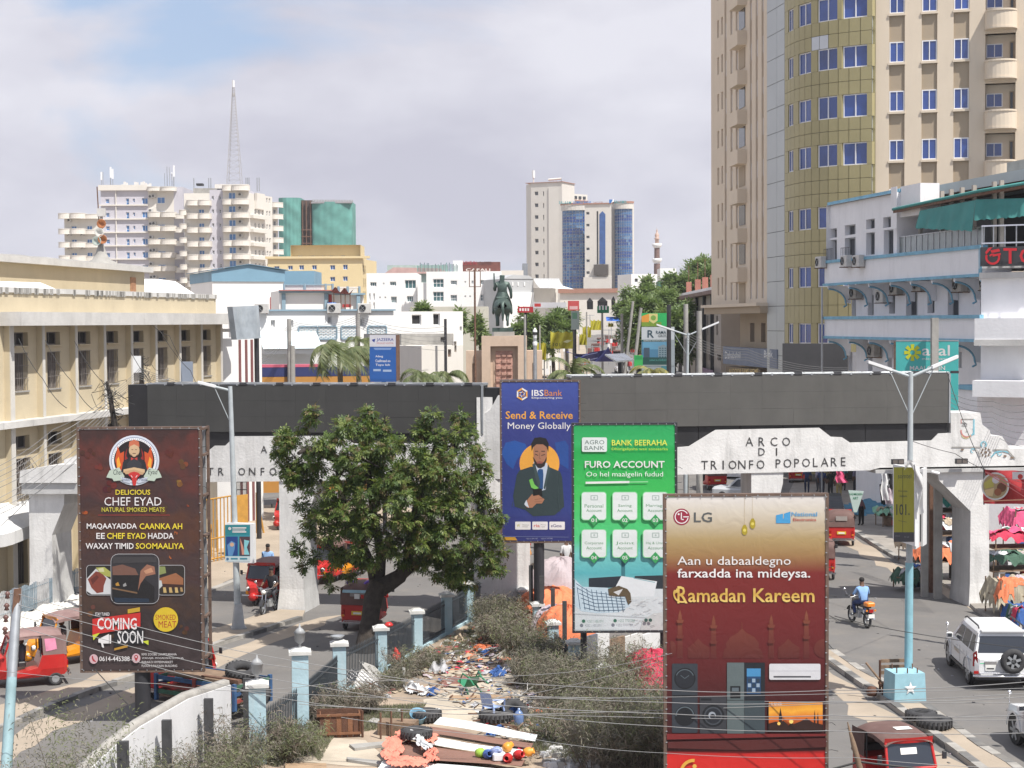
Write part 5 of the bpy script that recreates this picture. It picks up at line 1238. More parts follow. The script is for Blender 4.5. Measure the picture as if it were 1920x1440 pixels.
rj=[(0,-.1,2.15,.30),(0,-.12,2.55,.30),(0,-.1,2.95,.33),(0,-.08,3.2,.14),(.0,-.05,3.42,.17),(.0,-.04,3.6,.15),(-.38,-.05,3.05,.15),(-.52,.0,2.7,.12),(-.50,.25,2.55,.10),(.40,-.1,3.02,.15),(.58,-.15,2.6,.13),(.62,-.1,2.15,.10),(.6,-.05,1.98,.07),(-.38,.1,1.95,.2),(-.56,.35,1.55,.14),(-.62,.25,1.05,.10),(-.62,.45,.95,.07),(.38,.1,1.95,.2),(.56,.35,1.55,.14),(.62,.25,1.05,.10),(.62,.45,.95,.07)]
re=[(0,1),(1,2),(2,3),(3,4),(4,5),(2,6),(6,7),(7,8),(2,9),(9,10),(10,11),(11,12),(0,13),(13,14),(14,15),(15,16),(0,17),(17,18),(18,19),(19,20)]
skin('horse',hj,he,m_bz,st,2);skin('rider',rj,re,m_bz,st,2)
def local(name,parent,fn):
 b=MB();fn(b);o=b.build(name,None,(0,0,0));o.parent=parent;ORG[o.name]=ORG[parent.name];return o
def f(b):b.obox((-.58,.2,2.55),(.1,0,0),(0,.04,0),(-.03,0,1.2),m_bz)
local('sword',st,f)
def f(b):b.torus((0,-.05,3.55),.12,.07,m_bz,'z',14,6);b.grid(lambda a,c:(-.12+.3*a-.05*c,-.22-.05*c,3.55-.7*c),3,3,m_bz)
local('turban',st,f)
def f(b):b.bbox((-.42,-.55,2.0),(.42,.35,2.12),m_bz,.05);b.lathe([(.40,0),(.36,.15),(.3,.35)],(0,-.12,2.1),m_bz,14)
local('saddle',st,f)
m_bf=mat('banner_frame_rust',(.13,.085,.065),.8,.4,5)
def gradmat(name,z0,z1,stops,noise=0,vert=True,rough=.45):
 m=bpy.data.materials.new(name);m.use_nodes=True;nt=m.node_tree;N=nt.nodes;L=nt.links;b=N['Principled BSDF'];b.inputs['Roughness'].default_value=rough
 g=N.new('ShaderNodeNewGeometry');s=N.new('ShaderNodeSeparateXYZ');L.new(g.outputs['Position'],s.inputs[0])
 mr=N.new('ShaderNodeMapRange');mr.inputs[1].default_value=z1;mr.inputs[2].default_value=z0;L.new(s.outputs['Z'],mr.inputs[0])
 src=mr.outputs[0]
 if noise:
  no=N.new('ShaderNodeTexNoise');no.inputs['Scale'].default_value=1.6;no.inputs['Detail'].default_value=6;L.new(g.outputs['Position'],no.inputs[0])
  ad=N.new('ShaderNodeMath');ad.operation='MULTIPLY_ADD';ad.inputs[1].default_value=noise;L.new(no.outputs[0],ad.inputs[0]);L.new(src,ad.inputs[2])
  ad2=N.new('ShaderNodeMath');ad2.operation='SUBTRACT';ad2.inputs[1].default_value=noise/2;L.new(ad.outputs[0],ad2.inputs[0]);src=ad2.outputs[0]
 r=N.new('ShaderNodeValToRGB');L.new(src,r.inputs[0]);e=r.color_ramp.elements
 while len(e)<len(stops):e.new(.5)
 for el,(p,c)in zip(e,stops):el.position=p;el.color=(*[.82*q for q in srgb(*c)],1)
 bp=N.new('ShaderNodeBump');bp.inputs['Strength'].default_value=.2;bp.inputs['Distance'].default_value=.06
 wv=N.new('ShaderNodeTexNoise');wv.inputs['Scale'].default_value=2.2;wv.inputs['Distortion'].default_value=1.5;L.new(g.outputs['Position'],wv.inputs[0]);L.new(wv.outputs[0],bp.inputs['Height']);L.new(bp.outputs[0],b.inputs['Normal'])
 L.new(r.outputs[0],b.inputs['Base Color']);return m
def banner(name,label,x0,x1,yt,yb,d,m,poles,side=None,eyelets=True,quad=None,d1=None):
 F=Fac((x0,d),(x1,d1 or d));um=(x0+x1)/2;z1=F.uz(um,yt)[1];z0=F.uz(um,yb)[1]
 t=thing('billboard',label,'billboard',F.pt(F.L/2,0,-.2))
 b=MB();b.fbox(F,.03,F.L-.03,z0+.03,z1-.03,-.06,0,m);b.build('banner',t)
 b=MB();w=.07
 for u,v in((-.04,w-.04),(F.L-w+.04,F.L+.04)):b.fbox(F,u,v,z0-.04,z1+.04,-.16,.02,m_bf)
 b.fbox(F,w-.04,F.L-w+.04,z0-.04,z0-.04+w*.7,-.16,.018,m_bf);b.fbox(F,w-.04,F.L-w+.04,z1+.04-w*.8,z1+.04,-.16,.018,m_bf)
 n=int((z1-z0)/.9)
 for i in range(1,n):b.fbox(F,0,F.L,z0+(z1-z0)*i/n-.03,z0+(z1-z0)*i/n+.03,-.15,-.07,m_bf)
 b.build('frame',t)
 if eyelets:
  b=MB();k=int((z1-z0)/.26)
  for i in range(k+1):
   z=z0+.05+(z1-z0-.1)*i/k
   for u,sg in((.02,-1),(F.L-.02,1)):b.obox(F.pt(u-.02,z,.022),F.t*.04,F.n*.012,(0,0,.02),m_st)
  k=int(F.L/.26)
  for i in range(k+1):
   u=.05+(F.L-.1)*i/k
   for z in(z0+.0,z1-.03):b.obox(F.pt(u,z+.01,.021),F.t*.02,F.n*.012,(0,0,.035),m_st)
  b.build('lacing',t)
  b=MB()
  for i in range(int((z1-z0)/.6)):
   z=z0+.3+i*.6+random.uniform(-.1,.1);b.tube([F.pt(F.L,z,0),F.pt(F.L+.12,z+random.uniform(-.03,.03),.02),F.pt(F.L+random.uniform(.15,.28),z+random.uniform(-.08,.05),.0)],.008,m_cd,3)
  b.build('loose_wire',t)
 for px,py,r in poles:
  g=F.uz(px,py)[0];b=MB();b.cyl(F.pt(g,0,-.25),F.pt(g,z1*.98 if r>.12 else z0,-.25),r,m_bk,n=12);b.build('pole',t)
 return t,F,z0,z1
mchef=gradmat('print_smoky_brown',1.6,8.4,[(0,(62,40,38)),(.12,(96,48,42)),(.3,(64,44,44)),(.42,(84,52,38)),(.55,(66,48,48)),(.7,(74,54,44)),(.85,(52,42,42)),(1,(70,58,58))],.55)
t,F,z0,z1=banner('chef','tall brown smoked meat billboard with a round chef emblem, COMING SOON in its lower part',143,372,803,1258,46,mchef,[(264,1300,.22)],d1=46)
Wt=ink(235,232,232);Ye=ink(236,214,60);
pr=Print(F)
RR=random.Random(3)
for cx,cy,r,c in((165,850,14,(120,50,40)),(190,880,12,(128,56,46)),(150,900,9,(110,44,38)),(320,850,11,(120,50,40)),(345,870,14,(140,92,50)),(335,905,12,(176,112,52)),(205,915,15,(120,40,38)),(300,950,16,(110,70,46)),(160,960,8,(200,100,44)),(330,1000,4,(220,120,60)),(318,1045,4,(220,116,60)),(352,948,3,(200,90,50)),(180,1150,18,(120,80,56)),(235,1160,18,(110,72,50)),(345,1180,12,(100,64,44)),(205,1190,10,(92,64,50))):
 for k in range(5):
  a=RR.uniform(0,6.3);q=RR.uniform(.2,.9)*r;pr.disc(min(max(cx+q*ma.cos(a),148),366),cy+q*ma.sin(a)*.8,r*RR.uniform(.18,.45),ink(*[int(v*RR.uniform(.6,.9))for v in c]),n=7,o=.010+.0004*k)
pr.build('background_picture',t)
pr=Print(F,.02)
pr.disc(252,863,47,ink(214,220,232),n=40);pr.disc(252,863,43.5,ink(140,150,175),n=40);pr.disc(252,863,42,ink(238,240,244),n=40);pr.disc(252,863,38,ink(34,26,28),n=40)
for sx in(-1,1):
 pr.poly([(252+sx*31,884),(252+sx*36,862),(252+sx*31,836),(252+sx*26,850),(252+sx*19,846),(252+sx*20,870),(252+sx*26,888)],ink(205,84,40));pr.poly([(252+sx*31,882),(252+sx*33,862),(252+sx*29,856),(252+sx*25,872)],ink(240,170,60))
 pr.poly([(252+sx*17,850),(252+sx*13,840),(252+sx*15,855),(252+sx*10,862),(252+sx*18,862)],ink(150,40,36))
for i in range(34):
 a=ma.radians(185+i*5.2);pr.disc(252+40*ma.cos(a),863+40*ma.sin(a),.8,ink(40,40,50),n=5,o=.0235)
pr.poly([(228,884),(231,866),(243,857),(261,857),(273,866),(277,884),(266,890),(240,890)],ink(38,40,46));pr.poly([(240,886),(238,870),(246,860),(258,860),(266,870),(264,886)],ink(52,54,62))
pr.disc(252,844,10,ink(206,176,140),12.5,18);pr.poly([(242,838),(243,828),(252,824),(261,828),(262,838),(252,833)],ink(196,110,80));pr.poly([(244,850),(252,858),(260,850),(257,855),(252,860),(247,855)],ink(60,40,36));pr.line([(247,843),(250,843)],1,ink(40,30,30));pr.line([(254,843),(257,843)],1,ink(40,30,30));pr.line([(249,850),(255,850)],1,ink(70,36,30))
pr.poly([(246,857),(252,860),(258,857),(258,863),(252,860),(246,863)],ink(190,70,60));pr.poly([(232,880),(252,876),(272,880),(272,886),(252,883),(232,886)],ink(212,180,140));pr.poly([(233,884),(252,880),(271,886),(268,890),(250,888),(236,889)],ink(198,162,124))
for sx in(-1,1):pr.poly([(252+sx*18,893),(252+sx*28,876),(252+sx*46,882),(252+sx*50,890),(252+sx*52,895),(252+sx*41,897),(252+sx*38,902),(252+sx*22,900)],ink(190,205,190))
pr.text('Chef',213,880,230,890,ink(50,56,60),0,.2);pr.text('Eyad',278,880,296,892,ink(50,56,60),0,.2)
pr.poly([(226,894),(245,898),(245,906),(232,903)],ink(205,212,226));pr.poly([(278,894),(259,898),(259,906),(272,903)],ink(205,212,226));pr.text('Smoked',229,895,244,902,ink(70,80,110),0,.2);pr.text('Meats',261,895,277,902,ink(70,80,110),0,.2)
pr.poly([(241,890),(244,886),(252,884),(260,886),(264,890),(258,896),(255,910),(250,910),(247,896)],ink(200,54,52));pr.line([(246,891),(249,895)],1,Wt);pr.line([(255,895),(258,891)],1,Wt)
pr.build('emblem',t)
pr=Print(F,.02)
pr.text('DELICIOUS',217,918,282,927.5,Ye,.03);pr.text('CHEF EYAD',196,932,303,948,Wt,-.004);pr.text('NATURAL SMOKED MEATS',191,951,309,959.5,ink(205,196,70),.03);pr.line([(184,965.5),(319,965.5)],.9,ink(170,50,50))
pr.text('MAQAAYADDA',163,981,257,993,Wt,.04);pr.text('CAANKA AH',262,981,342,992,Ye,.04);pr.text('EE',181,999,197,1010,Wt,.04);pr.text('CHEF EYAD',201,999,274,1010,Ye,.04);pr.text('HADDA',278,999,326,1010,Wt,.04)
pr.text('WAXAY TIMID',161,1018,251,1029,Wt,.04);pr.text('SOOMAALIYA',255,1018,345,1029,Ye,.04)
pr.build('lettering',t)
pr=Print(F,.02)
def photo(x0,y0,x1,y1,bgc,blobs,seed,rad=7,border=True):
 if border:pr.rrect(x0-1,y0-1,x1+1,y1+1,rad,ink(178,178,180))
 pr.rrect(x0,y0,x1,y1,rad-1,bgc)
 for pts,c in blobs:pr.poly(pts,c)
photo(163,1060,212,1115,ink(38,34,36),[([(163,1108),(163,1085),(180,1066),(212,1090),(212,1114),(172,1114)],ink(205,206,208)),([(165,1086),(180,1071),(190,1073),(200,1084),(195,1098),(194,1110),(182,1112),(172,1102)],ink(128,62,50)),([(170,1086),(182,1078),(186,1082),(174,1096)],ink(96,44,38)),([(180,1064),(196,1063),(208,1072),(210,1082),(198,1080),(186,1072)],ink(170,172,88)),([(184,1066),(194,1064),(196,1072),(187,1072)],ink(208,206,160))],1)
photo(297,1060,346,1115,ink(44,38,34),[([(299,1084),(330,1074),(344,1084),(344,1096),(300,1094)],ink(150,98,66)),([(300,1094),(344,1096),(344,1104),(302,1102)],ink(60,36,30)),([(297,1062),(310,1062),(312,1074),(298,1078)],ink(130,140,84)),([(297,1088),(303,1088),(305,1098),(299,1104)],ink(190,196,196)),([(306,1101),(311,1101),(313,1111),(307,1111)],ink(196,168,110)),([(317,1101),(322,1101),(324,1111),(318,1111)],ink(190,160,104)),([(328,1101),(333,1101),(335,1111),(329,1111)],ink(196,168,110)),([(338,1101),(342,1101),(344,1109),(339,1109)],ink(170,140,96))],2)
photo(209,1039,298,1131,ink(48,46,50),[([(211,1062),(230,1058),(254,1066),(262,1082),(240,1078),(212,1082)],ink(118,84,72)),([(212,1078),(262,1078),(290,1100),(290,1128),(212,1128)],ink(28,26,28)),([(264,1070),(276,1058),(290,1062),(292,1076),(274,1080),(264,1094),(259,1108)],ink(150,104,84)),([(270,1070),(284,1064),(288,1072),(274,1076)],ink(190,140,110)),([(217,1094),(222,1091),(225,1098),(218,1098)],ink(186,140,60)),([(231,1096),(236,1092),(238,1098),(232,1100)],ink(150,150,150)),([(211,1101),(258,1110),(258,1113),(211,1104)],ink(120,92,66)),([(214,1120),(280,1122),(280,1129),(216,1129)],ink(34,48,66)),([(212,1044),(294,1044),(294,1054),(212,1056)],ink(62,60,62))],3,14)
pr.poly([(176,1150),(208,1146),(208,1154),(176,1159)],ink(40,38,40));pr.text('STAY TUNED',179,1148,206,1154,Wt,.02)
pr.poly([(240,1142),(263,1138),(263,1146),(240,1150)],ink(196,160,50));pr.poly([(174,1160),(264,1148),(264,1174),(174,1190)],ink(200,48,44));pr.poly([(215,1186),(270,1178),(270,1205),(215,1212)],ink(34,34,38))
pr.text('COMING',183,1158,257,1180,Wt,.05);pr.text('SOON',221,1182,269,1206,Wt,.03)
pr.poly([(185,1198),(205,1188),(205,1206),(194,1206),(196,1214),(192,1213),(190,1205),(185,1204)],Wt);pr.rect(206,1190,209,1206,Wt)
pr.poly([(174,1190),(188,1186),(176,1200)],ink(205,215,60));pr.poly([(268,1202),(279,1200),(279,1209)],ink(205,215,60));pr.poly([(215,1215),(240,1208),(240,1213),(215,1219)],ink(186,140,50))
pr.disc(311.5,1161,23,ink(216,186,44),n=28);R_=ink(170,50,40);pr.text('SMOKED',292,1152,330,1162,R_,0,0,1,-.1);pr.text('MEAT',298,1164,331,1176,R_)
pr.disc(176.5,1235,8,ink(214,180,186),9);pr.poly([(173,1229),(175,1229),(176,1234),(179,1238),(181,1239),(180,1241),(175,1239),(173,1234)],ink(176,60,66));pr.disc(256,1233.5,8,ink(214,180,186),9);pr.disc(256,1231,3.6,ink(176,60,66));pr.poly([(252.8,1233),(259.2,1233),(256,1241)],ink(176,60,66));pr.disc(256,1231,1.4,Wt)
pr.text('0614-445388',187,1230,244,1239,Wt,.03)
for s,x1,y in(('KM5 ZOOBE LAAMIYARAHA',332,1224),('WADAJIR- MOGADISHU SOMALIA',345,1231.5),('BARAKO HYPERMARKET',325,1238.5),('FLOOR 2 RAYAAN BUILDING',333,1245.5)):pr.text(s,266.5,y,x1,y+4.3,ink(220,216,216),.02)
pr.build('print',t)
b=MB();
b.fbox(F,F.L+.05,F.L+.13,z0+.2,z1+.02,-.75,-.67,m_bf);b.fbox(F,F.L+.02,F.L+.1,z1-.06,z1+.0,-.7,0,m_bf)
for i in range(6):
 z=z0+(z1-z0)*(i+.3)/6;b.fbox(F,F.L+.04,F.L+.12,z,z+.06,-.68,-.03,m_bf)
b.fbox(F,0,F.L+.02,z0,z1,-.72,-.66,m_st);b.build('rear_frame',t)
F0=Fac((938,60),(1087,60));mibs=gradmat('print_navy',F0.uz(1010,1018)[1],F0.uz(1010,712)[1],[(0,(64,82,160)),(.3,(52,60,130)),(.55,(42,56,128)),(.8,(52,64,132)),(.88,(50,56,122)),(1,(48,54,118))],.12)
t,F,z0,z1=banner('ibs','navy blue bank billboard with a man in a suit looking at his phone',938,1086,715,1016,60,mibs,[(1011,1080,.2)])
pr=Print(F);Or=ink(236,168,66)
pr.poly([(948,830),(965,826),(985,832),(990,845),(970,860),(962,880),(950,870),(940,850)],ink(34,82,160));pr.poly([(1040,830),(1060,826),(1066,836),(1066,880),(1050,870),(1044,850)],ink(36,76,150));pr.disc(1011.5,869,37.5,Or,n=36)
suit=ink(46,62,66);suit2=ink(58,76,78)
pr.poly([(969,890),(974,882),(995,875),(1028,875),(1050,884),(1054,895),(1058,950),(1040,966),(1000,968),(985,956),(965,950),(962,930)],suit)
pr.poly([(1000,866),(1012,900),(1016,920),(1023,918),(1027,885),(1026,868)],ink(196,206,222));pr.poly([(1008,882),(1012,879),(1018,880),(1019,890),(1018,918),(1012,916),(1008,892)],ink(34,78,130))
pr.poly([(998,871),(1003,868),(1013,905),(1010,918)],suit2);pr.poly([(1028,870),(1032,880),(1022,918),(1019,915)],suit2)
sk=ink(172,120,92);sk2=ink(140,94,72)
pr.poly([(1000,845),(1001,865),(1006,874),(1012,877),(1019,874),(1025,864),(1026,845),(1024,832),(1001,832)],sk);pr.poly([(999,866-10),(1002,868),(1008,877),(1014,878),(1021,874),(1025,862),(1025,856),(1020,866),(1016,868),(1007,868),(1002,860)],ink(44,30,28));pr.poly([(1006,866),(1012,864),(1018,866),(1017,869),(1007,869)],ink(150,84,76))
pr.poly([(997,846),(996,832),(1002,821),(1013,819.5),(1024,822),(1029,832),(1028,848),(1025,838),(1018,833),(1006,833),(1000,838)],ink(28,24,26));pr.line([(1003,851),(1009,854)],1.2,ink(30,22,22));pr.line([(1015,854),(1022,852)],1.2,ink(30,22,22));pr.line([(1003,846),(1009,846)],1.3,ink(36,26,24));pr.line([(1015,846),(1022,846)],1.3,ink(36,26,24));pr.line([(1012,848),(1011,859),(1014,860)],1,sk2)
pr.poly([(992,900),(998,897),(1002,908),(1010,915),(1004,918),(996,914)],ink(120,200,90));pr.poly([(999,917),(1016,916),(1017,930),(1001,931)],ink(14,14,16))
pr.poly([(984,946),(988,938),(998,926),(1000,930),(1010,928),(1018,934),(1021,936),(1016,944),(1006,944),(998,952),(988,952)],sk);pr.line([(1002,937),(1018,934)],1,sk2);pr.line([(1002,941),(1016,940)],1,sk2);pr.poly([(983,945),(987,937),(990,946),(992,952),(985,948)],ink(205,214,226))
pr.line([(962,940),(960,950)],1,suit2);pr.line([(1050,890),(1046,930),(1050,960)],1,suit2)
pr.build('picture',t)
pr=Print(F)
for k in range(6):
 a=ma.radians(k*60-90);b2=ma.radians(k*60-30);c=Or if k%2 else Wt
 pr.poly([(979+11.5*ma.cos(a),739+12*ma.sin(a)),(979+11.5*ma.cos(b2),739+12*ma.sin(b2)),(979+8.2*ma.cos(b2),739+8.5*ma.sin(b2)),(979+8.2*ma.cos(a),739+8.5*ma.sin(a))],c,.016)
 pr.poly([(979+7.2*ma.cos(a),739+7.5*ma.sin(a)),(979+4.0*ma.cos(b2),739+4.2*ma.sin(b2)),(979+2.5*ma.cos(b2),739+2.7*ma.sin(b2)),(979+5.4*ma.cos(a),739+5.6*ma.sin(a))],Or if k%2==0 else Wt,.016)
pr.text('IBS',997,731,1019,742.5,Wt,.04);pr.text('Bank',1021,731,1054,742.5,ink(220,140,70),0);pr.text('Empowering you',997,744,1054,748.5,Wt,.03)
pr.text('Send & Receive',948,771,1074,785.5,Or,.04);pr.text('Money Globally',952,792,1070,808,Wt,.0)
for x0,x1,s,c in((966,995,'W',ink(190,180,60)),(998,1027,'ria',ink(210,60,50)),(1030,1059,'eGesa',ink(60,50,110))):
 pr.rrect(x0,978,x1,993,1.5,Wt);pr.text(s,x0+3,982.5,x0+(9 if s=='W'else 14 if s=='ria'else 23),988.5,c,.03)
 if s!='eGesa':pr.text('Western'if s=='W'else 'Money',x0+13+(3 if s=='ria'else 0),983,x1-3,985.3,ink(120,110,100),.0);pr.text('Union'if s=='W'else 'Transfer',x0+13+(3 if s=='ria'else 0),986.5,x1-5,988.5,ink(120,110,100),0)
pr.poly([(944,1007),(966,1007),(970,1013),(944,1013)],ink(200,150,50));pr.line([(945,1005.5),(1066,1007)],.6,ink(130,140,180));pr.text('+252 61 5591 905',986,1008.5,1008,1011,ink(170,175,200),0);pr.text('+252 61 7777 905',1014,1008.5,1036,1011,ink(170,175,200),0)
pr.build('lettering',t)
F0=Fac((1072,50),(1268,50));mg=gradmat('print_green',F0.uz(1150,1185)[1],F0.uz(1150,794)[1],[(0,(34,160,88)),(.1,(52,178,100)),(.13,(30,166,78)),(.35,(66,192,92)),(.55,(84,204,130)),(.62,(120,200,196)),(.72,(92,176,184)),(1,(220,228,230))],.03)
t,F,z0,z1=banner('agro','green bank billboard with white rounded account tiles, torn white near its foot',1073,1267,795,1184,50,mg,[(1095,1200,.1),(1245,1200,.1)])
for o in list(COL.objects):
 if o.parent==t and o.name.startswith('frame'):
  o.data.materials[0]=m_bk
pr=Print(F)
pr.poly([(1104,1084),(1168,1080),(1168,1100),(1104,1104)],ink(40,48,58));pr.poly([(1190,1080),(1265,1078),(1265,1110),(1190,1108)],ink(44,52,60));pr.rect(1165,1048,1172,1082,ink(60,120,130));pr.poly([(1078,1104),(1265,1104),(1265,1181),(1078,1181)],ink(212,218,222))
pr.poly([(1165,1080),(1232,1090),(1226,1118),(1160,1120),(1150,1108)],ink(224,228,232));pr.line([(1188,1084),(1228,1092)],1.2,ink(110,170,180))
pr.poly([(1078,1086),(1092,1100),(1140,1102),(1142,1122),(1176,1116),(1182,1136),(1160,1148),(1120,1150),(1090,1146),(1078,1136)],ink(196,214,226))
for k in range(6):pr.line([(1080+k*3,1094+k*9),(1106+k*3,1110+k*7),(1140+k*4,1114+k*6),(1172,1118+k*5)],1.1,ink(60,86,112))
for k in range(10):pr.line([(1082+k*9,1100+k*1.6),(1088+k*9,1142+min(k,5)*1)],.9,ink(76,102,126))
pr.poly([(1140,1104),(1160,1098),(1176,1104),(1182,1112),(1184,1128),(1178,1134),(1172,1118),(1160,1118),(1142,1116)],ink(96,82,62));pr.poly([(1150,1110),(1168,1104),(1160,1116)],ink(214,214,216))
pr.line([(1078,1150),(1265,1160)],.8,ink(180,186,190));pr.poly([(1205,1162),(1225,1150),(1265,1144),(1265,1181),(1200,1181)],ink(200,202,202))
rr=random.Random(9)
for k in range(50):x=rr.uniform(1180,1258);y=rr.uniform(1120,1178);pr.line([(x,y),(x+rr.uniform(4,14),y+rr.uniform(-5,3))],.7,ink(*([rr.randint(168,244)]*3)))
pr.build('picture',t)
Gt=ink(110,160,120);Gl=ink(150,214,160)
pr=Print(F,.034)
pr.rrect(1091,820,1138,847,3,ink(224,232,230));dk=ink(90,110,104);pr.text('AGRO',1096,825,1133,833,dk,0);pr.text('BANK',1096,836,1133,843.5,dk,0);pr.text('BANK BEERAHA',1147,824.5,1251,835,ink(226,232,90),.03);pr.text('Dhiirigeliyaha wax soosaarka',1147,839,1252,845.5,ink(196,222,70),0)
pr.text('FURO ACCOUNT',1096.5,864,1246,877,Wt,.05);pr.text('Oo hel maalgelin fudud',1099,884,1243,896,ink(232,240,234),0);pr.line([(1098,905),(1180,903.5)],4,Wt);pr.line([(1180,903.5),(1215,903)],2,Gl)
names=(('Personal','01'),('Saving','02'),('Marriage','03'),('Corporate','04'),('Joint','05'),('Haj & Umra','06'))
for i,(a,n)in enumerate(names):
 x0=(1091,1149,1206)[i%3];y0=(923,993)[i//3];x1=x0+45;y1=y0+51
 pr.rrect(x0-1.5,y0-1.5,x1+1.5,y1+1.5,6,ink(130,214,150));pr.rrect(x0,y0,x1,y1,5,ink(226,232,231))
 pr.rrect(x0+16,y0+5,x0+30,y0+15,1.5,ink(176,190,186));pr.rect(x0+18,y0+7,x0+28,y0+13,ink(226,232,231));pr.disc(x0+23,y0+10,2,ink(176,190,186),n=8)
 pr.text(a,x0+5 if i!=1 else x0+10,y0+22,x1-5 if i!=1 else x1-10,y0+28.5,Gt,0);pr.text('Account',x0+8,y0+31,x1-8,y0+36.5,Gt,0)
 c=(x0+22.5,y1+1);pr.poly([(c[0]-10,c[1]),(c[0],c[1]-11),(c[0]+10,c[1]),(c[0],c[1]+11)],ink(58,160,90));pr.text(n,c[0]-5,c[1]-3.5,c[0]+5,c[1]+3.5,Wt,.03)
pr.disc(1094,1164,3.4,ink(60,110,90),n=12);pr.text('+252 1 853391',1100,1161.5,1131,1166.5,ink(120,150,140),0);pr.disc(1153,1163,3.4,ink(60,110,90),n=12);pr.text('+252 7707788',1159,1160.5,1190,1165.5,ink(120,150,140),0);pr.disc(1211,1162,3.4,ink(60,90,84),n=12);pr.disc(1219,1162,3.4,ink(60,90,84),n=12)
pr.build('lettering',t)
F0=Fac((1246,38),(1550,38));zb_=F0.uz(1400,1478)[1];zt_=F0.uz(1400,928)[1]
mlg=gradmat('print_maroon_gold',zb_,zt_,[(0,(226,222,220)),(.05,(212,204,190)),(.15,(174,150,104)),(.2,(158,124,80)),(.265,(120,34,32)),(.45,(106,28,30)),(.6,(88,26,28)),(.72,(66,22,24)),(.87,(70,18,20)),(.885,(205,40,36)),(1,(214,44,38))],.0)
t,F,z0,z1=banner('lg','very large maroon and gold electronics billboard wishing Ramadan Kareem, nearest to the camera',1246,1551,929,1478,38,mlg,[(1300,1420,.13),(1500,1420,.13)])
pr=Print(F);gold=ink(222,186,96);gm=gradmat('print_mosque',F.uz(1400,1236)[1],F.uz(1400,1143)[1],[(0,(136,78,54)),(.5,(112,52,42)),(1,(90,34,32))],0)
for x,top in((1275,1146),(1338,1156),(1446,1155),(1512,1147)):
 pr.poly([(x-5.5,1234),(x-4,1166+top-1146),(x-3,top+8),(x,top-3),(x+3,top+8),(x+4,1166+top-1146),(x+5.5,1234)],gm)
 for dy in(16,45):pr.poly([(x-7,top+dy),(x+7,top+dy),(x+5,top+dy+6),(x-5,top+dy+6)],gm,.03)
pr.poly([(1355,1234),(1358,1218),(1362,1214),(1361,1206),(1370,1194),(1384,1186),(1391,1178),(1399,1186),(1414,1194),(1423,1206),(1422,1214),(1428,1220),(1432,1234)],gm)
for x in(1309,1478):pr.poly([(x-19,1234),(x-19,1214),(x-8,1206),(x,1197),(x+8,1206),(x+21,1214),(x+21,1234)],gm)
pr.disc(1257,1216,11,gm,15,14,-90,90);pr.disc(1546,1216,20,gm,18,14,90,270)
pr.line([(1391,1178),(1391,1167)],1,gm)
dk=ink(52,58,66);dk2=ink(34,38,46);gl=ink(92,104,112);bk=ink(22,26,32)
pr.rrect(1260,1244,1308,1374,2,dk);pr.rect(1261,1303,1307,1306,bk);pr.disc(1284,1272,20,bk,n=28);pr.disc(1284,1272,17.5,dk2);pr.ring(1284,1272,16,17.5,gl,200,340);pr.line([(1276,1266),(1284,1272),(1292,1266)],1,gl)
pr.disc(1284,1342,19,bk,n=28);pr.ring(1284,1342,15.5,17.5,gl,180,350)
pr.rrect(1312,1306,1362,1375,2,ink(58,60,66));pr.disc(1337,1342,21,bk,n=28);pr.disc(1337,1342,17,ink(70,76,84));pr.disc(1337,1342,14.5,dk2);pr.disc(1335,1341,7,ink(160,168,178),n=14);pr.disc(1336,1343,5,dk2,n=14);pr.rect(1314,1309,1334,1313,bk)
pr.rect(1363,1242,1395,1375,ink(94,106,108));pr.rect(1395,1242,1434,1312,ink(26,32,40));pr.rect(1395.5,1313,1434,1375,ink(62,74,80));pr.rect(1363,1312,1394,1313,bk);pr.rect(1369,1286,1388,1309,bk);pr.rect(1372,1289,1385,1296,gl)
pr.rect(1400,1253,1426,1301,ink(30,70,110));pr.rect(1400,1253,1426,1268,ink(70,140,190))
for i in range(3):
 for j in range(3):pr.rect(1402+i*8,1272+j*9,1408+i*8,1279+j*9,ink(150,170,190)if(i+j)%2 else ink(40,60,80))
pr.rrect(1442,1244,1538,1274,3,ink(216,216,220));pr.rect(1450,1267,1520,1270,ink(70,70,76));pr.rect(1443,1257,1537,1258,ink(196,196,202))
tvm=gradmat('print_sunset',F.uz(1490,1370)[1],F.uz(1490,1314)[1],[(0,(214,126,40)),(.35,(244,176,62)),(.65,(214,104,36)),(1,(40,20,18))],.5)
pr.rect(1440,1314,1543,1371,bk);pr.rect(1441,1315,1542,1370,tvm);pr.text('LG QNED',1442,1317,1466,1322,Wt,.03)
for x,w,h in((1463,3,44),(1468,9,20),(1484,7,16),(1527,1.5,40),(1533,1.5,36)):pr.poly([(x-w,1370),(x-w,1370-h*.6),(x,1370-h),(x+w,1370-h*.6),(x+w,1370)],ink(46,26,20))
pr.poly([(1441,1370),(1441,1356),(1455,1352),(1480,1360),(1500,1352),(1512,1346),(1524,1354),(1542,1358),(1542,1370)],ink(50,26,20));pr.disc(1483,1352,4,ink(255,220,120));pr.disc(1460,1356,3,ink(255,210,110))
pr.poly([(1250,1375),(1549,1375),(1549,1379),(1250,1386)],ink(120,34,34));pr.poly([(1252,1390),(1549,1383),(1549,1400),(1400,1406),(1252,1402)],ink(86,34,32))
pr.ring(1300,1448,20,26,ink(226,170,70),180,275,14);pr.disc(1302,1436,4,ink(226,180,90))
pr.build('picture',t)
pr=Print(F)
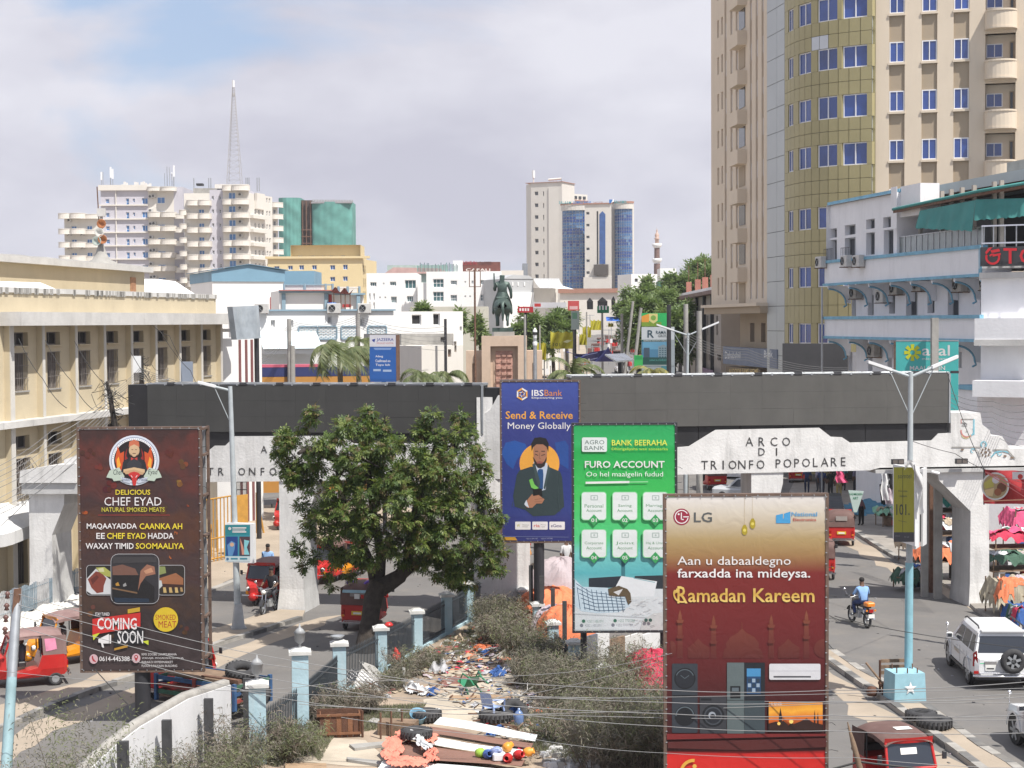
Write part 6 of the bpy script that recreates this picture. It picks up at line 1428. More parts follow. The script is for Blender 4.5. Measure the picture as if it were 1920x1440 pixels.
mag=ink(150,36,62);pr.disc(1278,969,15.5,mag,n=32);pr.ring(1278,969,11.2,13,Wt,10,330,30);pr.disc(1272.5,964,1.9,Wt,n=10);pr.line([(1277.5,961),(1277.5,974),(1282,974)],1.9,Wt);pr.line([(1281,969),(1291.5,969)],1.9,Wt)
pr.text('LG',1301,960.5,1335,979,ink(88,92,92),.04)
bl=ink(70,160,216);pr.poly([(1455,966),(1468,963),(1468,981),(1455,981)],bl);pr.poly([(1470,963),(1482,959),(1482,981),(1470,981)],bl);pr.rect(1468,972,1470,981,bl);pr.text('National',1484,960,1532,968,bl,.03);pr.text('Electronics',1487,971,1530,977,ink(186,70,60),.03)
for x,y in((1396,993),(1411,981)):
 pr.line([(x,930),(x,y-8)],.4,ink(190,170,130));pr.poly([(x-2,y-9),(x+2,y-9),(x+5,y-3),(x+5,y+6),(x+2,y+10),(x-2,y+10),(x-5,y+6),(x-5,y-3)],ink(176,156,40));pr.disc(x,y+1,3,ink(226,210,100),n=10)
pr.text('Aan u dabaaldegno',1270,1043,1482.5,1064,Wt,.0);pr.text('farxadda ina mideysa.',1270,1066,1519,1088,Wt,.035)
gg=gradmat('print_gold_letters',F.uz(1400,1131)[1],F.uz(1400,1098)[1],[(0,(226,196,112)),(.5,(206,164,74)),(1,(236,206,120))],0)
v,f,_=textmesh('amadan',.03);pr.text('R',1270,1099,1289,1131,gg,.03);pr.text('amadan',1290,1103,1397,1129,gg,.045);pr.text('Kareem',1412,1103,1527,1129,gg,.045);pr.ring(1279,1113,14,17,gg,60,200,12);pr.poly([(1269,1102),(1271,1106),(1275,1106),(1272,1109),(1273,1113),(1269,1111),(1265,1113),(1266,1109),(1263,1106),(1267,1106)],gg)
pr.build('lettering',t)
F=Fac((1680,76),(1797,75));z1=F.uz(1738,640)[1];t=thing('billboard','turquoise billboard with a yellow flower logo reading asal behind the right screen','billboard',F.pt(F.L/2,0,0))
b=MB();b.fbox(F,0,F.L,z1-6,z1,-.1,0,ink(82,194,190));b.build('banner',t);b=MB();b.fbox(F,-.1,-.002,z1-6,z1,-.3,0,m_bf);b.fbox(F,0,F.L,z1+.001,z1+.06,-.12,.01,m_st);b.fbox(F,1,1.2,0,z1-6,-.3,-.1,m_bk);b.build('frame',t)
pr=Print(F);yl=ink(214,220,50)
for k in range(8):
 a=k*ma.pi/4;pr.poly([(1711+5*ma.cos(a-.5),661+5*ma.sin(a-.5)),(1711+16*ma.cos(a-.22),661+16*ma.sin(a-.22)),(1711+16*ma.cos(a+.22),661+16*ma.sin(a+.22)),(1711+5*ma.cos(a+.5),661+5*ma.sin(a+.5))],yl,.014)
pr.text('asal',1729,647,1781,667,Wt,.03);pr.text('microfinance',1729,670,1781,675,Wt,0);pr.text('MAALGELIN',1706,686,1772,694,Wt,.04);pr.build('lettering',t)
p=F.P(1757,596,.6);b=MB();b.obox(p+V3((-.15,0,-p.z)),(.3,0,0),(0,.3,0),(0,0,p.z),m_co);tag(b.build('utility_pole'),'square concrete pole in front of the turquoise asal billboard','pole')
def small_post_sign():
 F=Fac((1674,48.6),(1712,46.9));z1=F.uz(1690,873)[1];z0=F.uz(1690,1016)[1]
 return F,z0,z1
m_skin=mat('brown_skin',(.13,.07,.045),.6,.1,5);m_hair=mat('black_hair',(.012,.010,.010),.8,0)
def cloth(n,c):return mat('cloth_'+n,c,.9,.15,6)
def person(label,shirt,trous,loc,rz=0,pose='stand',group=None,robe=False,head=None,h=1.0):
 t=thing('person',label,'person',(0,0,0),group)
 w=.19
 if pose in('stand','walk','lean'):
  s=.22 if pose=='walk'else.03
  J=[(0,0,.95,.15),(0,0,1.15,.15),(0,.0,1.38,.165),(0,0,1.50,.07),(0,.02,1.62,.095),(0,.02,1.72,.085),(-.2,0,1.42,.07),(-.26,.04,1.15,.055),(-.24,.16 if pose!='stand'else.06,.92,.04),(-.24,.2 if pose!='stand'else.08,.83,.045),(.2,0,1.42,.07),(.26,-.03,1.15,.055),(.25,-.04,.92,.04),(.25,-.03,.83,.045),(-.1,0,.88,.10),(-.1,s*.6,.48,.075),(-.1,s,.10,.05),(-.1,s+.12,.05,.045),(.1,0,.88,.10),(.1,-s*.3,.48,.075),(.1,-s,.10,.05),(.1,-s+.12,.05,.045)]
  if pose=='lean':
   J=[(x,y+.45*max(0,z-.9)*.9,z-.12*max(0,z-.9),r)for x,y,z,r in J]
 elif pose=='sit':
  J=[(0,0,0,.16),(0,.02,.2,.15),(0,.08,.44,.165),(0,.10,.56,.07),(0,.13,.68,.095),(0,.13,.78,.085),(-.2,.08,.48,.07),(-.30,.18,.24,.055),(-.27,.42,.16,.04),(-.27,.50,.16,.045),(.2,.08,.48,.07),(.30,.18,.24,.055),(.27,.42,.16,.04),(.27,.50,.16,.045),(-.12,.0,-.02,.10),(-.2,.40,-.08,.08),(-.2,.25,-.45,.055),(-.2,.38,-.50,.045),(.12,.0,-.02,.10),(.2,.40,-.08,.08),(.2,.25,-.45,.055),(.2,.38,-.50,.045)]
 E=[(0,1),(1,2),(2,3),(3,4),(4,5),(2,6),(6,7),(7,8),(8,9),(2,10),(10,11),(11,12),(12,13),(0,14),(14,15),(15,16),(16,17),(0,18),(18,19),(19,20),(20,21)]
 bm=[0,0,0,2,2,0,0,2,2,0,0,2,2,1,1,1,3,1,1,1,3]
 J=[(a*h,b_*h,c*h,r*h)for a,b_,c,r in J]
 skin('body',J,E,shirt,t,1,bm,[shirt,trous,m_skin,m_dk])
 hx,hy,hz=J[5][:3]
 def f(b):b.lathe([(0,.055),(.06,.045),(.095,.0),(.1,-.05),(.085,-.09)],(hx,hy-.012,hz+.045),head or m_hair,10)
 local('hair'if head is None else 'head_scarf',t,f)
 def f(b):
  b.box((hx-.045,hy+.082,hz-.035),(hx-.02,hy+.092,hz-.02),m_dk);b.box((hx+.02,hy+.082,hz-.035),(hx+.045,hy+.092,hz-.02),m_dk);b.box((hx-.012,hy+.085,hz-.075),(hx+.012,hy+.108,hz-.045),m_skin);b.box((hx-.03,hy+.078,hz-.105),(hx+.03,hy+.09,hz-.095),m_dk)
 local('face',t,f)
 if robe:
  def f(b):b.lathe([(.16,1.15*h),(.2,.9*h),(.24,.5*h),(.3,.1*h)],(0,0,0),shirt,14,squash=.75)
  local('robe',t,f)
 place(t,loc,rz);return t
m_can=mat('maroon_canvas',(.135,.075,.065),.75,.25,1.2,bump=.1,streak=.25,dirt=(.26,.2,.17));m_canr=mat('faded_pink_canvas',(.24,.15,.14),.8,.25,1.2,streak=.4,dirt=(.34,.27,.24))
m_rp=mat('red_paint',(.48,.022,.02),.35,.12,2,streak=.3,dirt=(.30,.10,.075));m_yelp=mat('amber_paint',(.70,.27,.012),.3,.08,2);m_plate=mat('number_plate_yellow',(.7,.5,.04),.5,.05,3);m_platew=mat('number_plate_white',(.75,.75,.72),.5,.05,3)
m_lamp=mat('lamp_glass',(.75,.75,.72),.15,0,spec=1);m_tail=mat('tail_lamp',(.35,.01,.01),.2,0);m_seat=mat('black_vinyl',(.03,.03,.032),.5,.1,3);m_orl=mat('orange_lamp',(.7,.22,.02),.3,0)
def wheel(b,c,R,w,axis='x',spoke=True):
 b.torus(c,R-w*.42,w*.5,m_ru,axis,20,7)
 prof=[(0,.02),(R*.2,.03),(R*.45,w*.28),(R*.62,w*.3),(R*.66,w*.2)]
 for s in(1,-1):b.lathe([(r,h*s)for r,h in prof],c,m_st,14,axis)
def tuktuk(label,paint,loc,rz,canvas=m_can,group=None,nose=None,decor=None,driver=True):
 """three wheeled auto rickshaw; front towards +y"""
 t=thing('auto_rickshaw',label,'auto rickshaw',(0,0,0),group);nose=nose or paint
 def f(b):
  sec=[(-1.30,.62,.95,.42),(-1.22,.66,.98,.34),(-.55,.66,.98,.32),(-.42,.66,.60,.30),(.35,.62,.42,.28),(.62,.50,.42,.28)]
  R=[]
  for y,hw,zt,zb in sec:R.append([(-hw*.93,y,zb),(hw*.93,y,zb),(hw,y,zb+(zt-zb)*.35),(hw*.985,y,zt),(-hw*.985,y,zt),(-hw,y,zb+(zt-zb)*.35)])
  for a,c in zip(R[:-1],R[1:]):
   for i in range(6):j=(i+1)%6;b.face([a[j],a[i],c[i],c[j]],paint)
  b.face(R[0],paint);b.face(R[-1][::-1],paint)
 body_=local('body',t,f)
 def f(b):
  sec=[(.52,.60,.98),(.72,.57,.97),(.95,.42,.92),(1.12,.26,.82),(1.20,.14,.72)]
  R=[]
  for y,hw,zt in sec:R.append([(-hw*.85,y,.30+.1*(y>1)),(hw*.85,y,.30+.1*(y>1)),(hw,y,.55),(hw*.92,y,zt),(0,y,zt+.03),(-hw*.92,y,zt),(-hw,y,.55)])
  for a,c in zip(R[:-1],R[1:]):
   for i in range(7):j=(i+1)%7;b.raw([a[j],a[i],c[i],c[j]],[(0,1,2,3)],nose,True)
  b.face(R[-1][::-1],nose);b.face(R[0],m_dk)
  b.bbox((-.30,1.0,.60),(.30,1.17,.74),m_bk,.03)
  b.lathe([(.0,.14),(.14,.13),(.17,.02),(.17,-.12)],(0,1.24,.38),nose,12,'y')
  b.grid(lambda u,v:((-.10+.2*u),1.02+.3*ma.cos(v*2.6+.2),.27+.3*ma.sin(v*2.6+.2)),2,8,nose)
 cowl=local('front_cowl',t,f)
 for s in(-1,1):
  def f(b):b.lathe([(0,.04),(.07,.035),(.085,0),(.085,-.06)],(s*.27,1.13,.68),m_lamp,12,'y')
  o=local('headlight',cowl,f)
 def f(b):
  P0=[(-.60,.60,.97),(.60,.60,.97),(.56,.40,1.56),(-.56,.40,1.56)]
  for a,c in zip(P0,P0[1:]+P0[:1]):b.tube([a,c],.035,paint,6)
  b.grid(lambda u,v:(-.60+1.2*u,.42+.06*ma.sin(u*3.14)+.03*v,1.53+.13*v),8,1,paint)
 wf=local('windscreen_frame',t,f)
 def f(b):b.face([(-.56,.585,1.0),(.56,.585,1.0),(.53,.415,1.52),(-.53,.415,1.52)],m_gd)
 local('windscreen',wf,f)
 def f(b):
  pr_=[(.50,1.60,.60),(.35,1.66,.62),(0,1.72,.63),(-.5,1.74,.64),(-.95,1.71,.64),(-1.15,1.63,.64),(-1.25,1.45,.64),(-1.30,1.15,.645),(-1.33,.97,.65)]
  def g(u,v):
   k=v*(len(pr_)-1);i=min(int(k),len(pr_)-2);q=k-i;a,c=pr_[i],pr_[i+1];y=a[0]+(c[0]-a[0])*q;z=a[1]+(c[1]-a[1])*q;hw=a[2]+(c[2]-a[2])*q
   s=2*u-1;top=max(0,1-v*1.7);x=ma.copysign(hw*abs(s)**.85,s);return(x,y-(0 if top else.0),z-(.13*abs(s)**3.2)*(1 if v<.62 else max(0,1-(v-.62)*3)))
  b.grid(g,12,24,canvas)
  for s in(-1,1):
   b.grid(lambda u,v:(s*(.625+.02*ma.sin(u*20)*v),.45-1.1*u,1.56+.06*ma.sin(u*2.4)-(.10)*v),8,1,canvas)
   b.grid(lambda u,v:(s*.65,-.55-.72*u-.03*v,1.60-.62*v-.02),5,5,canvas)
 hood=local('canvas_hood',t,f)
 def f(b):b.raw([(-.28,-1.318,1.28),(.28,-1.318,1.28),(.28,-1.290,1.5),(-.28,-1.290,1.5)],[(3,2,1,0)],mat('hood_window',(.28,.25,.23),.3,.1,3))
 local('rear_window',hood,f)
 for x,y,z0,z1 in((-.62,-.5,.95,1.6),(.62,-.5,.95,1.6)):
  def f(b):b.cyl((x,y,z0),(x,y,z1),.02,m_bk,n=6)
  local('roof_post',t,f)
 def f(b):b.bbox((-.55,-1.1,.60),(.55,-.55,.72),m_seat,.03);b.bbox((-.55,-1.2,.70),(.55,-1.08,1.15),m_seat,.03);b.bbox((-.25,-.1,.6),(.25,.15,.75),m_seat,.03);b.box((-.6,-.5,.33),(.6,.5,.36),m_bk)
 local('seat',t,f)
 def f(b):wheel(b,(0,1.02,.21),.21,.12)
 local('wheel',t,f)
 for s in(-1,1):
  def f(b):wheel(b,(s*.58,-.95,.21),.21,.12)
  local('wheel',t,f)
 def f(b):b.box((-.68,-1.42,.30),(.68,-1.34,.36),m_ch);b.box((-.5,-1.41,.38),(.5,-1.37,.41),m_ch);b.cyl((-.5,-1.38,.32),(-.5,-1.38,.4),.02,m_ch);b.cyl((.5,-1.38,.32),(.5,-1.38,.4),.02,m_ch);b.cyl((-.45,1.3,.45),(.45,1.3,.45),.02,m_ch)
 local('bumper',t,f)
 for s in(-1,1):
  def f(b):b.box((s*.55-.05,-1.335,.62),(s*.55+.05,-1.30,.78),m_tail);b.box((s*.55-.05,-1.336,.54),(s*.55+.05,-1.30,.61),m_orl)
  local('tail_light',t,f)
 def f(b):b.box((-.22,-1.33,.60),(.22,-1.31,.74),m_plate);b.box((-.15,-1.335,.63),(.15,-1.33,.70),m_platew)
 local('number_plate',t,f)
 for s in(-1,1):
  def f(b):b.cyl((s*.58,.5,1.2),(s*.78,.62,1.25),.012,m_bk,n=5);b.bbox((s*.80-.06,.60,1.16),(s*.80+.06,.64,1.34),m_bk,.02)
  local('mirror',t,f)
 if driver:
  def f(b):
   b.lathe([(.14,0),(.19,.25),(.17,.45),(.06,.52)],(0,0,.75),mat('cloth_grey',(.12,.12,.14),.9,.1,4),10,squash=.7);b.lathe([(.06,0),(.1,.06),(.1,.16),(.05,.22),(0,.23)],(0,.03,1.27),m_skin,10)
  o=local('driver_figure',t,f)
 if decor:decor(t)
 place(t,loc,rz);return t
def yaw_to(p,q):d=q-p;return ma.atan2(d.y,d.x)-ma.pi/2
def tk(label,paint,x,y,yaw,**k):
 g=G(x,y);g.z=k.pop('z',.006);return tuktuk(label,paint,g,ma.radians(yaw),**k)
def dec_yellow(t):
 def f(b):b.grid(lambda u,v:(-.2+.4*u,-1.34,.76+.1*v),1,1,m_yelp);b.box((-.40,1.05,.45),(.40,1.08,.58),m_yelp)
 local('trim_panel',t,f)
def dec_flowers(t):
 def f(b):
  for x in(-.35,.35):
   for k in range(9):a=k*.7;b.lathe([(0,0),(.07,.03),(.05,.08),(0,.09)],(x+.1*ma.cos(a),-1.1+.06*ma.sin(a),1.74+.04*ma.sin(k)),mat('purple_tinsel',(.16,.08,.45),.5,.2,8),5)
 local('purple_tinsel',t,f)
 def f(b):b.box((-.55,-1.36,1.42),(.55,-1.325,1.52),mat('pale_blue_tape',(.35,.55,.65),.5,.2,5));b.box((-.1,-1.35,1.2),(.1,-1.335,1.38),m_platew);b.box((.15,-1.35,1.22),(.26,-1.335,1.36),m_rp)
 local('sticker',t,f)
def dec_pink(t):
 def f(b):
  for s in(-1,1):b.face([(s*.656,-.62,1.5),(s*.656,-.95,1.5),(s*.66,-1.0,1.15),(s*.66,-.66,1.1)],mat('pink_sheet',(.75,.28,.42),.5,.2,4))
 local('pink_sheet',t,f)
def dec_sticker(t):
 def f(b):b.face([(-.30,.02,1.733),(.1,.02,1.735),(.1,-.22,1.745),(-.30,-.22,1.743)],m_platew)
 local('white_label',t,f)
 def f(b):b.face([(-.18,.50,1.28),(.22,.50,1.28),(.22,.45,1.42),(-.18,.45,1.42)],m_platew)
 local('windscreen_sticker',t,f)
TKG=None
tk('red auto rickshaw with a pink sheet on its hood at the left picture edge',m_rp,42,1283,112,canvas=m_canr,decor=dec_pink)
tk('amber yellow auto rickshaw passing behind the chef billboard',m_yelp,118,1243,128,canvas=m_canr)
tk('red auto rickshaw half hidden behind the foot of the chef billboard',m_rp,352,1300,-22)
tk('red and amber auto rickshaw coming towards the camera beside the left lamp post',m_rp,500,1128,163,canvas=m_canr,decor=dec_yellow)
tk('red auto rickshaw with purple tinsel on its hood, behind the tree trunk',m_rp,690,1172,-12,decor=dec_flowers)
tk('red auto rickshaw with amber front showing under the left boughs of the tree',m_rp,612,1090,165,decor=dec_yellow)
tk('red auto rickshaw partly hidden by the lower leaves of the tree',m_rp,645,1082,168,nose=m_yelp)
tk('red and amber auto rickshaw below the foot of the navy bank billboard',m_rp,962,1063,-28,decor=dec_yellow,nose=m_yelp)
tk('red auto rickshaw crossing in the shade at the far end of the arch opening',m_rp,1336,916,8)
tk('red auto rickshaw in deep shade beside the market people',m_rp,1497,905,-10)
tk('red auto rickshaw driving away along the market kerb behind the maroon billboard edge',m_rp,1575,1018,-8)
tk('red auto rickshaw half covered by the right edge of the maroon billboard',m_rp,1535,1080,-8)
tk('maroon hooded auto rickshaw with a white label on its roof, at the bottom edge',m_rp,1688,1506,192,decor=dec_sticker)
tk('red auto rickshaw seen end-on behind the arch pier at the left forecourt',m_rp,545,990,150)
rf=random.Random(21)
proto=None;n=0
m_fr=[m_rp,mat('amber_far',(.6,.22,.03),.4,.1,2)]
for x,y in((1148,668),(1157,676),(1190,664),(1200,676),(1212,670),(1180,655),(1196,650),(1208,655),(1190,643),(1172,640),(1160,636),(1140,645),(1126,650),(1150,652),(1204,640),(1186,632),(1168,628),(1118,662),(1108,672),(1096,690),(1085,700),(1176,690)):
 d=150.0
 for _ in range(60):
  z=terr(d)+.03;yy=P(x,y,d).z;d+=(yy-z)*6
  d=max(130,min(430,d))
 p=P(x,y,d);p.z=terr(d)+.04
 if proto is None:
  proto=thing('auto_rickshaw','tiny red auto rickshaw in the distant street traffic','auto rickshaw',(0,0,0),'auto rickshaws in the distant street')
  def f(b):b.bbox((-.62,-1.3,.3),(.62,-.3,1.0),m_rp,.05);b.bbox((-.55,.5,.3),(.55,1.1,.95),m_rp,.2);b.box((-.6,-.4,.28),(.6,.6,.4),m_rp)
  local('body',proto,f)
  def f(b):b.bbox((-.64,-1.3,1.5),(.64,.55,1.72),m_can,.1);b.box((-.64,-1.31,1.0),(.64,-1.2,1.52),m_can);b.box((-.55,-.9,1.0),(.55,.1,1.5),m_dk)
  local('canvas_hood',proto,f)
  def f(b):
   for q in((-.55,-.9),(.55,-.9),(0,1.0)):b.torus((q[0],q[1],.21),.15,.06,m_ru,'x',10,5)
  local('wheel',proto,f)
  o=proto
 else:o=copy_tree(proto)
 place(o,p,rf.choice((0,3.14))+rf.uniform(-.25,.25)-.1)
for x,y,l in((1165,700,'white van far up the street behind the blue street banner'),(1190,648,'pale car in the distant street traffic')):
 d=200.0
 for _ in range(60):d=max(130,min(430,d+(P(x,y,d).z-terr(d))*6))
 p=P(x,y,d);p.z=terr(d)+.03;c=thing('van'if 'van'in l else 'car',l,'van'if 'van'in l else 'car',p)
 def f(b):b.bbox((-.85,-2,.35),(.85,2,1.0),m_wp,.12);b.bbox((-.75,-1.9,1.0),(.75,1.0,1.85),m_wp,.2)
 local('body',c,f)
 def f(b):b.box((-.65,-1.94,1.15),(.65,-1.86,1.6),m_gd);b.box((-.77,-1.5,1.2),(.77,.6,1.6),m_gd)
 local('window',c,f)
 def f(b):
  for q in((-.8,-1.3),(.8,-1.3),(-.8,1.3),(.8,1.3)):b.torus((q[0],q[1],.33),.24,.1,m_ru,'x',12,6)
 local('wheel',c,f)
def moto(label,loc,rz,paint=m_bk,cargo=False):
 t=thing('motorcycle',label,'motorcycle',(0,0,0))
 for y in(-.62,.66):
  def f(b):
   b.torus((0,y,.30),.25,.05,m_ru,'x',20,7);b.torus((0,y,.30),.20,.012,m_st,'x',20,5);b.cyl((-.05,y,.3),(.05,y,.3),.05,m_st,n=8)
   for k in range(8):a=k*ma.pi/4;b.cyl((0,y,.3),(0,y+.2*ma.cos(a),.3+.2*ma.sin(a)),.006,m_st,n=3)
  local('wheel',t,f)
 def f(b):
  b.tube([(0,.45,.95),(0,.1,.55),(0,-.35,.45),(0,-.62,.30)],.03,m_bk);b.tube([(0,.45,.9),(0,.0,.75),(0,-.7,.72)],.025,m_bk)
  for s in(-.07,.07):b.tube([(s,.5,.95),(s,.66,.30)],.025,m_ch)
  b.bbox((-.13,-.15,.3),(.13,.25,.6),m_st,.04)
  b.tube([(.14,.1,.4),(.16,-.3,.3),(.16,-.85,.38)],[.025,.035,.045],m_ch)
 local('frame',t,f)
 def f(b):b.lathe([(0,-.28),(.12,-.22),(.16,0),(.13,.2),(0,.28)],(0,.2,.83),paint,12,'y')
 local('fuel_tank',t,f)
 def f(b):b.bbox((-.13,-.72,.74),(.13,.02,.84),m_seat,.04)
 local('seat',t,f)
 def f(b):b.tube([(-.36,.38,1.08),(-.12,.5,1.02),(.12,.5,1.02),(.36,.38,1.08)],.015,m_ch);b.cyl((-.38,.36,1.08),(-.26,.42,1.07),.025,m_seat,n=6);b.cyl((.38,.36,1.08),(.26,.42,1.07),.025,m_seat,n=6)
 hb=local('handlebar',t,f)
 for s in(-1,1):
  def f(b):b.cyl((s*.3,.42,1.08),(s*.38,.46,1.25),.008,m_ch,n=4);b.lathe([(0,0),(.055,.0),(.055,.02),(0,.025)],(s*.39,.44,1.29),m_ch,10,'y')
  local('mirror',hb,f)
 def f(b):b.lathe([(0,.08),(.08,.07),(.09,.0),(.04,-.08)],(0,.60,.92),m_lamp,12,'y')
 local('headlight',t,f)
 def f(b):b.grid(lambda u,v:(-.07+.14*u,.66+.34*ma.cos(v*2.2+.4),.30+.34*ma.sin(v*2.2+.4)),2,8,paint);b.grid(lambda u,v:(-.07+.14*u,-.62+.36*ma.cos(v*1.6+1.4),.34+.36*ma.sin(v*1.6+1.4)),2,8,paint)
 local('mudguard',t,f)
 def f(b):b.box((-.08,-.96,.62),(.08,-.92,.74),m_tail);b.box((-.2,-.93,.66),(-.13,-.9,.72),m_orl);b.box((.13,-.93,.66),(.2,-.9,.72),m_orl)
 local('tail_light',t,f)
 def f(b):b.box((-.12,-.97,.42),(.12,-.955,.56),m_platew)
 local('number_plate',t,f)
 if cargo:
  def f(b):b.bbox((-.16,-.95,.84),(.16,-.6,.98),m_orl,.04)
  local('rear_box',t,f)
 place(t,loc,rz);return t
mp_=G(1612,1172);yaw=ma.radians(14);moto('black motorcycle with an orange rear lamp box ridden down the right carriageway',mp_,yaw,cargo=True)
R_=Matrix.Rotation(yaw,3,'Z');person('rider in a light blue shirt on the motorcycle in the right carriageway',cloth('light_blue',(.22,.38,.66)),cloth('navy',(.03,.05,.14)),mp_+R_@V3((0,-.28,.93)),yaw,'sit')
mp2=G(506,1150);yaw2=ma.radians(166);moto('black motorcycle standing close to the arch pier',mp2,yaw2)
R_=Matrix.Rotation(yaw2,3,'Z');person('rider in dark clothes on the motorcycle by the arch pier',cloth('black',(.02,.02,.025)),cloth('dark_grey',(.05,.05,.06)),mp2+R_@V3((0,-.28,.93)),yaw2,'sit')
m_pl=mat('pearl_white_paint',(.68,.69,.70),.25,.04,2,spec=.7)
def suv(label,loc,rz,full=True):
 t=thing('car',label,'car',(0,0,0))
 st=[(-2.30,.78,.95,.45),(-2.22,.90,1.05,.40),(-1.6,.945,1.08,.36),(0,.945,1.07,.34),(1.0,.945,1.06,.34),(1.35,.93,1.04,.36),(1.9,.89,.98,.40),(2.2,.80,.90,.45),(2.32,.66,.78,.50)]
 def f(b):
  R=[]
  for y,hw,zt,zb in st:R.append([(-hw*.9,y,zb),(hw*.9,y,zb),(hw,y,zb+.12),(hw,y,zt-.2),(hw*.955,y,zt),(-hw*.955,y,zt),(-hw,y,zt-.2),(-hw,y,zb+.12)])
  for a,c in zip(R[:-1],R[1:]):
   for i in range(8):j=(i+1)%8;b.raw([a[j],a[i],c[i],c[j]],[(0,1,2,3)],m_pl,i in(2,3,4,5,6))
  b.face(R[0],m_pl);b.face(R[-1][::-1],m_pl)
 body_=local('body',t,f)
 gs=[(-2.24,.88,1.05),(-2.12,.80,1.50),(-2.0,.76,1.70),(-1.6,.73,1.80),(-.4,.72,1.82),(.25,.70,1.76),(.45,.68,1.68),(1.15,.84,1.06)]
 def f(b):
  base=[(-2.24,.90),(-1.6,.90),(-.4,.90),(.3,.90),(1.18,.86)]
  top=[(-2.02,.74),(-1.6,.73),(-.4,.72),(.1,.70),(.42,.66)]
  for s in(-1,1):
   for(a,wa),(c,wc),(d,wd),(e,we)in zip(base[:-1],base[1:],top[:-1],top[1:]):
    q=[(s*wa,a,1.04),(s*wc,c,1.04),(s*we,e,1.70),(s*wd,d,1.70)]
    b.face(q if s>0 else q[::-1],m_pl)
  for(a,wa),(c,wc)in zip(top[:-1],top[1:]):
   b.raw([(-wa,a,1.70),(wa,a,1.70),(wa*.82,a,1.82 if a>-1.9 else 1.79),(-wa*.82,a,1.82 if a>-1.9 else 1.79),(-wc,c,1.70),(wc,c,1.70),(wc*.82,c,1.82 if c<.3 else 1.76),(-wc*.82,c,1.82 if c<.3 else 1.76)],[(1,2,6,5),(2,3,7,6),(3,0,4,7)],m_pl,True)
  b.face([(-.90,-2.24,1.04),(.90,-2.24,1.04),(.74,-2.02,1.70),(-.74,-2.02,1.70)][::-1],m_pl);b.face([(-.74,-2.02,1.70),(.74,-2.02,1.70),(.61,-2.02,1.79),(-.61,-2.02,1.79)][::-1],m_pl)
  b.face([(-.86,1.18,1.04),(.86,1.18,1.04),(.66,.42,1.70),(-.66,.42,1.70)],m_pl)
  b.box((-.66,-2.14,1.76),(.66,-1.9,1.80),m_pl)
 cab=local('cabin',t,f)
 W2=lambda y,z,s:(s*((.90-.17*(z-1.04)/.66)+.006),y,z)
 for y0,y1,y2,y3 in((-2.0,-1.35,-1.42,-1.88),(-1.25,-.42,-.42,-1.30),(-.32,.72,.16,-.32)):
  for s in(-1,1):
   def f(b):
    q=[W2(y0,1.12,s),W2(y1,1.12,s),W2(y2,1.60,s),W2(y3,1.60,s)];b.face(q if s>0 else q[::-1],m_gd)
   local('side_window',cab,f)
 def f(b):b.raw([(-.80,-2.215,1.14),(.80,-2.215,1.14),(.70,-2.055,1.62),(-.70,-2.055,1.62)],[(3,2,1,0)],m_gd)
 local('rear_window',cab,f)
 def f(b):b.face([(-.78,1.12,1.10),(.78,1.12,1.10),(.64,.50,1.64),(-.64,.50,1.64)],m_gd)
 local('windscreen',cab,f)
 for s in(-1,1):
  def f(b):b.tube([(s*.68,-1.8,1.82),(s*.68,-1.7,1.88),(s*.68,-.2,1.90),(s*.68,.05,1.83)],.025,m_bk)
  local('roof_rail',t,f)
 for x in(-.83,.83):
  for y in(-1.35,1.42):
   def f(b):
    b.lathe([(.0,.01),(.42,.01)],(x+(.112 if x>0 else-.112),y,.42),m_dk,20,'x');b.torus((x,y,.38),.29,.10,m_ru,'x',24,8)
    for k in range(6):
     a=k*ma.pi/3;sx=.10 if x>0 else-.10
     b.obox((x+sx-.01,y-.04*ma.sin(a)*1,.38+.04*ma.cos(a)),(.02,0,0),(0,.26*ma.cos(a),.26*ma.sin(a)),(0,.08*ma.sin(a),-.08*ma.cos(a)),m_st)
    b.lathe([(.05,0),(.24,-.04)]if x>0 else[(.05,0),(.24,.04)],(x+(.11 if x>0 else-.11),y,.38),m_bk,18,'x')
   local('wheel',t,f)
   def f(b):
    s=1 if x>0 else-1
    b.grid(lambda u,v:(s*(.945+.03*v),y+.45*ma.cos(ma.pi*u),.42+.45*ma.sin(ma.pi*u)+.03*v),14,1,m_pl)
    b.grid(lambda u,v:(s*.975,y+(.45-.05*v)*ma.cos(ma.pi*u),.45+(.45-.05*v)*ma.sin(ma.pi*u)),14,1,m_pl)
   local('wheel_arch',t,f)
 for s in(-1,1):
  def f(b):b.bbox((s*.90-.06,-1.0,.34),(s*.90+.09,1.0,.40),m_seat,.02)
  local('side_step',t,f)
  def f(b):b.raw([(s*.80,-2.28,.72),(s*.945,-2.16,.72),(s*.93,-2.16,1.12),(s*.84,-2.26,1.22)],[(0,1,2,3)if s>0 else(3,2,1,0)],m_tail);b.box((s*.87-.07,-2.32,.52),(s*.87+.07,-2.28,.60),m_tail)
  local('tail_light',t,f)
  def f(b):b.bbox((s*1.03-.1,.72,1.05),(s*1.03+.1,.84,1.22),m_pl,.04);b.face([(s*1.03-.07,.715,1.07),(s*1.03+.07,.715,1.07),(s*1.03+.07,.715,1.19),(s*1.03-.07,.715,1.19)],m_gd)
  local('mirror',t,f)
  for y in(-.95,.0):
   def f(b):b.box((s*.95-.012,y,.93),(s*.95+.012,y+.16,.955),m_ch)
   local('door_handle',t,f)
  def f(b):
   for y in(-1.3,-.37,.82):b.box((s*.947-.002,y-.006,.5),(s*.947+.002,y+.006,1.03),m_dk)
   b.box((s*.947-.003,-1.9,.84),(s*.947+.003,1.9,.86),m_st)
  local('door_seam',t,f)
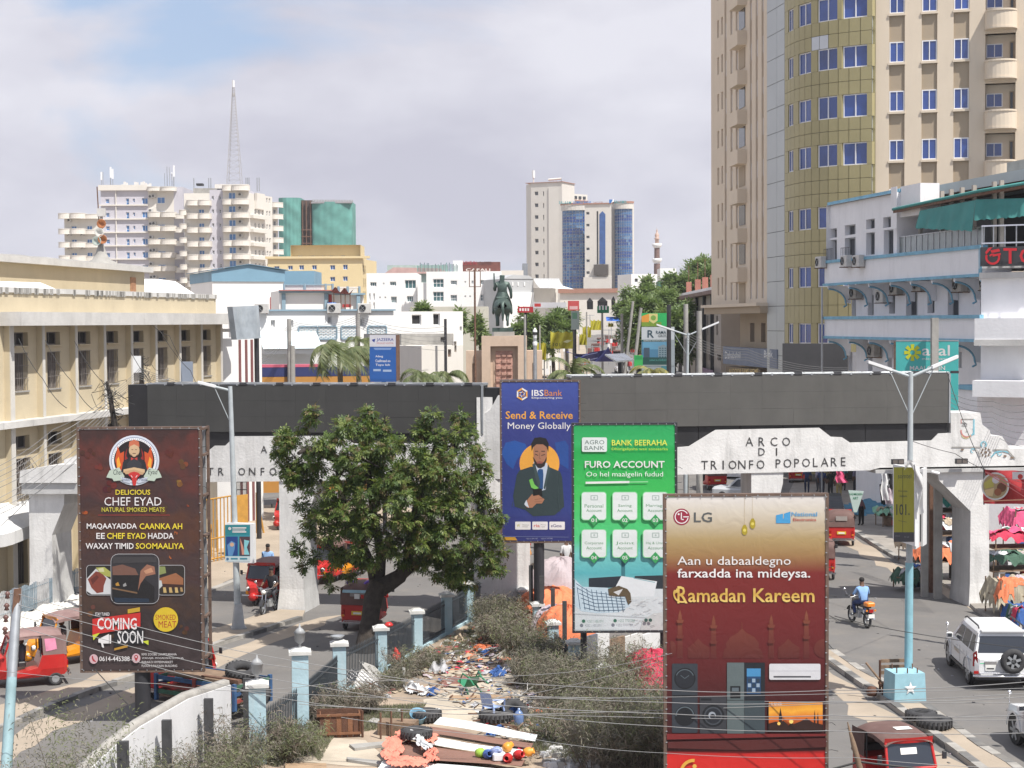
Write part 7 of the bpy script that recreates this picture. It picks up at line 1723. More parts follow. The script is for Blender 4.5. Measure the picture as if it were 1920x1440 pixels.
 def f(b):b.tube([(-.86,1.9,.98),(-.86,1.96,1.12),(-.86,1.92,1.25)],.015,m_ch);b.lathe([(0,0),(.06,0),(.06,.02),(0,.03)],(-.86,1.9,1.28),m_ch,10,'y')
 local('wing_mirror',t,f)
 if full:
  def f(b):
   b.torus((.20,-2.44,.93),.28,.105,m_ru,'y',26,8);b.lathe([(0,-.09),(.08,-.09),(.1,-.04),(.22,-.03),(.24,0)],(.20,-2.44,.93),m_bk,18,'y')
   for k in range(6):
    a=k*ma.pi/3+.3;c,s=ma.cos(a),ma.sin(a);b.obox((.20-.04*s,-2.53,.93+.04*c),(.22*c,0,.22*s),(.08*s,0,-.08*c),(0,.03,0),m_st)
   b.torus((.20,-2.50,.93),.22,.02,m_st,'y',24,5)
  local('spare_wheel',t,f)
  def f(b):b.box((-.60,-2.33,.62),(-.28,-2.30,.80),m_platew);b.box((-.62,-2.33,.80),(-.26,-2.27,.90),m_ch);b.box((-.56,-2.335,.66),(-.34,-2.331,.70),m_dk)
  local('number_plate',t,f)
  def f(b):b.tube([(-.95,-2.3,.45),(-.8,-2.42,.46),(.8,-2.42,.46),(.95,-2.3,.45)],.035,m_ch);b.bbox((-.9,-2.40,.36),(.9,-2.28,.44),m_bk,.03);b.tube([(-.8,-2.42,.56),(.8,-2.42,.56)],.02,m_ch)
  local('bumper',t,f)
  for x in(-.68,.72):
   def f(b):b.face([(x-.08,-2.305,.82),(x+.08,-2.305,.82),(x+.08,-2.27,1.0),(x-.08,-2.27,1.0)][::-1],mat('green_sticker',(.12,.45,.25),.5,.1,3))
   local('green_sticker',t,f)
  for s in(-1,):
   v,fc,_=textmesh('BORANGO',.02)
   def f(b):b.raw([(-.952,.45-.75*a,.72+.12*c)for a,c in v],fc,mat('gold_decal',(.35,.27,.15),.5,.1,3))
   local('side_lettering',t,f)
 place(t,loc,rz);return t
g=G(1822,1268);suv('white four wheel drive car with a spare wheel on its tail, right carriageway',(g.x+.55,g.y+.2,.006),ma.radians(-3))
g=G(1908,1400);suv('silver white car cut off by the right picture edge',(g.x+1.05,g.y-1.1,.006),ma.radians(6),full=False)
def smallcar(label,loc,rz,paint):
 t=thing('car',label,'car',(0,0,0))
 def f(b):b.bbox((-.8,-2.0,.3),(.8,2.0,.85),paint,.15)
 local('body',t,f)
 def f(b):
  lo=[(-.74,-1.75,.84),(.74,-1.75,.84),(.74,1.0,.84),(-.74,1.0,.84)];hi=[(-.6,-1.2,1.42),(.6,-1.2,1.42),(.6,.35,1.42),(-.6,.35,1.42)]
  b.face(hi,paint)
  for i in range(4):j=(i+1)%4;b.face([lo[i],lo[j],hi[j],hi[i]],paint);
 c=local('cabin',t,f)
 def f(b):b.face([(-.66,-1.64,.92),(.66,-1.64,.92),(.56,-1.29,1.36),(-.56,-1.29,1.36)],m_gd);b.face([(.755,-1.3,.92),(.755,.7,.92),(.625,.25,1.36),(.625,-1.1,1.36)],m_gd);b.face([(-.755,-1.3,.92),(-.755,.7,.92),(-.625,.25,1.36),(-.625,-1.1,1.36)],m_gd)
 local('window',c,f)
 for x in(-.74,.74):
  for y in(-1.25,1.25):
   def f(b):wheel(b,(x,y,.3),.3,.18)
   local('wheel',t,f)
 for s in(-1,1):
  def f(b):b.box((s*.62-.12,-2.02,.6),(s*.62+.12,-1.99,.74),m_tail)
  local('tail_light',t,f)
 place(t,loc,rz)
smallcar('pale silver car roof showing above the maroon billboard',G(1398,938),ma.radians(60),mat('silver_paint',(.5,.52,.54),.3,.05,2))
smallcar('dark car ahead of the red auto rickshaw at the market kerb',G(1556,972),ma.radians(-10),mat('charcoal_paint',(.06,.065,.07),.3,.05,2))
smallcar('white car waiting far back under the arch beam',G(1383,900),ma.radians(75),m_wp)
gc=G(400,1335);cart=thing('handcart','colourful wooden handcart with a worn tyre on top beside the white wall','handcart',(gc.x,gc.y,0));cz=ma.radians(-32)
mc=[mat('cart_green',(.05,.14,.09),.7,.3,4),mat('cart_red',(.28,.06,.05),.7,.3,4),mat('cart_blue',(.04,.10,.22),.7,.3,4)]
Mz=Matrix.Rotation(cz,3,'Z');
def clocal(name,fn):
 b=MB();fn(b);b.v=[tuple(Mz@V3(v))for v in b.v];o=b.build(name,None,(0,0,0));o.parent=cart;ORG[o.name]=ORG[cart.name];return o
for k in range(3):
 for s in(-1,1):
  def f(b):b.box((-1.5,s*.75-.02,.55+k*.2),(1.5,s*.75+.02,.67+k*.2),mc[k])
  clocal('side_rail',f)
 def f(b):b.box((-1.52,-.75,.56+k*.2),(-1.48,.75,.66+k*.2),mc[(k+1)%3]);b.box((1.48,-.75,.56+k*.2),(1.52,.75,.66+k*.2),mc[(k+1)%3])
 clocal('end_rail',f)
for x in(-1.5,0,1.5):
 for s in(-1,1):
  def f(b):b.box((x-.05,s*.77-.05,.35),(x+.05,s*.77+.05,1.12),mc[2]if x else mc[1])
  clocal('stake',f)
for i in range(6):
 def f(b):b.box((-1.45+i*.49,-.72,.46),(-1.45+i*.49+.45,.72,.5),m_wood)
 clocal('plank',f)
for s in(-1,1):
 def f(b):wheel(b,(0,s*.9,.36),.36,.12,'y')
 clocal('wheel',f)
def f(b):b.box((-1.3,-.5,1.02),(1.2,.6,1.08),m_wood);b.box((-.9,-.7,1.10),(.9,-.5,1.16),m_wood);b.box((.1,-.6,1.1),(1.5,-.45,1.2),m_rs)
clocal('load_board',f)
def tyre(label,loc,R=.33,r=.12,tilt=None,group=None):
 b=MB();n=24;b.torus((0,0,0),R-r*.6,r,m_ru,'z',n,8)
 for k in range(n):a=k*2*ma.pi/n;b.cbox(((R+r*.35)*ma.cos(a),(R+r*.35)*ma.sin(a),-r*.7),(.03,.05,r*1.4),m_ru,a)
 o=b.build('tyre',None,(0,0,0));o.location=loc
 if tilt:o.rotation_euler=tilt
 return tag(o,label,'tyre',group)
tyre('worn tyre lying on the colourful handcart',(gc.x+.9,gc.y-.3,1.28),.42,.14,(.25,.1,0))
pp=[('person in a pale shirt and jeans walking on the sandy forecourt beside the chef billboard',(.62,.52,.48),(.10,.13,.18),383,1068,'walk',80,1),('person in a khaki tunic with his back to the camera among the market crowd',(.40,.36,.26),(.35,.28,.12),1573,937,'stand',10,1.02),('person in dark clothes standing left of the khaki tunic',(.03,.035,.03),(.03,.03,.03),1557,932,'stand',30,1),('person in a dull blue shirt in the market crowd',(.05,.07,.16),(.05,.05,.07),1541,930,'stand',-20,1),
('person in a pale lilac shirt at the left of the market crowd',(.35,.33,.42),(.06,.06,.07),1533,922,'stand',100,.95),('person in a maroon shirt and black trousers leaning forward on the market pavement',(.13,.06,.07),(.01,.01,.012),1615,986,'lean',40,1.05),('person in a turquoise shirt deep in the market crowd',(.10,.32,.34),(.05,.05,.06),1581,920,'stand',0,1),('person in a grey shirt by the magenta cloth',(.22,.20,.28),(.05,.05,.06),1603,926,'stand',60,1),
('person in black at the market steps beside the white garments',(.012,.012,.014),(.012,.012,.012),1656,955,'stand',120,1),('person in a white shirt half hidden behind the green billboard post',(.55,.55,.56),(.05,.05,.06),1062,1085,'stand',30,1),('person in dark blue standing under the arch beside the road',(.04,.06,.14),(.03,.04,.08),1513,925,'stand',0,1),('person in a pink robe by the market wall',(.45,.10,.30),(.45,.10,.30),1612,916,'stand',90,.95)]
for l,s,tr,x,y,po,yw,h in pp:
 g=G(x,y,.13 if x>1500 else.01);person(l,cloth('s%d'%x,s),cloth('t%d'%x,tr),g,ma.radians(yw),po,h=h,robe='robe'in l,head=cloth('pink_scarf',(.4,.09,.27))if 'robe'in l else None)
g=G(503,1098);person('person in a blue shirt standing right behind the oncoming auto rickshaw',cloth('bluewhite',(.25,.4,.65)),cloth('navy',(.03,.05,.14)),g,ma.radians(170))
m_bark=mat('dark_bark',(.055,.045,.038),.95,.45,5,bump=1.0)
m_leaf=[mat('neem_leaf_a',(.085,.135,.03),.5,.35,2.5,trans=.3),mat('neem_leaf_b',(.17,.215,.055),.5,.3,2.5,trans=.32),mat('neem_leaf_c',(.13,.10,.04),.6,.3,2.5,trans=.2),mat('neem_leaf_dark',(.045,.085,.02),.6,.3,2.5,trans=.2)]
def leafcloud(name,parent,centers,radii,per,size,mats,probs,leaflets=7,droop=.5,seed=1,surf=.55,squash=.85):
 """sprays of small pinnate leaves around ellipsoid clumps; every leaflet a quad"""
 r=np.random.default_rng(seed);C=[];Rr=[]
 for c,R,n in zip(centers,radii,per):
  d=r.normal(size=(n,3));d/=np.linalg.norm(d,axis=1,keepdims=True)
  q=r.uniform(surf,1.06,size=(n,1))**.7;p=np.array(c)+d*q*R*np.array([1,1,squash]);C.append(p);Rr.append(d)
 C=np.concatenate(C);D=np.concatenate(Rr);N=len(C)
 ax=D*.8+r.normal(size=(N,3))*.45;ax[:,2]-=droop*r.uniform(.2,1,N);ax/=np.linalg.norm(ax,axis=1,keepdims=True)
 up=np.array([0,0,1.0]);sd=np.cross(ax,up+r.normal(size=(N,3))*.3);sd/=np.linalg.norm(sd,axis=1,keepdims=True)
 nm=np.cross(sd,ax);S_=size*r.uniform(.7,1.3,(N,1))
 V=[];
 for k in range(leaflets):
  t=(k//2+.4)/((leaflets+1)//2);side=1 if k%2 else-1
  if k==leaflets-1:ld=ax;
  else:ld=ax*.55+sd*side*.85
  ld=ld+r.normal(size=(N,3))*.12-np.array([0,0,.25])*t;ld/=np.linalg.norm(ld,axis=1,keepdims=True)
  b0=C+ax*S_*t;L=S_*.62;w=S_*.13;pw=np.cross(ld,nm);pw/=np.maximum(np.linalg.norm(pw,axis=1,keepdims=True),1e-6)
  mid=b0+ld*L*.45;tip=b0+ld*L
  V.append(np.stack([b0,mid+pw*w,tip,mid-pw*w],axis=1))
 V=np.stack(V,axis=1).reshape(-1,3);M=len(V)//4
 mi=np.repeat(r.choice(len(mats),size=N,p=probs),leaflets)
 return npmesh(name,V,np.arange(M*4).reshape(M,4),mats,mi,parent=parent)
TD=57.0
g=G(690,1222);tree=thing('neem_tree','large round neem tree with a leaning dark trunk, between the left road and the railing','tree',g)
def tp(x,y,dd=0):return P(x,y,TD+dd)
b=MB()
tr=[(686,1228),(688,1195),(694,1160),(700,1120),(712,1095)]
b.tube([P(x,y,G(690,1222).y+(TD-G(690,1222).y)*k/4)for k,(x,y)in enumerate(tr)],[.46,.34,.31,.33,.36],m_bark,14)
b.tube([tp(706,1105),tp(728,1094),tp(750,1080),tp(762,1060),tp(770,1020),tp(765,960)],[.34,.30,.26,.19,.15,.08],m_bark,12)
b.build('trunk',tree)
limbs=[[(706,1105),(696,1060),(670,1000),(640,950),(600,900)],[(710,1100),(715,1040),(700,960),(690,880),(690,820)],[(750,1080),(800,1040),(850,980),(880,920)],[(765,1040),(780,960),(800,880),(820,830)],[(690,1060),(640,1040),(590,1010)],[(760,1060),(830,1040),(890,1030),(915,1040)],[(690,900),(630,860),(575,840),(560,850)],[(790,900),(850,850),(862,800)]]
for k,L in enumerate(limbs):
 b=MB();n=len(L);r=random.Random(k);b.tube([tp(x,y,r.uniform(-.8,.8)*i*.6)for i,(x,y)in enumerate(L)],[.19*(1-i/n)+.02 for i in range(n)],m_bark,8);b.build('limb',tree)
cl=[(590,785,22,0),(545,825,30,0),(555,860,42,.3),(600,850,42,-.6),(640,800,26,.3),(690,790,26,0),(722,790,22,.2),(670,830,48,-.6),(733,842,32,.4),(700,870,60,-1.2),(575,900,42,.2),(545,893,22,.8),(610,940,44,-.7),(640,890,50,-1.0),(570,945,24,.6),(810,790,22,0),(860,790,24,.3),(800,830,34,.2),(845,835,40,-.4),(882,830,28,.4),(790,880,50,-1.0),(840,890,52,-1.2),(885,890,36,-.2),(905,930,28,0),(870,945,50,-1.0),(800,950,60,-1.5),(735,930,66,-1.8),(670,960,52,-1.4),(640,1000,44,-.9),(600,990,32,0),
(560,1028,18,.4),(568,1062,13,.5),(590,1045,18,.5),(690,1020,54,-1.5),(750,1010,58,-1.7),(815,1010,52,-1.3),(870,1000,46,-.8),(915,985,32,.2),(905,1040,36,.0),(860,1060,32,-.2),(930,1055,20,.5),(880,1095,18,.3),(830,1055,34,-.4),(770,1055,26,-.4),(640,1045,32,-.2),(615,1075,17,.6),(655,1078,16,.3),(938,1030,12,.5),(940,1068,10,.6),(620,1100,8,.6),(735,900,55,1.6),(820,940,50,1.8),(925,1000,22,.2),(936,968,14,.3),(524,845,12,.4),(528,868,10,.4),(566,800,12,.2),(612,828,14,.2),(895,862,16,.3),(922,950,12,.3)]
cs=[];rs=[];ns=[];rc=random.Random(12)
for x,y,R,dz in cl:
 rm=R/FPX*TD;c=tp(x,y,dz);m=max(1,int((R/13)**1.75))
 for j in range(m):
  v=V3((rc.gauss(0,1),rc.gauss(0,1),rc.gauss(0,1))).normalized()*rm*(rc.uniform(.35,.88)if m>1 else 0);rr=min(rm,.25)*rc.uniform(.75,1.25)
  cs.append(tuple(c+v));rs.append(rr);ns.append(int(16+rr*rr*620))
leafcloud('crown',tree,cs,rs,ns,.185,m_leaf,[.40,.30,.12,.18],7,.75,3,.2)
b=MB();r=random.Random(8)
for x,y,R,dz in cl[:40]:
 c=tp(x,y,dz)
 for k in range(3):d=V3((r.uniform(-1,1),r.uniform(-1,1),r.uniform(-.3,1))).normalized()*R/FPX*TD;b.tube([c-d*.2,c+d*.4,c+d*.85],[.03,.02,.008],m_bark,4)
b.build('twigs',tree)['kind']='stuff'
g=G(868,1150);t2=thing('small_tree','small tree with a thin trunk at the fence, to the right of the neem tree','tree',g);D2=g.y
b=MB();b.tube([g,P(866,1110,D2),P(872,1070,D2),P(880,1040,D2)],[.14,.11,.08,.04],m_bark,8);b.build('trunk',t2)
c2=[(905,1025,32),(930,1050,24),(870,1060,24),(895,1075,24),(935,1075,16),(915,1100,14),(880,1100,18),(850,1085,14)]
leafcloud('crown',t2,[tuple(P(x,y,D2))for x,y,R in c2],[R/FPX*D2 for x,y,R in c2],[170]*len(c2),.22,m_leaf,[.3,.5,.15,.05],7,.8,5)
def ftree(label,x,y0,y1,w,d,seed,mats=None,name='broadleaf_tree'):
 """crown between rows y0..y1, width w px, at distance d"""
 base=P(x,y1,d);zb=terr(d);t=thing(name,label,'tree',(base.x,d,zb));zt=P(x,y0,d).z;zl=P(x,y1,d).z;R=w/2/FPX*d
 b=MB();b.tube([(base.x,d,zb),(base.x+.2,d,(zb+zl)/2),(base.x,d,zl+(zt-zl)*.4)],[.3,.22,.15],m_bark,6);b.build('trunk',t)
 r=random.Random(seed);cs=[];rs=[]
 n=max(6,int(w*(y1-y0)/340))
 for k in range(n):
  a=r.uniform(0,6.28);q=r.random()**.5;h=r.random();rr=R*(.25+.16*r.random())
  cs.append((base.x+ma.cos(a)*q*R*.8*(1-.35*abs(h-.4)),d+ma.sin(a)*q*R*.6,zl+(zt-zl)*(.1+.85*h)-rr*.3));rs.append(rr)
 leafcloud('crown',t,cs,rs,[int(90+30*rr)for rr in rs],max(.35,d/260),mats or m_leaf_far,[.5,.35,.15],5,.3,seed);return t
m_leaf_far=[mat('far_leaf_a',(.15,.21,.08),.6,.3,1,trans=.3),mat('far_leaf_b',(.19,.25,.10),.6,.3,1,trans=.3),mat('far_leaf_c',(.11,.165,.065),.6,.3,1,trans=.2)]
ftree('dark bushy tree just left of the tan tower, standing above the roofs',1308,487,545,60,250,1)
ftree('green tree in front of the dark pilastered building roof',1275,505,570,60,240,2)
ftree('light green tree above the green roofed hall',1215,525,590,50,220,3)
ftree('feathery light green tree at the right side of the distant street',1240,545,610,60,190,4)
ftree('dense green tree behind the leaning poles at the right side of the street',1205,560,640,90,180,5)
ftree('tall bushy tree directly behind the real estate billboard',1262,575,690,80,165,6)
ftree('green tree behind the beige building corner',1288,560,650,40,172,7)
ftree('low tree in front of the long white house far back',1172,545,600,40,230,8)
ftree('green tree at the left side of the street behind the statue',985,588,680,70,170,9)
ftree('green street tree left of the yellow street banners',1035,590,650,80,175,10)
ftree('bushy street tree near the red roadside signs',1060,580,620,40,200,11)
ftree('small grey green tree left of the horse statue',900,588,650,34,150,12)
ftree('small tree behind the low laundry building',860,585,612,22,160,13)
ftree('leafy tree top over the laundry building porch',790,575,595,26,150,14)
ftree('tree at the roof edge right behind the tan tower',1326,500,560,40,235,15)
ftree('low green shrubbery by the billboard foot in the street',1225,640,710,46,150,16)
m_palm=[mat('palm_leaf_a',(.10,.13,.05),.5,.3,2,trans=.25),mat('palm_leaf_b',(.16,.18,.08),.5,.3,2,trans=.25)]
m_palmy=[mat('palm_yellow',(.30,.26,.07),.6,.3,2,trans=.2),m_palm[1]]
def palm(label,x,y,d,L,n=14,seed=0,wind=0.0,mats=None,up=.6):
 r=np.random.default_rng(seed);c=P(x,y,d);zb=terr(d);t=thing('palm_tree',label,'palm',(c.x,c.y,zb))
 b=MB();b.tube([(c.x,c.y,zb),(c.x+.15,c.y,(zb+c.z)/2),c],[.22,.17,.14],mat('palm_trunk',(.22,.18,.14),.9,.3,5,bump=.5),8);b.build('trunk',t)
 for k in range(n):
  az=2*ma.pi*k/n+r.uniform(-.2,.2);el=r.uniform(.1,1.2)*up+.1;LL=L*r.uniform(.8,1.1);pts=[];p=np.array(c,dtype=float);a=el
  d0=np.array([ma.cos(az),ma.sin(az),0])
  for i in range(13):
   pts.append(p.copy());st=(d0*ma.cos(a)+np.array([0,0,ma.sin(a)]));st[0]+=wind*.5;st/=np.linalg.norm(st);p=p+st*LL/12;a-=.16+.02*i*.3
  V=[];
  for i in range(1,13):
   for f_ in(0,.33,.66):
    if i==12 and f_:continue
    q=pts[i]*(1-f_)+pts[min(i+1,12)]*f_;ax=pts[min(i+1,12)]-pts[i-1];ax/=np.linalg.norm(ax);sd=np.cross(ax,[0,0,1]);sd/=np.linalg.norm(sd)
    ll=LL*.26*ma.sin(ma.pi*(i+f_+1.5)/15)
    for s in(-1,1):
     ld=sd*s*.85+ax*.55+np.array([wind*.4,0,-.45-r.uniform(0,.3)]);ld/=np.linalg.norm(ld);w=ax*.035*LL/2
     V+=[q-w,q+w,q+ld*ll+w*.1,q+ld*ll-w*.1]
  V=np.array(V);M=len(V)//4
  fo=npmesh('frond',V,np.arange(M*4).reshape(M,4),mats or m_palm,r.integers(0,2,M),parent=t)
  b=MB();b.tube([tuple(q)for q in pts[::3]],[.03,.025,.02,.012,.005],m_palm[1],3);o=b.build('midrib',None,tuple(ORG[t.name]));o.location=(0,0,0);o.parent=fo
palm('wind blown coconut palm above the left screen near the hospital billboard',636,662,92,3.1,26,1,.9)
palm('small coconut palm behind the left screen between the hospital billboard and the statue',790,705,84,1.9,15,2,.2)
palm('coconut palm top left of the statue pedestal',838,704,86,1.7,14,3,.1)
palm('coconut palm with upright fronds right of the statue pedestal',1073,702,80,2.0,14,4,-.1,up=1.2)
palm('palm with yellowing fronds behind the right screen near the solar panel',1200,712,82,1.8,13,5,.1,m_palmy)
palm('palm with drooping yellow green fronds at the foot of the real estate billboard',1222,698,88,1.7,13,6,.2,m_palmy)
palm('ragged bent palm behind the pole above the left screen',670,640,95,1.8,9,7,.8)
m_cas=[mat('casuarina_a',(.135,.13,.10),.8,.3,3,trans=.15),mat('casuarina_b',(.21,.195,.155),.8,.3,3,trans=.15),mat('casuarina_c',(.16,.18,.09),.8,.3,3,trans=.2),mat('dry_twig',(.20,.165,.135),.9,.3,3)]
def shrub(label,spots,seed,nb=60,needles=26,nl=.22,probs=(.35,.3,.2,.15),lean=.15,bw=.0035,cat='shrub'):
 """spots: (x,ybase,height m,radius m) in the picture; many thin drooping stems with needle tufts"""
 r=np.random.default_rng(seed);g0=G(spots[0][0],spots[0][1]);t=thing('casuarina_shrub',label,cat,g0);V=[];mi=[];b=MB()
 for x,y,h,rad in spots:
  g=G(x,y);h*=.85
  for k in range(int(nb*.62)):
   az=r.uniform(0,6.28);q=r.uniform(0,1)**.6;d=np.array([ma.cos(az)*q*rad/h+lean,ma.sin(az)*q*rad/h,1.0]);d/=np.linalg.norm(d)
   p0=np.array([g.x,g.y,.14])+np.array([ma.cos(az),ma.sin(az),0])*q*rad*.35;L=h*r.uniform(.55,1.1);bend=np.array([ma.cos(az)*.3+.1,ma.sin(az)*.3,-.35])
   pts=[p0+d*L*s+bend*L*s*s*.35 for s in np.linspace(0,1,6)]
   if k%3==0:b.tube([tuple(q_)for q_ in pts],[.014,.012,.010,.008,.006,.003],m_cas[3],3)
   n=needles;s=r.uniform(.12,1.0,n)**.8;idx=np.minimum((s*5).astype(int),4);fr=(s*5-idx)[:,None];P_=np.array(pts);base=P_[idx]*(1-fr)+P_[idx+1]*fr
   base=base+r.normal(size=(n,3))*.05*h
   nd=r.normal(size=(n,3))*.75+np.array([.3,0,.25]);nd/=np.linalg.norm(nd,axis=1,keepdims=True);ln=nl*r.uniform(.5,1.3,(n,1));tip=base+nd*ln+np.array([0,0,-.25])*ln
   w=np.cross(nd,r.normal(size=(n,3)));w/=np.linalg.norm(w,axis=1,keepdims=True);w*=bw*2.2
   mid=(base+tip)/2+np.array([0,0,.12])*ln
   V.append(np.stack([base-w*.4,mid-w,tip,mid+w],axis=1).reshape(-1,3));mi.append(np.full(n,r.choice(4,p=probs)))
 V=np.concatenate(V);M=len(V)//4;npmesh('foliage',V,np.arange(M*4).reshape(M,4),m_cas,np.concatenate(mi),parent=t)
 b.build('stem',t);return t
shrub('big grey green casuarina thicket filling the park left of the maroon billboard foot',[(1120,1445,2.3,1.5),(1180,1440,2.7,1.4),(1235,1450,2.6,1.3),(1060,1400,1.6,1.0),(1190,1380,2.2,1.3),(1120,1360,1.8,1.2)],1,210,46,.20,bw=.0048)
shrub('feathery casuarina thicket along the right railing behind the water bottle',[(1040,1330,1.9,1.1),(1090,1340,2.2,1.1),(1140,1320,2.3,1.2),(1010,1300,1.5,.9),(1180,1310,2.0,1.0)],2,200,44,.2,bw=.0046)
shrub('casuarina thicket in the narrowing tip of the park between the two railings',[(930,1215,1.7,1.0),(965,1235,1.9,1.1),(1000,1290,1.5,1.0),(915,1180,1.5,.8),(950,1180,1.5,.9),(1010,1250,1.3,.7)],3,180,40,.2,bw=.0048)
shrub('thin shrub growing through the left railing beside the fallen frames',[(760,1275,1.3,.8),(800,1262,.9,.5),(735,1300,1.0,.6)],4,110,34,.18,bw=.0042)
shrub('grey shrub behind the lantern topped gate post',[(640,1355,1.3,.7),(600,1365,1.1,.6),(680,1345,1.2,.7)],5,140,36,.18,(.25,.25,.1,.4),bw=.0042)
shrub('greenish shrub beside the nearest pale blue gate post',[(530,1440,1.5,.7),(560,1425,1.1,.5)],6,130,36,.18,(.3,.2,.4,.1),bw=.0045)
shrub('tall wispy casuarina sprigs before the chef billboard pole at the bottom left',[(140,1600,4.6,.7)],7,9,420,.13,(.2,.3,.5,0),.0,bw=.005)
shrub('low wispy casuarina growth along the bottom left edge',[(60,1560,2.2,1.3),(200,1570,2.2,1.3),(300,1540,2.0,1.2),(380,1500,1.7,1.1),(440,1470,1.6,.9),(120,1540,1.6,1.1)],8,110,60,.13,(.25,.3,.3,.15),bw=.0045)
shrub('dry thin shrub against the white wall at the bottom left',[(430,1450,2.0,.7),(480,1440,1.5,.5)],9,80,34,.17,(.2,.2,.1,.5),bw=.0042)
def grass(label,px,n,h,seed,mats=None):
 r=np.random.default_rng(seed);A=[G(x,y)for x,y in px];xs=[p.x for p in A];ysx=[p.y for p in A]
 pts=[]
 def inside(x,y):
  c=False;j=len(A)-1
  for i in range(len(A)):
   if(A[i].y>y)!=(A[j].y>y)and x<(A[j].x-A[i].x)*(y-A[i].y)/(A[j].y-A[i].y)+A[i].x:c=not c
   j=i
  return c
 while len(pts)<n:
  x,y=r.uniform(min(xs),max(xs)),r.uniform(min(ysx),max(ysx))
  if inside(x,y):pts.append((x,y,.145))
 P_=np.array(pts);d=r.normal(size=(n,3))*.45+np.array([0,0,1]);d/=np.linalg.norm(d,axis=1,keepdims=True);L=h*r.uniform(.4,1.2,(n,1));w=np.cross(d,r.normal(size=(n,3)));w/=np.linalg.norm(w,axis=1,keepdims=True);w*=.008
 V=np.stack([P_-w,P_+w,P_+d*L+w*.3,P_+d*L-w*.3],axis=1).reshape(-1,3)
 o=npmesh('grass',V,np.arange(n*4).reshape(n,4),mats or[m_cas[2],m_cas[1]],r.integers(0,2,n),origin=P_.mean(0));return tag(o,label,'grass',kind='stuff')
grass('thin green grass between the wooden crate and the roofing sheets',[(600,1440),(560,1400),(660,1385),(760,1370),(800,1330),(700,1335),(650,1370),(620,1400)],9000,.10,1)
grass('weedy green patch under the casuarina thicket near the blue sheet',[(980,1345),(1050,1360),(1120,1400),(1090,1440),(1000,1420),(960,1370)],8000,.14,2)
grass('dry grass along the foot of the left railing',[(486,1440),(560,1392),(640,1345),(700,1300),(690,1325),(620,1380),(570,1415),(520,1450)],8000,.14,3)
grass('weeds along the kerb strip in the far part of the park',[(830,1215),(880,1185),(925,1160),(935,1180),(900,1215),(860,1240)],7000,.16,4)
m_pblue=mat('pale_blue_wash',(.36,.50,.56),.9,.2,1.5,bump=.3,streak=.45,dirt=(.52,.53,.52));m_cap=mat('post_cap_white',(.56,.56,.54),.9,.2,2,streak=.4)
m_rail=mat('railing_paint',(.04,.05,.06),.6,.3,4)
def post(label,x,y,h,w,lantern=False,extra=None):
 g=G(x,y);t=thing('fence_post',label,'post',g)
 w*=.86;b=MB();b.cbox((g.x,g.y,.0),(w,w,h),m_pblue,.15);b.build('shaft',t)
 b=MB();b.cbox((g.x,g.y,h),(w+.16,w+.16,.08),m_cap,.15);b.cbox((g.x,g.y,h+.09),(w+.06,w+.06,.07),m_cap,.15,.5);b.build('cap',t)
 if lantern:
  b=MB();b.lathe([(.05,0),(.03,.12),(.06,.14),(.13,.20),(.15,.42),(.17,.43),(.10,.52),(.03,.58),(.02,.66),(0,.68)],(g.x,g.y,h+.14),mat('lantern_metal',(.30,.31,.32),.5,.2,4),10);b.build('lantern',t)
 return g
LP=[(484,1440,2.1,.5,True,'nearest pale blue gate post with a small lantern on its cap'),(564,1382,2.3,.52,True,'tall block built pale blue gate post with a lantern, second from the front'),(637,1312,1.65,.45,False,'pale blue fence post with a broken bowl on its cap, third from the front'),(715,1268,1.5,.42,False,'pale blue fence post right beside the tree trunk'),(782,1229,1.45,.42,False,'weathered blue fence post, second behind the tree trunk'),(838,1196,1.5,.42,False,'bright pale blue fence post in the middle of the left railing'),(880,1172,1.5,.40,False,'pale blue fence post under the small tree'),(920,1150,1.4,.38,False,'farthest pale blue post of the left railing')]
gl=[post(l,x,y,h,w,ln)for x,y,h,w,ln,l in LP]
RP=[(955,1128,1.1,.38,'farthest pale blue post of the right railing beside the orange tarpaulin'),(982,1160,1.05,.38,'pale blue post below the grey dome of the shelter'),(1008,1187,1.0,.38,'pale blue post in front of the black stakes'),(1037,1228,1.05,.40,'pale blue post at the foot of the last black stake'),(1078,1275,1.15,.42,'pale blue post with a broad cap beneath the green billboard'),(1130,1330,1.2,.42,'pale blue post hidden in the casuarina thicket')]
gr=[post(l,x,y,h,w,False)for x,y,h,w,l in RP]
def railing(label,a,c,h,n,name='railing',lean=0,m=None):
 m=m or m_rail;t=thing('metal_railing',label,'railing',(a+c)/2);d=(c-a);dn=d.normalized();nn=V3((-dn.y,dn.x,0))
 for z in(.35,h-.15):
  b=MB();b.obox(a+dn*.26+V3((0,0,z))-nn*.02,dn*(d.length-.52),nn*.04,(0,0,.05),m);b.build('rail',t)
 k=int((d.length-.6)/.12)
 for i in range(k+1):
  p=a+dn*(.3+(d.length-.6)*i/max(k,1));b=MB();b.cyl(p+V3((0,0,.2)),p+V3((0,0,h)),.02,m,n=4,caps=False);b.cyl(p+V3((0,0,h)),p+V3((0,0,h+.09)),.022,m,.002,n=4,caps=False);b.build('bar',t)
 b=MB();b.obox(a+dn*.2-nn*.08,dn*(d.length-.4),nn*.16,(0,0,.24),m_pblue);b.build('plinth',t)
names=['between the two lantern posts','right behind the tall lantern post','just in front of the tree trunk','behind the tree trunk','in the middle of the left side','before the small tree','at the far end of the left side']
for(p,q,nme)in zip(gl[:-1],gl[1:],names):railing('dark spear topped park railing '+nme,p,q,1.35,0)
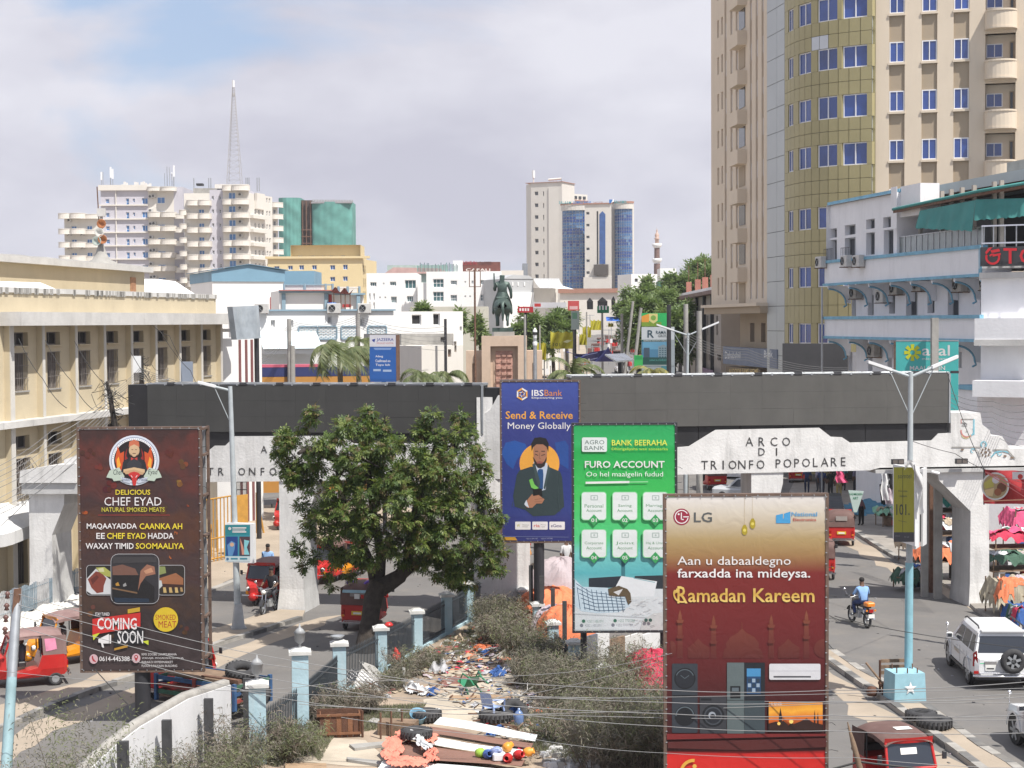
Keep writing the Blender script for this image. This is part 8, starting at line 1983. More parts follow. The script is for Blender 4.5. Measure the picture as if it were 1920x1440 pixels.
for p,q,nme in zip(gr[:-1],gr[1:],['beside the orange tarpaulin','below the grey shelter dome','behind the black stakes','leaning below the green billboard','in the casuarina thicket']):railing('sagging dark railing '+nme,p,q,.8,0)
g=gl[2];b=MB();b.lathe([(.02,0),(.10,.02),(.20,.10),(.22,.12),(.18,.10),(.08,.04),(0,.03)],(g.x-.05,g.y,1.82),m_st,12);tag(b.build('metal_bowl'),'dented metal bowl on the cap of the third fence post','bowl')
g=gl[3];b=MB();b.lathe([(0,0),(.14,.02),(.15,.06),(.08,.13),(0,.15)],(g.x+.25,g.y,1.6),m_rp,12);tag(b.build('red_cap'),'small red dome beside the cap of the post by the trunk','cap')
m_wwall=mat('white_wall_paint',(.66,.66,.67),.85,.08,.7,bump=.2,streak=.35,dirt=(.40,.40,.40))
WL=thing('boundary_wall','sloping white boundary wall at the bottom left, with dark stakes in front','wall',G(330,1440))
pa,pb=G(180,1560),G(440,1400)
top=[(140,1470),(215,1400),(265,1362),(355,1310),(433,1284)]
F=Fac((120,pa.y-2.0),(440,pb.y));b=MB()
tp_=[F.P(x,y,0)for x,y in top];bt=[V3((p.x,p.y,0))for p in tp_]
b.prism(tp_[::-1]+bt,[p-F.n*.3 for p in tp_[::-1]+bt],m_wwall);b.build('wall',WL)
b=MB();b.tube([p+V3((0,0,.02))-F.n*.15 for p in tp_],.14,m_kerb_l,5);b.build('coping',WL)
for i,(x,y0,y1,w,l)in enumerate(((201,1390,1470,.24,'lowest dark stake at the left end of the white wall'),(285,1350,1470,.22,'dark stake right of the chef billboard pole'),(365,1310,1440,.22,'dark stake in the middle of the white wall'),(439,1272,1400,.20,'tallest dark stake at the right end of the white wall'),(470,1300,1400,.08,'thin dark stake left of the nearest gate post'))):
 p=F.P(x,y0,.35);b=MB();b.obox((p.x-w/2,p.y,0),(w,0,0),(0,w*.6,0),(0,0,p.z),mat('charred_post',(.055,.055,.058),.85,.3,4,bump=.3));tag(b.build('stake'),l,'stake')
m_pole=mat('lamp_pole_paint',(.40,.44,.46),.6,.15,3,streak=.3);m_poleb=mat('light_blue_pole',(.23,.44,.51),.6,.15,3,streak=.2)
def lamp(label,x,y,d,h,arms,r=.1,xt=None,cat='street lamp',base=True,bluebase=0):
 g=G(x,y)if d is None else V3((XY(x,d).x,d,terr(d)));t=thing('street_lamp',label,cat,g);D=g.y;top=P(xt if xt else x,y if False else 700,D);tx=P(xt or x,603,D).x
 tpv=V3((tx,D,g.z+h))
 b=MB();n=5
 b.tube([g.lerp(tpv,k/n)for k in range(n+1)],[r*(1-.4*k/n)for k in range(n+1)],m_pole,10);b.build('pole',t)
 if bluebase:b=MB();b.tube([g.lerp(tpv,.0),g.lerp(tpv,bluebase)],[r*1.06,r*1.0],m_poleb,10);b.build('painted_sleeve',t)
 if base:b=MB();b.cbox((g.x,g.y,.12),(.55,.55,.06),m_st,.3);b.cbox((g.x,g.y,.18),(.42,.42,.85),m_st,.3,.62);b.build('base',t)
 for dx,dz,L in arms:
  b=MB();a=tpv+V3((0,0,-.15));e=a+V3((dx*L,0,dz*L));b.tube([a,e],[.05,.05],m_pole,6);q=a.lerp(e,.45);b.obox(q+V3((0,-.10,-.02)),(e-q),(0,.2,0),(0,0,.09),m_wp);b.build('lamp_arm',t)
  b=MB();b.tube([tpv-V3((0,0,1.35)),a.lerp(e,.5)],.018,m_pole,4);b.build('brace',t)
 return t,g,tpv
lamp('grey street lamp with one arm, standing on the left island before the arch',447,1184,None,9.0,[(-.97,.24,1.2)],.13,430)
t,g,tv=lamp('double armed street lamp rising from the light blue star block on the right island',1703,1312,None,9.75,[(-.94,.32,1.35),(.92,.38,1.5)],.12,1708,base=False,bluebase=.42)
gb=G(1702,1325);t=thing('lamp_plinth','light blue concrete plinth with a white five pointed star at the lamp foot','plinth',gb)
b=MB();b.cbox((gb.x,gb.y+.4,.12),(.98,.9,.85),mat('star_block_blue',(.27,.47,.55),.85,.12,3,streak=.35,dirt=(.35,.5,.55)),.15,.93);b.build('block',t)
b=MB()
for x,y in((-.3,.1),(.3,.1),(-.3,.7),(.3,.7),(0,.05)):b.cyl((gb.x+x,gb.y+y,.9),(gb.x+x,gb.y+y,1.12),.02,m_rs,n=5)
b.build('anchor_bolt',t)
b=MB();cx,cz=gb.x+.03,.55;Rz=Matrix.Rotation(.15,3,'Z')
pts=[]
for k in range(10):
 a=ma.pi/2+k*ma.pi/5;rr=.20 if k%2==0 else.082;v=Rz@V3((rr*ma.cos(a),-.458+.0,0));pts.append(V3((gb.x+v.x,gb.y+.4+v.y+.016*rr*ma.sin(a)*5*.0+.02*(.5+ma.sin(a)*rr)-.005,cz+rr*ma.sin(a))))
c0=V3((gb.x+(Rz@V3((0,-.462,0))).x,gb.y+.4+(Rz@V3((0,-.462,0))).y,cz))
for p in pts:p.y-=.012
for i in range(10):b.face([c0-V3((0,.012,0)),pts[i],pts[(i+1)%10]],m_wp)
b.build('star',t)
lamp('distant double armed lamp beside the right screen, before the dark pilastered building',1284,0,95,10.6,[(-.95,.32,1.9),(.93,.38,1.9)],.12,1290,base=False)
for x,y,d,h,r,l in((1311,583,95,0,.2,'thick concrete pole right of the distant double armed lamp'),(1286,570,96,0,.18,'concrete pole behind the distant double armed lamp'),(1254,571,100,0,.17,'dark pole crossing the real estate billboard'),(1202,577,120,0,.15,'leaning pale pole at the left edge of the real estate billboard'),(1187,565,125,0,.13,'thin leaning pole in the middle of the distant street'),(1166,588,150,0,.16,'concrete pole among the street trees'),(542,598,100,0,.17,'concrete utility pole before the low white building'),(671,588,104,0,.17,'concrete utility pole left of the hospital billboard'),(890,505,105,0,.08,'rusty pole with an empty sign frame left of the statue'),(548,648,96,0,.2,'short concrete pole above the left screen'),(835,598,108,0,.12,'dark pole with a tangle of wires left of the statue'),(984,590,100,0,.09,'thin lamp pole right of the statue'),(1129,572,140,0,.12,'pole carrying the small green sign'),(1012,610,130,0,.08,'thin pole left of the yellow street banner'),(1100,585,180,0,.1,'far pole in the street centre'),(1075,590,190,0,.1,'far pole behind the yellow banners')):
 p=P(x,y,d);zb=0;b=MB();k=.012*d if 'leaning'in l else 0
 b.tube([(p.x-k,p.y,zb),p],[r,r*.75],m_rs if 'rusty'in l else(m_bk if 'dark'in l else m_co),8);tag(b.build('utility_pole'),l,'pole')
 if 'rusty'in l:
  b=MB();F=Fac((880,105),(902,105))
  for a in((880,507,881.5,538),(900.5,507,902,538)):b.fbox(F,F.uz(a[0],600)[0],F.uz(a[2],600)[0],F.uz(890,538)[1],F.uz(890,507)[1],0,.06,m_rs)
  for y2 in(508,537):b.fbox(F,0,F.L+.0,F.uz(890,y2)[1]-.04,F.uz(890,y2)[1],.0,.055,m_rs)
  tag(b.build('empty_signboard'),'empty rusty rectangular sign frame on a pole left of the statue','sign frame')
rr=random.Random(4);pole0=None
for i in range(22):
 d=150+i*9;x=(1000+i*5+rr.uniform(-6,6))if i%2 else(1090+i*4+rr.uniform(-5,5));p=XY(x,d)
 if pole0 is None:
  b=MB();b.cyl((0,0,0),(0,0,5.6),.07,m_st,n=5);b.box((-.9,-.04,5.4),(.9,.04,5.5),m_st);b.box((-.2,-.1,2.6),(.2,.1,3.3),m_wp);o=pole0=tag(b.build('street_pole',None,(0,0,0)),'thin grey street pole with a crossbar in the distant street','pole','thin poles lining the distant street')
 else:o=pole0.copy();COL.objects.link(o)
 place(o,(p.x,d,terr(d)),rr.uniform(-.2,.2))
g=P(1003,622,108);t=thing('camera_post','grey post topped by a white dome camera in front of the pink pedestal','camera post',(g.x,g.y,0))
b=MB();b.cyl((g.x,g.y,0),g+V3((0,0,-.3)),.14,m_st,.12,n=10);b.build('pole',t);b=MB();b.lathe([(.14,-.9),(.16,-.7),(.1,-.6),(.13,-.3),(.16,-.1),(.13,.1),(0,.28)],g,m_wp,12);b.build('dome',t);b=MB();b.lathe([(.165,-.2),(.165,-.02)],g,m_dk,12);b.build('lens_band',t)
g=P(1162,702,84);t=thing('solar_panel','tilted grey solar panel on a short post behind the right screen','solar panel',(g.x,g.y,0))
b=MB();b.cyl((g.x,g.y,0),P(1162,678,84),.1,m_bk,n=8);b.build('post',t)
q=[P(x,y,d)for x,y,d in((1134,666,82),(1171,664.5,86.5),(1189,676,84.5),(1155,679,80))]
b=MB();b.prism([v+V3((0,0,.05))for v in q],[v-V3((0,0,.02))for v in q],m_st);b.build('frame',t)
for i in range(2):
 for j in range(5):
  f=lambda a,c:(q[0].lerp(q[1],a)).lerp(q[3].lerp(q[2],a),c)+V3((0,0,.06));a0,a1=i*.5+.02,i*.5+.48;c0,c1=j*.2+.015,j*.2+.185
  b=MB();b.face([f(a0,c0),f(a1,c0),f(a1,c1),f(a0,c1)],mat('solar_cell',(.16,.18,.22),.25,.2,2,spec=.8));b.build('solar_cell',t)
def board(name,label,x0,x1,d,yt,yb,col,pfn,cat='billboard',leg=True,d1=None):
 F=Fac((x0,d),(x1,d1 or d));z1=F.uz((x0+x1)/2,yt)[1];z0=F.uz((x0+x1)/2,yb)[1];t=thing('billboard',label,cat,F.pt(F.L/2,max(0,terr(d)),0))
 b=MB();b.fbox(F,0,F.L,z0,z1,-.18,0,col);b.build('panel',t)
 if leg:b=MB();b.cyl(F.pt(F.L*.5,terr(d),-.3),F.pt(F.L*.5,z1-.2,-.3),.12,m_bk,n=8);b.build('pole',t)
 pr=Print(F);pfn(pr);pr.build('lettering',t);return t,F
def p1(pr):
 pr.rect(693,628,742,650,ink(206,206,214));b_=ink(40,60,140);pr.text('JAZEERA',706,634,738,641,b_,.04);pr.text('SPECIALIST HOSPITAL',706,642,738,645,ink(180,80,80),0);pr.poly([(697,637),(704,635),(702,642),(699,640)],b_)
 pr.rect(693,654,742,712,ink(36,92,168));pr.poly([(700,652),(735,652),(732,656),(703,656)],ink(120,150,200));w=Wt;pr.text('Adeeg',704,666,718,671,w,.02);pr.text('Caafimaad oo',704,674,732,679,w,.02);pr.text('Tayo leh',704,682,731,687,w,.02);pr.rect(700,692,714,696,ink(160,180,210));pr.rect(718,693,734,697,ink(160,180,210))
board('jaz','blue hospital billboard with a white JAZEERA header above the left screen',693,742,88,628,716,ink(40,90,160),p1)
F=Fac((743,88),(749,89));b=MB();b.fbox(F,0,F.L,F.uz(745,714)[1],F.uz(745,628)[1],-.4,0,m_rs);tag(b.build('sign_edge'),'rusty open side frame at the right of the hospital billboard','sign frame')
def p2(pr):
 pr.rect(1203,613,1264,637,ink(190,196,200));pr.rect(1203,641,1258,684,ink(70,120,150));pr.rect(1205,641,1256,655,ink(96,150,180));pr.rect(1207,652,1218,682,ink(58,76,92));pr.poly([(1234,682),(1234,650),(1244,646),(1252,650),(1252,682)],ink(120,140,150));pr.rect(1205,670,1256,684,ink(24,70,66));pr.rect(1203,637,1258,640.5,ink(20,80,80))
 for i in range(6):
  for j in range(3):pr.rect(1236+j*5,652+i*4,1239+j*5,654+i*4,ink(60,90,100))
 d_=ink(40,70,84);pr.text('R',1214,619,1226,633,d_,.03);pr.text('RAMA',1230,620,1249,626,d_,.03);pr.text('GROUP',1234,627,1255,632,ink(100,110,112),.02);pr.text('RAMAAD ESTATE & GROUP',1207,638,1252,640,Wt,0);pr.text('LIVING IN COMFORT',1218,674,1250,677,ink(90,170,160),0);pr.rect(1240,686,1250,702,ink(60,120,130));pr.rect(1203,684,1264,686,ink(150,160,160))
board('rama','real estate billboard with a towers picture under a white header, beside the right screen',1203,1265,108,613,704,ink(150,160,166),p2)
def p3(pr):pr.poly([(1203,593),(1217,588),(1217,612),(1203,612)],ink(220,150,60));pr.rect(1203,604,1240,612,ink(120,150,50));pr.poly([(1217,588),(1233,588),(1233,601),(1225,607),(1217,601)],ink(210,200,130));pr.disc(1225,596,5,ink(120,160,70),n=12)
board('food','green and orange food billboard above the real estate billboard',1203,1252,109,587,612,ink(40,170,90),p3,leg=False)
def p4(pr):pr.rect(1191,668,1204,674,ink(40,150,80))
board('grn','small bright green sign board right of the solar panel',1189,1205,100,666,690,ink(60,176,90),p4)
def p5(pr):
 for k in range(3):pr.rect(1123+k*6,573,1126+k*6,581,Wt)
board('grn2','small green sign with white bars on a pole in the distant street',1120,1142,138,574,587,ink(20,120,80),p5,leg=False)
def p6(pr):
 for k in range(4):pr.rect(974+k*5,578,977+k*5,583,Wt)
board('red1','red roadside sign with white letters right of the rider statue',971,1000,135,575,586,ink(176,40,50),p6,cat='shop sign')
board('red2','pale red hanging sign in the distant street below the arcade',1065,1086,170,564,582,ink(200,84,84),lambda pr:pr.rect(1068,574,1083,580,ink(220,180,180)),cat='shop sign')
board('pale','pale picture billboard at the left side of the distant street',1071,1086,160,583,618,ink(176,190,184),lambda pr:pr.rect(1073,586,1082,598,ink(120,170,140)),cat='billboard')
board('wht','long white and red shop fascia left of the street trees',1000,1062,185,567,577,ink(206,206,212),lambda pr:pr.rect(1002,569,1014,575,ink(190,60,60)),cat='shop sign',leg=False)
def small_board(name,label,x0,x1,d0,d1,yt,yb,th,col,pfn,cat='sign'):
 F=Fac((x0,d0),(x1,d1));z1=F.uz((x0+x1)/2,yt)[1];z0=F.uz((x0+x1)/2,yb)[1];t=thing('pole_sign',label,cat,F.pt(F.L/2,z0,0));b=MB();b.fbox(F,0,F.L,z0,z1,-th,0,m_wp);b.build('box',t)
 pr=Print(F);pfn(pr);pr.build('print',t);return t,F,z0,z1
def p7(pr):
 pr.rect(422,984,469,1004,ink(44,140,150));pr.rect(422,1004,469,1043,ink(60,150,170));pr.rect(424,1006,446,1042,ink(30,70,140));pr.poly([(426,1022),(434,1014),(441,1018),(440,1030),(436,1042),(428,1042)],ink(96,150,200));pr.disc(435,1021,4,ink(220,180,150),n=10);pr.rect(449,1006,469,1042,ink(80,60,70));pr.poly([(450,1008),(456,1024),(460,1040),(454,1040)],ink(214,150,130));pr.poly([(458,1012),(468,1014),(463,1026),(468,1040),(458,1040)],ink(140,210,220));pr.rect(422,1043,469,1053,ink(206,222,226))
 pr.rect(436,988.5,462,991,Wt);pr.rect(436,993,460,994.5,Wt);pr.rect(436,996,462,998.5,Wt);pr.disc(431,991,3,Wt,n=8);pr.rect(433,1046,446,1049,ink(60,140,160));pr.rect(450,1046,464,1049,ink(60,140,160));pr.disc(427,1048,2.6,ink(60,120,170),n=8)
small_board('health','teal clinic sign with two picture panels on the left lamp post',420,470,60.2,59.9,981,1055,.22,ink(44,140,150),p7)
def p8(pr):
 ye=ink(166,164,44);pr.rect(1676,876,1714,1000,ye);pr.rect(1676,998,1714,1016,ink(52,60,72));pr.rect(1692.5,877,1693.5,998,ink(80,84,40))
 d_=ink(70,84,70);pr.text('somtel',1684,888,1709,897,d_,.0);pr.text('Waa adiga',1684,919,1702,923,d_,0);pr.text('shabakada',1687,928,1701,932,d_,0);pr.text('101.',1681,945,1706,966,ink(48,62,62),.02);pr.line([(1685,976),(1701,979)],.7,d_);pr.text('somtel.net',1679,1003,1688,1006,ink(150,160,170),0);pr.text('101 call',1696,1005,1705,1008,ink(150,160,170),0)
t,F,z0,z1=small_board('somtel','mustard yellow 101 sign panel with a dark foot, hanging on the right lamp post',1675,1717,48.6,47.0,875,1018,.1,None,p8)
b=MB();FF=Fac((1718,47.1),(1739,48.6));b.fbox(FF,.02,FF.L*.35,z0-.1,z1,-.08,0,m_white);b.fbox(FF,FF.L*.65,FF.L,z0-.15,z1-.1,-.08,0,m_white);b.fbox(FF,FF.L*.35,FF.L*.65,z0,z1-.2,-.08,-.05,m_dk);b.build('rear_box',t)
b=MB();pts0=[P(1709,868,46.8),P(1719,892,46.9),P(1724,915,47.0),P(1722,962,47.0)]
def cl(u,v):
 k=min(int(v*3),2);q=v*3-k;p=pts0[k].lerp(pts0[k+1],q);return p+V3((-.1+.2*u+.05*ma.sin(v*9+u*4),-.1-.05*ma.sin(u*9+v*5),.04*ma.sin(u*7)))
b.grid(cl,8,18,m_white);b.grid(lambda u,v:P(1695+22*u,868-6*ma.sin(u*3.14)+14*v,47.4)+V3((0,-.1*ma.sin(v*3+u*5),0)),6,5,m_white);tag(b.build('torn_cloth'),'torn white cloth hanging over the mustard yellow sign','cloth')
Fb=Fac((1846,56),(1990,54));t=thing('banner','red restaurant banner with a round plate picture at the right edge of the arch','banner',Fb.P(1900,940,0))
mrb=mat('banner_red',(.42,.035,.04),.6,.12,1.5)
def rbn(u,v):p=Fb.P(1846+140*u,880+7*u+(64-4*u)*v);return p+Fb.n*(.10*ma.sin(u*11-v*6)+.05*ma.sin(u*30+v*9)*(1-v))
b=MB();b.grid(rbn,40,12,mrb);b.build('cloth',t)
pr=Print(Fb,.17);pr.disc(1871,911,26,ink(216,214,210),n=28);pr.disc(1871,911,23,ink(170,150,110),n=24);pr.poly([(1850,905),(1868,892),(1868,912),(1852,916)],ink(186,176,90));pr.poly([(1851,918),(1869,914),(1866,930),(1854,928)],ink(214,186,140));pr.disc(1883,913,9,ink(110,66,46),n=12);pr.disc(1876,922,7,ink(150,90,60),n=12);pr.disc(1872,899,7,ink(206,200,204),n=12);pr.rect(1903,884,1930,898,ink(222,216,218));pr.disc(1918,893,5,ink(190,60,60),n=10)
for k,a in enumerate(((1852,884,1925,905),(1852,884,1925,918),(1852,884,1925,930),(1856,886,1900,905))):pr.line([(a[0],a[1]),(a[2],a[3])],1.4,ink(214,120,120))
pr.line([(1850,939),(1925,936)],2.2,ink(220,160,130));pr.build('print',t)
b=MB();b.cyl(Fb.P(1845,878,0),Fb.P(1845,946,0),.025,m_bk,n=5);b.build('rod',t)
m_yb2=mat('yellow_banner_cloth',(.50,.46,.05),.7,.2,2)
for x0,x1,y0,y1,d,l in((1032,1074,622,655,150,'large yellow street banner with scalloped top nearest the statue'),(1006,1024,642,676,135,'narrow yellow street banner beside the camera post'),(1086,1100,626,648,165,'small yellow street banner in mid street'),(1092,1108,612,634,185,'yellow street banner on the rising row'),(1107,1128,600,620,205,'farther yellow street banner on the rising row'),(1140,1150,605,614,230,'tiny yellow banner at the right side of the far street')):
 F=Fac((x0,d),(x1,d));b=MB()
 def fn(u,v):
  p=F.P(x0+(x1-x0)*u,y0+(y1-y0)*v+(3*abs(ma.sin(u*9))*(1-v)-1.2));return p+F.n*(.35*ma.sin(u*12+v*3))
 b.grid(fn,24,6,m_yb2);t=tag(b.build('street_banner',None,F.P((x0+x1)/2,y1)),l,'banner')
 if x1-x0>30:pr=Print(F,.5);pr.text('101',1037,643,1050,649,ink(90,100,40),.03);pr.poly([(1055,641),(1063,637),(1072,638),(1063,643)],ink(220,220,170));pr.build('print',t)
F=Fac((1066,128),(1147,124));b=MB();mb_=mat('navy_banner_cloth',(.03,.035,.17),.6,.15,2)
def fn(u,v):
 yt=[660,663,662,657,650][min(int(u*4),4)];k=u*4-int(u*4)if u<1 else 0;ys=[659,664,662,657,650];i=min(int(u*4),3);k=u*4-i;yt=ys[i]*(1-k)+ys[i+1]*k;yb=[661,674,677,678,678];yb_=yb[i]*(1-k)+yb[i+1]*k
 return F.P(1066+81*u,yt+(yb_-yt)*v)+F.n*.3*ma.sin(u*14+v*4)
b.grid(fn,30,6,mb_);t=tag(b.build('street_banner',None,F.P(1105,678)),'navy blue banner strung across the street beside the solar panel','banner')
pr=Print(F,.4);pr.line([(1100,667),(1128,661)],1.6,ink(150,160,210));pr.line([(1084,668),(1098,671)],1.2,ink(120,130,190));pr.line([(1115,674),(1128,671)],1.5,ink(160,170,220));pr.disc(1096,674,2,Wt,n=8);pr.disc(1112,674,2,Wt,n=8);pr.build('print',t)
for x0,x1,y0,y1,c,l in((1136,1162,594,602,(60,110,200),'blue and red striped tarpaulin over the distant market'),):
 F=Fac((x0,230),(x1,230));b=MB();b.grid(lambda u,v:F.P(x0+(x1-x0)*u,y0+(y1-y0)*v)+F.n*v*1.5,6,2,ink(*c));tag(b.build('tarpaulin'),l,'tarpaulin')
TC={'orange':(.70,.20,.09),'beige':(.42,.34,.25),'green':(.05,.11,.075),'dgreen':(.02,.15,.12),'white':(.62,.63,.64),'crimson':(.50,.035,.08),'pink':(.62,.09,.20),'mint':(.25,.50,.36),'khaki':(.36,.32,.24),'red':(.50,.05,.04),'blue':(.035,.10,.30),'grey':(.40,.40,.42),'lilac':(.45,.38,.42)}
TM={k:mat('tarp_'+k,v,.85,.22,1.8,bump=.4)for k,v in TC.items()}
rs=random.Random(77)
def stall(label,x,y,w,dp,h,col,rz=0,goods=True,sag=.12,legs=True,skirt=.35,overlay=None,z=.13):
 """table stall: four legs, counter, rumpled tarpaulin thrown over"""
 g=G(x,y,z);t=thing('market_stall',label,'stall',g);R=Matrix.Rotation(rz,3,'Z');L=lambda a,c,e:g+R@V3((a,c,e))
 for sx in(-1,1):
  for sy in(-1,1):
   b=MB();b.cyl(L(sx*(w/2-.08),sy*(dp/2-.08),-z*0),L(sx*(w/2-.08),sy*(dp/2-.08),h),.03,m_wood,n=5);b.build('leg',t)
 b=MB();b.obox(L(-w/2,-dp/2,h*.55),R@V3((w,0,0)),R@V3((0,dp,0)),(0,0,.05),m_wood);b.build('counter',t)
 ph=rs.uniform(0,9)
 def fn(u,v):
  x_=(u-.5)*2;y_=(v-.5)*2;ed=max(abs(x_),abs(y_));over=max(0,ed-.82)/.18
  zz=h+.10*ma.sin(u*9+ph)*ma.cos(v*5+ph)+.05*ma.sin(u*25+v*13+ph)+.06*abs(ma.sin(u*14-v*9+ph))-(.12+.1*ma.sin(ph))*(1-ed*ed)-skirt*over*(1+.2*ma.sin(u*37+v*29+ph))
  k=1+.06*over
  return L(x_*w/2*k*1.05,y_*dp/2*k*1.05+.03*ma.sin(u*31),zz)
 b=MB();b.grid(fn,30,24,TM[col],False);cl_=b.build('tarpaulin',t)
 if overlay:
  for k,oc in enumerate(overlay):
   b=MB();u0=rs.uniform(0,.5);v0=rs.uniform(0,.4)
   b.grid(lambda u,v:fn(u0+.5*u,v0+.5*v)+V3((0,0,.07+.03*k+.05*ma.sin(u*9+v*7))),12,10,TM[oc]);b.build('cloth_piece',t)
 for k in range(5):
  b=MB();u0=rs.uniform(0,.7);v0=rs.uniform(0,.7);b.grid(lambda u,v:fn(u0+.28*u,v0+.28*v)+V3((0,0,.05+.05*abs(ma.sin(u*7+v*9+k)))),6,6,TM[rs.choice(['grey','white','crimson','orange','green','khaki','lilac','beige'])],False);b.build('cloth_piece',t)
 if goods:
  for k in range(11):
   b=MB();a=rs.uniform(-w/2+.15,w/2-.3);bw=rs.uniform(.2,.4);b.obox(L(a,-dp/2+.05,.02+rs.uniform(0,.1)),R@V3((bw,0,0)),R@V3((0,.4,0)),(0,0,rs.uniform(.25,h*.5)),rs.choice([TM['blue'],TM['red'],m_wood,TM['white'],m_dk,TM['green'],m_dk]));b.build('goods_box',t)
 return t
stall('market stall under an orange tarpaulin directly left of the right arch pier',1772,1085,2.3,1.5,1.5,'orange',.35,overlay=['white','grey'],sag=-.12,skirt=.6)
stall('stall with crimson and white cloths just behind the orange one',1765,1035,2.2,1.4,1.55,'white',.3,overlay=['crimson','green'],sag=-.1)
stall('stall roofed with dark teal tarpaulin left of the arch pier',1770,990,3.0,2.0,1.7,'dgreen',.2,overlay=['red'],sag=-.1)
stall('stall under a broad beige tarpaulin behind the arch pier',1790,960,3.4,2.2,2.0,'beige',.1,sag=-.25)
stall('small stall with mint green top and red fringe behind the yellow sign',1672,985,1.6,1.1,1.0,'mint',.2,overlay=['mint'],sag=-.1)
stall('beige sheeted cart at the lower right of the arch pier',1905,1150,2.0,1.5,1.35,'khaki',.15,overlay=[],skirt=.95)
stall('stall under a dark green tarpaulin right of the arch pier',1900,1105,2.6,1.4,1.55,'green',.2,overlay=['green'],sag=-.15)
stall('stall with crimson and white cloths right of the arch pier',1905,1062,2.6,1.5,1.6,'crimson',.1,overlay=['white','pink'],sag=-.2)
stall('stall with a bright pink cloth at the right picture edge',1935,1040,2.4,1.6,2.2,'pink',.1,overlay=['pink'],sag=-.2,skirt=.8)
stall('stall under rumpled white and beige sheets beneath the red banner',1900,1010,3.6,2.2,2.0,'beige',.05,overlay=['white','mint'],sag=-.2)
stall('stall covered in khaki cloth behind the white sheets',1880,975,3.8,2.2,2.1,'khaki',.0,overlay=['white'],sag=-.2)
stall('blue crate stall at the right picture edge by the road',1925,1195,1.2,1.3,1.1,'blue',.1,overlay=['blue'],skirt=.7)
stall('low stall with dark goods in the shade beside the road edge',1715,1100,1.7,1.0,.75,'green',.45,overlay=['khaki','blue'],sag=-.05,skirt=.5)
stall('small stall with a terracotta cloth under the mustard sign',1722,1050,1.6,1.2,1.2,'beige',.4,overlay=['orange'],skirt=.6)
for k,(x,y)in enumerate(((1850,950),(1790,940))):
 stall(['pale lilac awning stall at the back of the market','grey cloth stall in the deep back of the market','blue sheeted stall in the shaded steps area','dark stall behind the pole beside the yellow sign'][k],x,y,3.2,2,2.2,['lilac','grey','blue','green'][k],0,sag=-.1,goods=False)
for x,y0,y1,c,l in((1661,888,938,'white','white garment hanging at the market edge left of the yellow sign'),(1672,888,918,'green','black garment hanging between the white ones'),(1668,915,945,'lilac','lilac garment hanging below the black one'),(1576,884,905,'pink','magenta cloth hanging in the shade behind the market crowd')):
 d=74.0;p=P(x,y0,d);q=P(x,y1,d);b=MB();b.grid(lambda u,v:V3((p.x-.2+.4*u*(.7+.6*v)+.04*ma.sin(v*8),d+.06*ma.sin(u*9),p.z+(q.z-p.z)*v)),8,8,TM[c]if c!='green'else m_dk)
 tag(b.build('hanging_garment'),l,'garment')
F=Fac((1590,74),(1618,74));t=thing('shop_sign','tapering pale sign with green lettering standing in the market crowd','sign',F.P(1604,960,0));b=MB();b.prism([F.P(x,y,.1)for x,y in((1590,919),(1619,921),(1606,960),(1600,960))][::-1],[F.P(x,y,0)for x,y in((1590,919),(1619,921),(1606,960),(1600,960))][::-1],ink(186,206,200));b.build('panel',t)
pr=Print(F,.11);pr.text('RADMEGEEN',1592,924,1616,928,ink(40,130,90),.02);pr.text('ART',1598,931,1608,936,ink(40,130,90),.02);pr.build('lettering',t)
t=thing('shop_row','row of shaded shopfronts with a blue wall and shutters behind the market stalls','shops',XY(1700,100))
F=Fac((1470,124),(1960,94));b=MB();b.fbox(F,0,F.L,0,4.3,-3,-.0,mat('shop_cream',(.38,.36,.32),.9,.15,.8,streak=.3));b.build('wall',t)
for x0,x1,m_ in((1765,1792,mat('shop_blue',(.03,.14,.32),.8,.12,.8)),(1640,1665,m_bk),(1500,1530,m_dk),(1560,1600,m_dk),(1792,1806,mat('shutter_grey',(.12,.13,.15),.6,.2,1))):
 u0,u1=F.uz(x0,900)[0],F.uz(x1,900)[0];b=MB();b.fbox(F,u0,u1,.2,3.6,.002,.1,m_)
 for k in range(16):b.fbox(F,u0,u1,.3+k*.2,.36+k*.2,.1,.13,m_)
 b.build('shutter',t)
b=MB();b.fbox(F,0,F.L,4.3,4.5,-3,2.4,m_lg);b.build('canopy',t)
for k in range(9):
 x=1560+k*14;p=G(x+14,972-k*3);b=MB();b.grid(lambda u,v:V3((p.x-1+2.6*u,p.y+1.2*v,.16+.3*v+.06*ma.sin(u*11+k))),8,3,mat('blue_sheet_market',(.07,.22,.33),.8,.25,2));
 tag(b.build('ground_sheet'),'blue sheet spread with goods on the shaded market pavement','ground sheet','blue sheets on the shaded market pavement')
for x,d,r,l in((1760,66.5,.15,'square concrete post between the arch beam and the teal stall'),(1735,67,.13,'slim pale post right of the yellow sign'),(1748,68,.10,'thin rusty post beside the square concrete post')):
 p=XY(x,d);b=MB();b.cbox((p.x,p.y,0),(r*2,r*2,5.2),m_co if 'rusty'not in l else m_rs);tag(b.build('market_post'),l,'post')
def dome(label,x,y,R,h,col,d=None,sq=1.0):
 g=G(x,y);ph=rs.uniform(0,9);b=MB()
 def fn(u,v):
  a=2*ma.pi*u;r=R*ma.cos(v*ma.pi/2)**.8*(1+.08*ma.sin(a*4+ph)*(1-v));return V3((g.x+r*ma.cos(a),g.y+r*ma.sin(a)*sq,.02+h*ma.sin(v*ma.pi/2)+.05*ma.sin(a*7+v*9+ph)))
 b.grid(lambda u,v:fn(u,v)+V3((0,0,.10*abs(ma.sin(u*43+3*ma.sin(v*5)))*(1-v*.5))),60,12,TM[col],False);return tag(b.build('shelter'),label,'shelter')
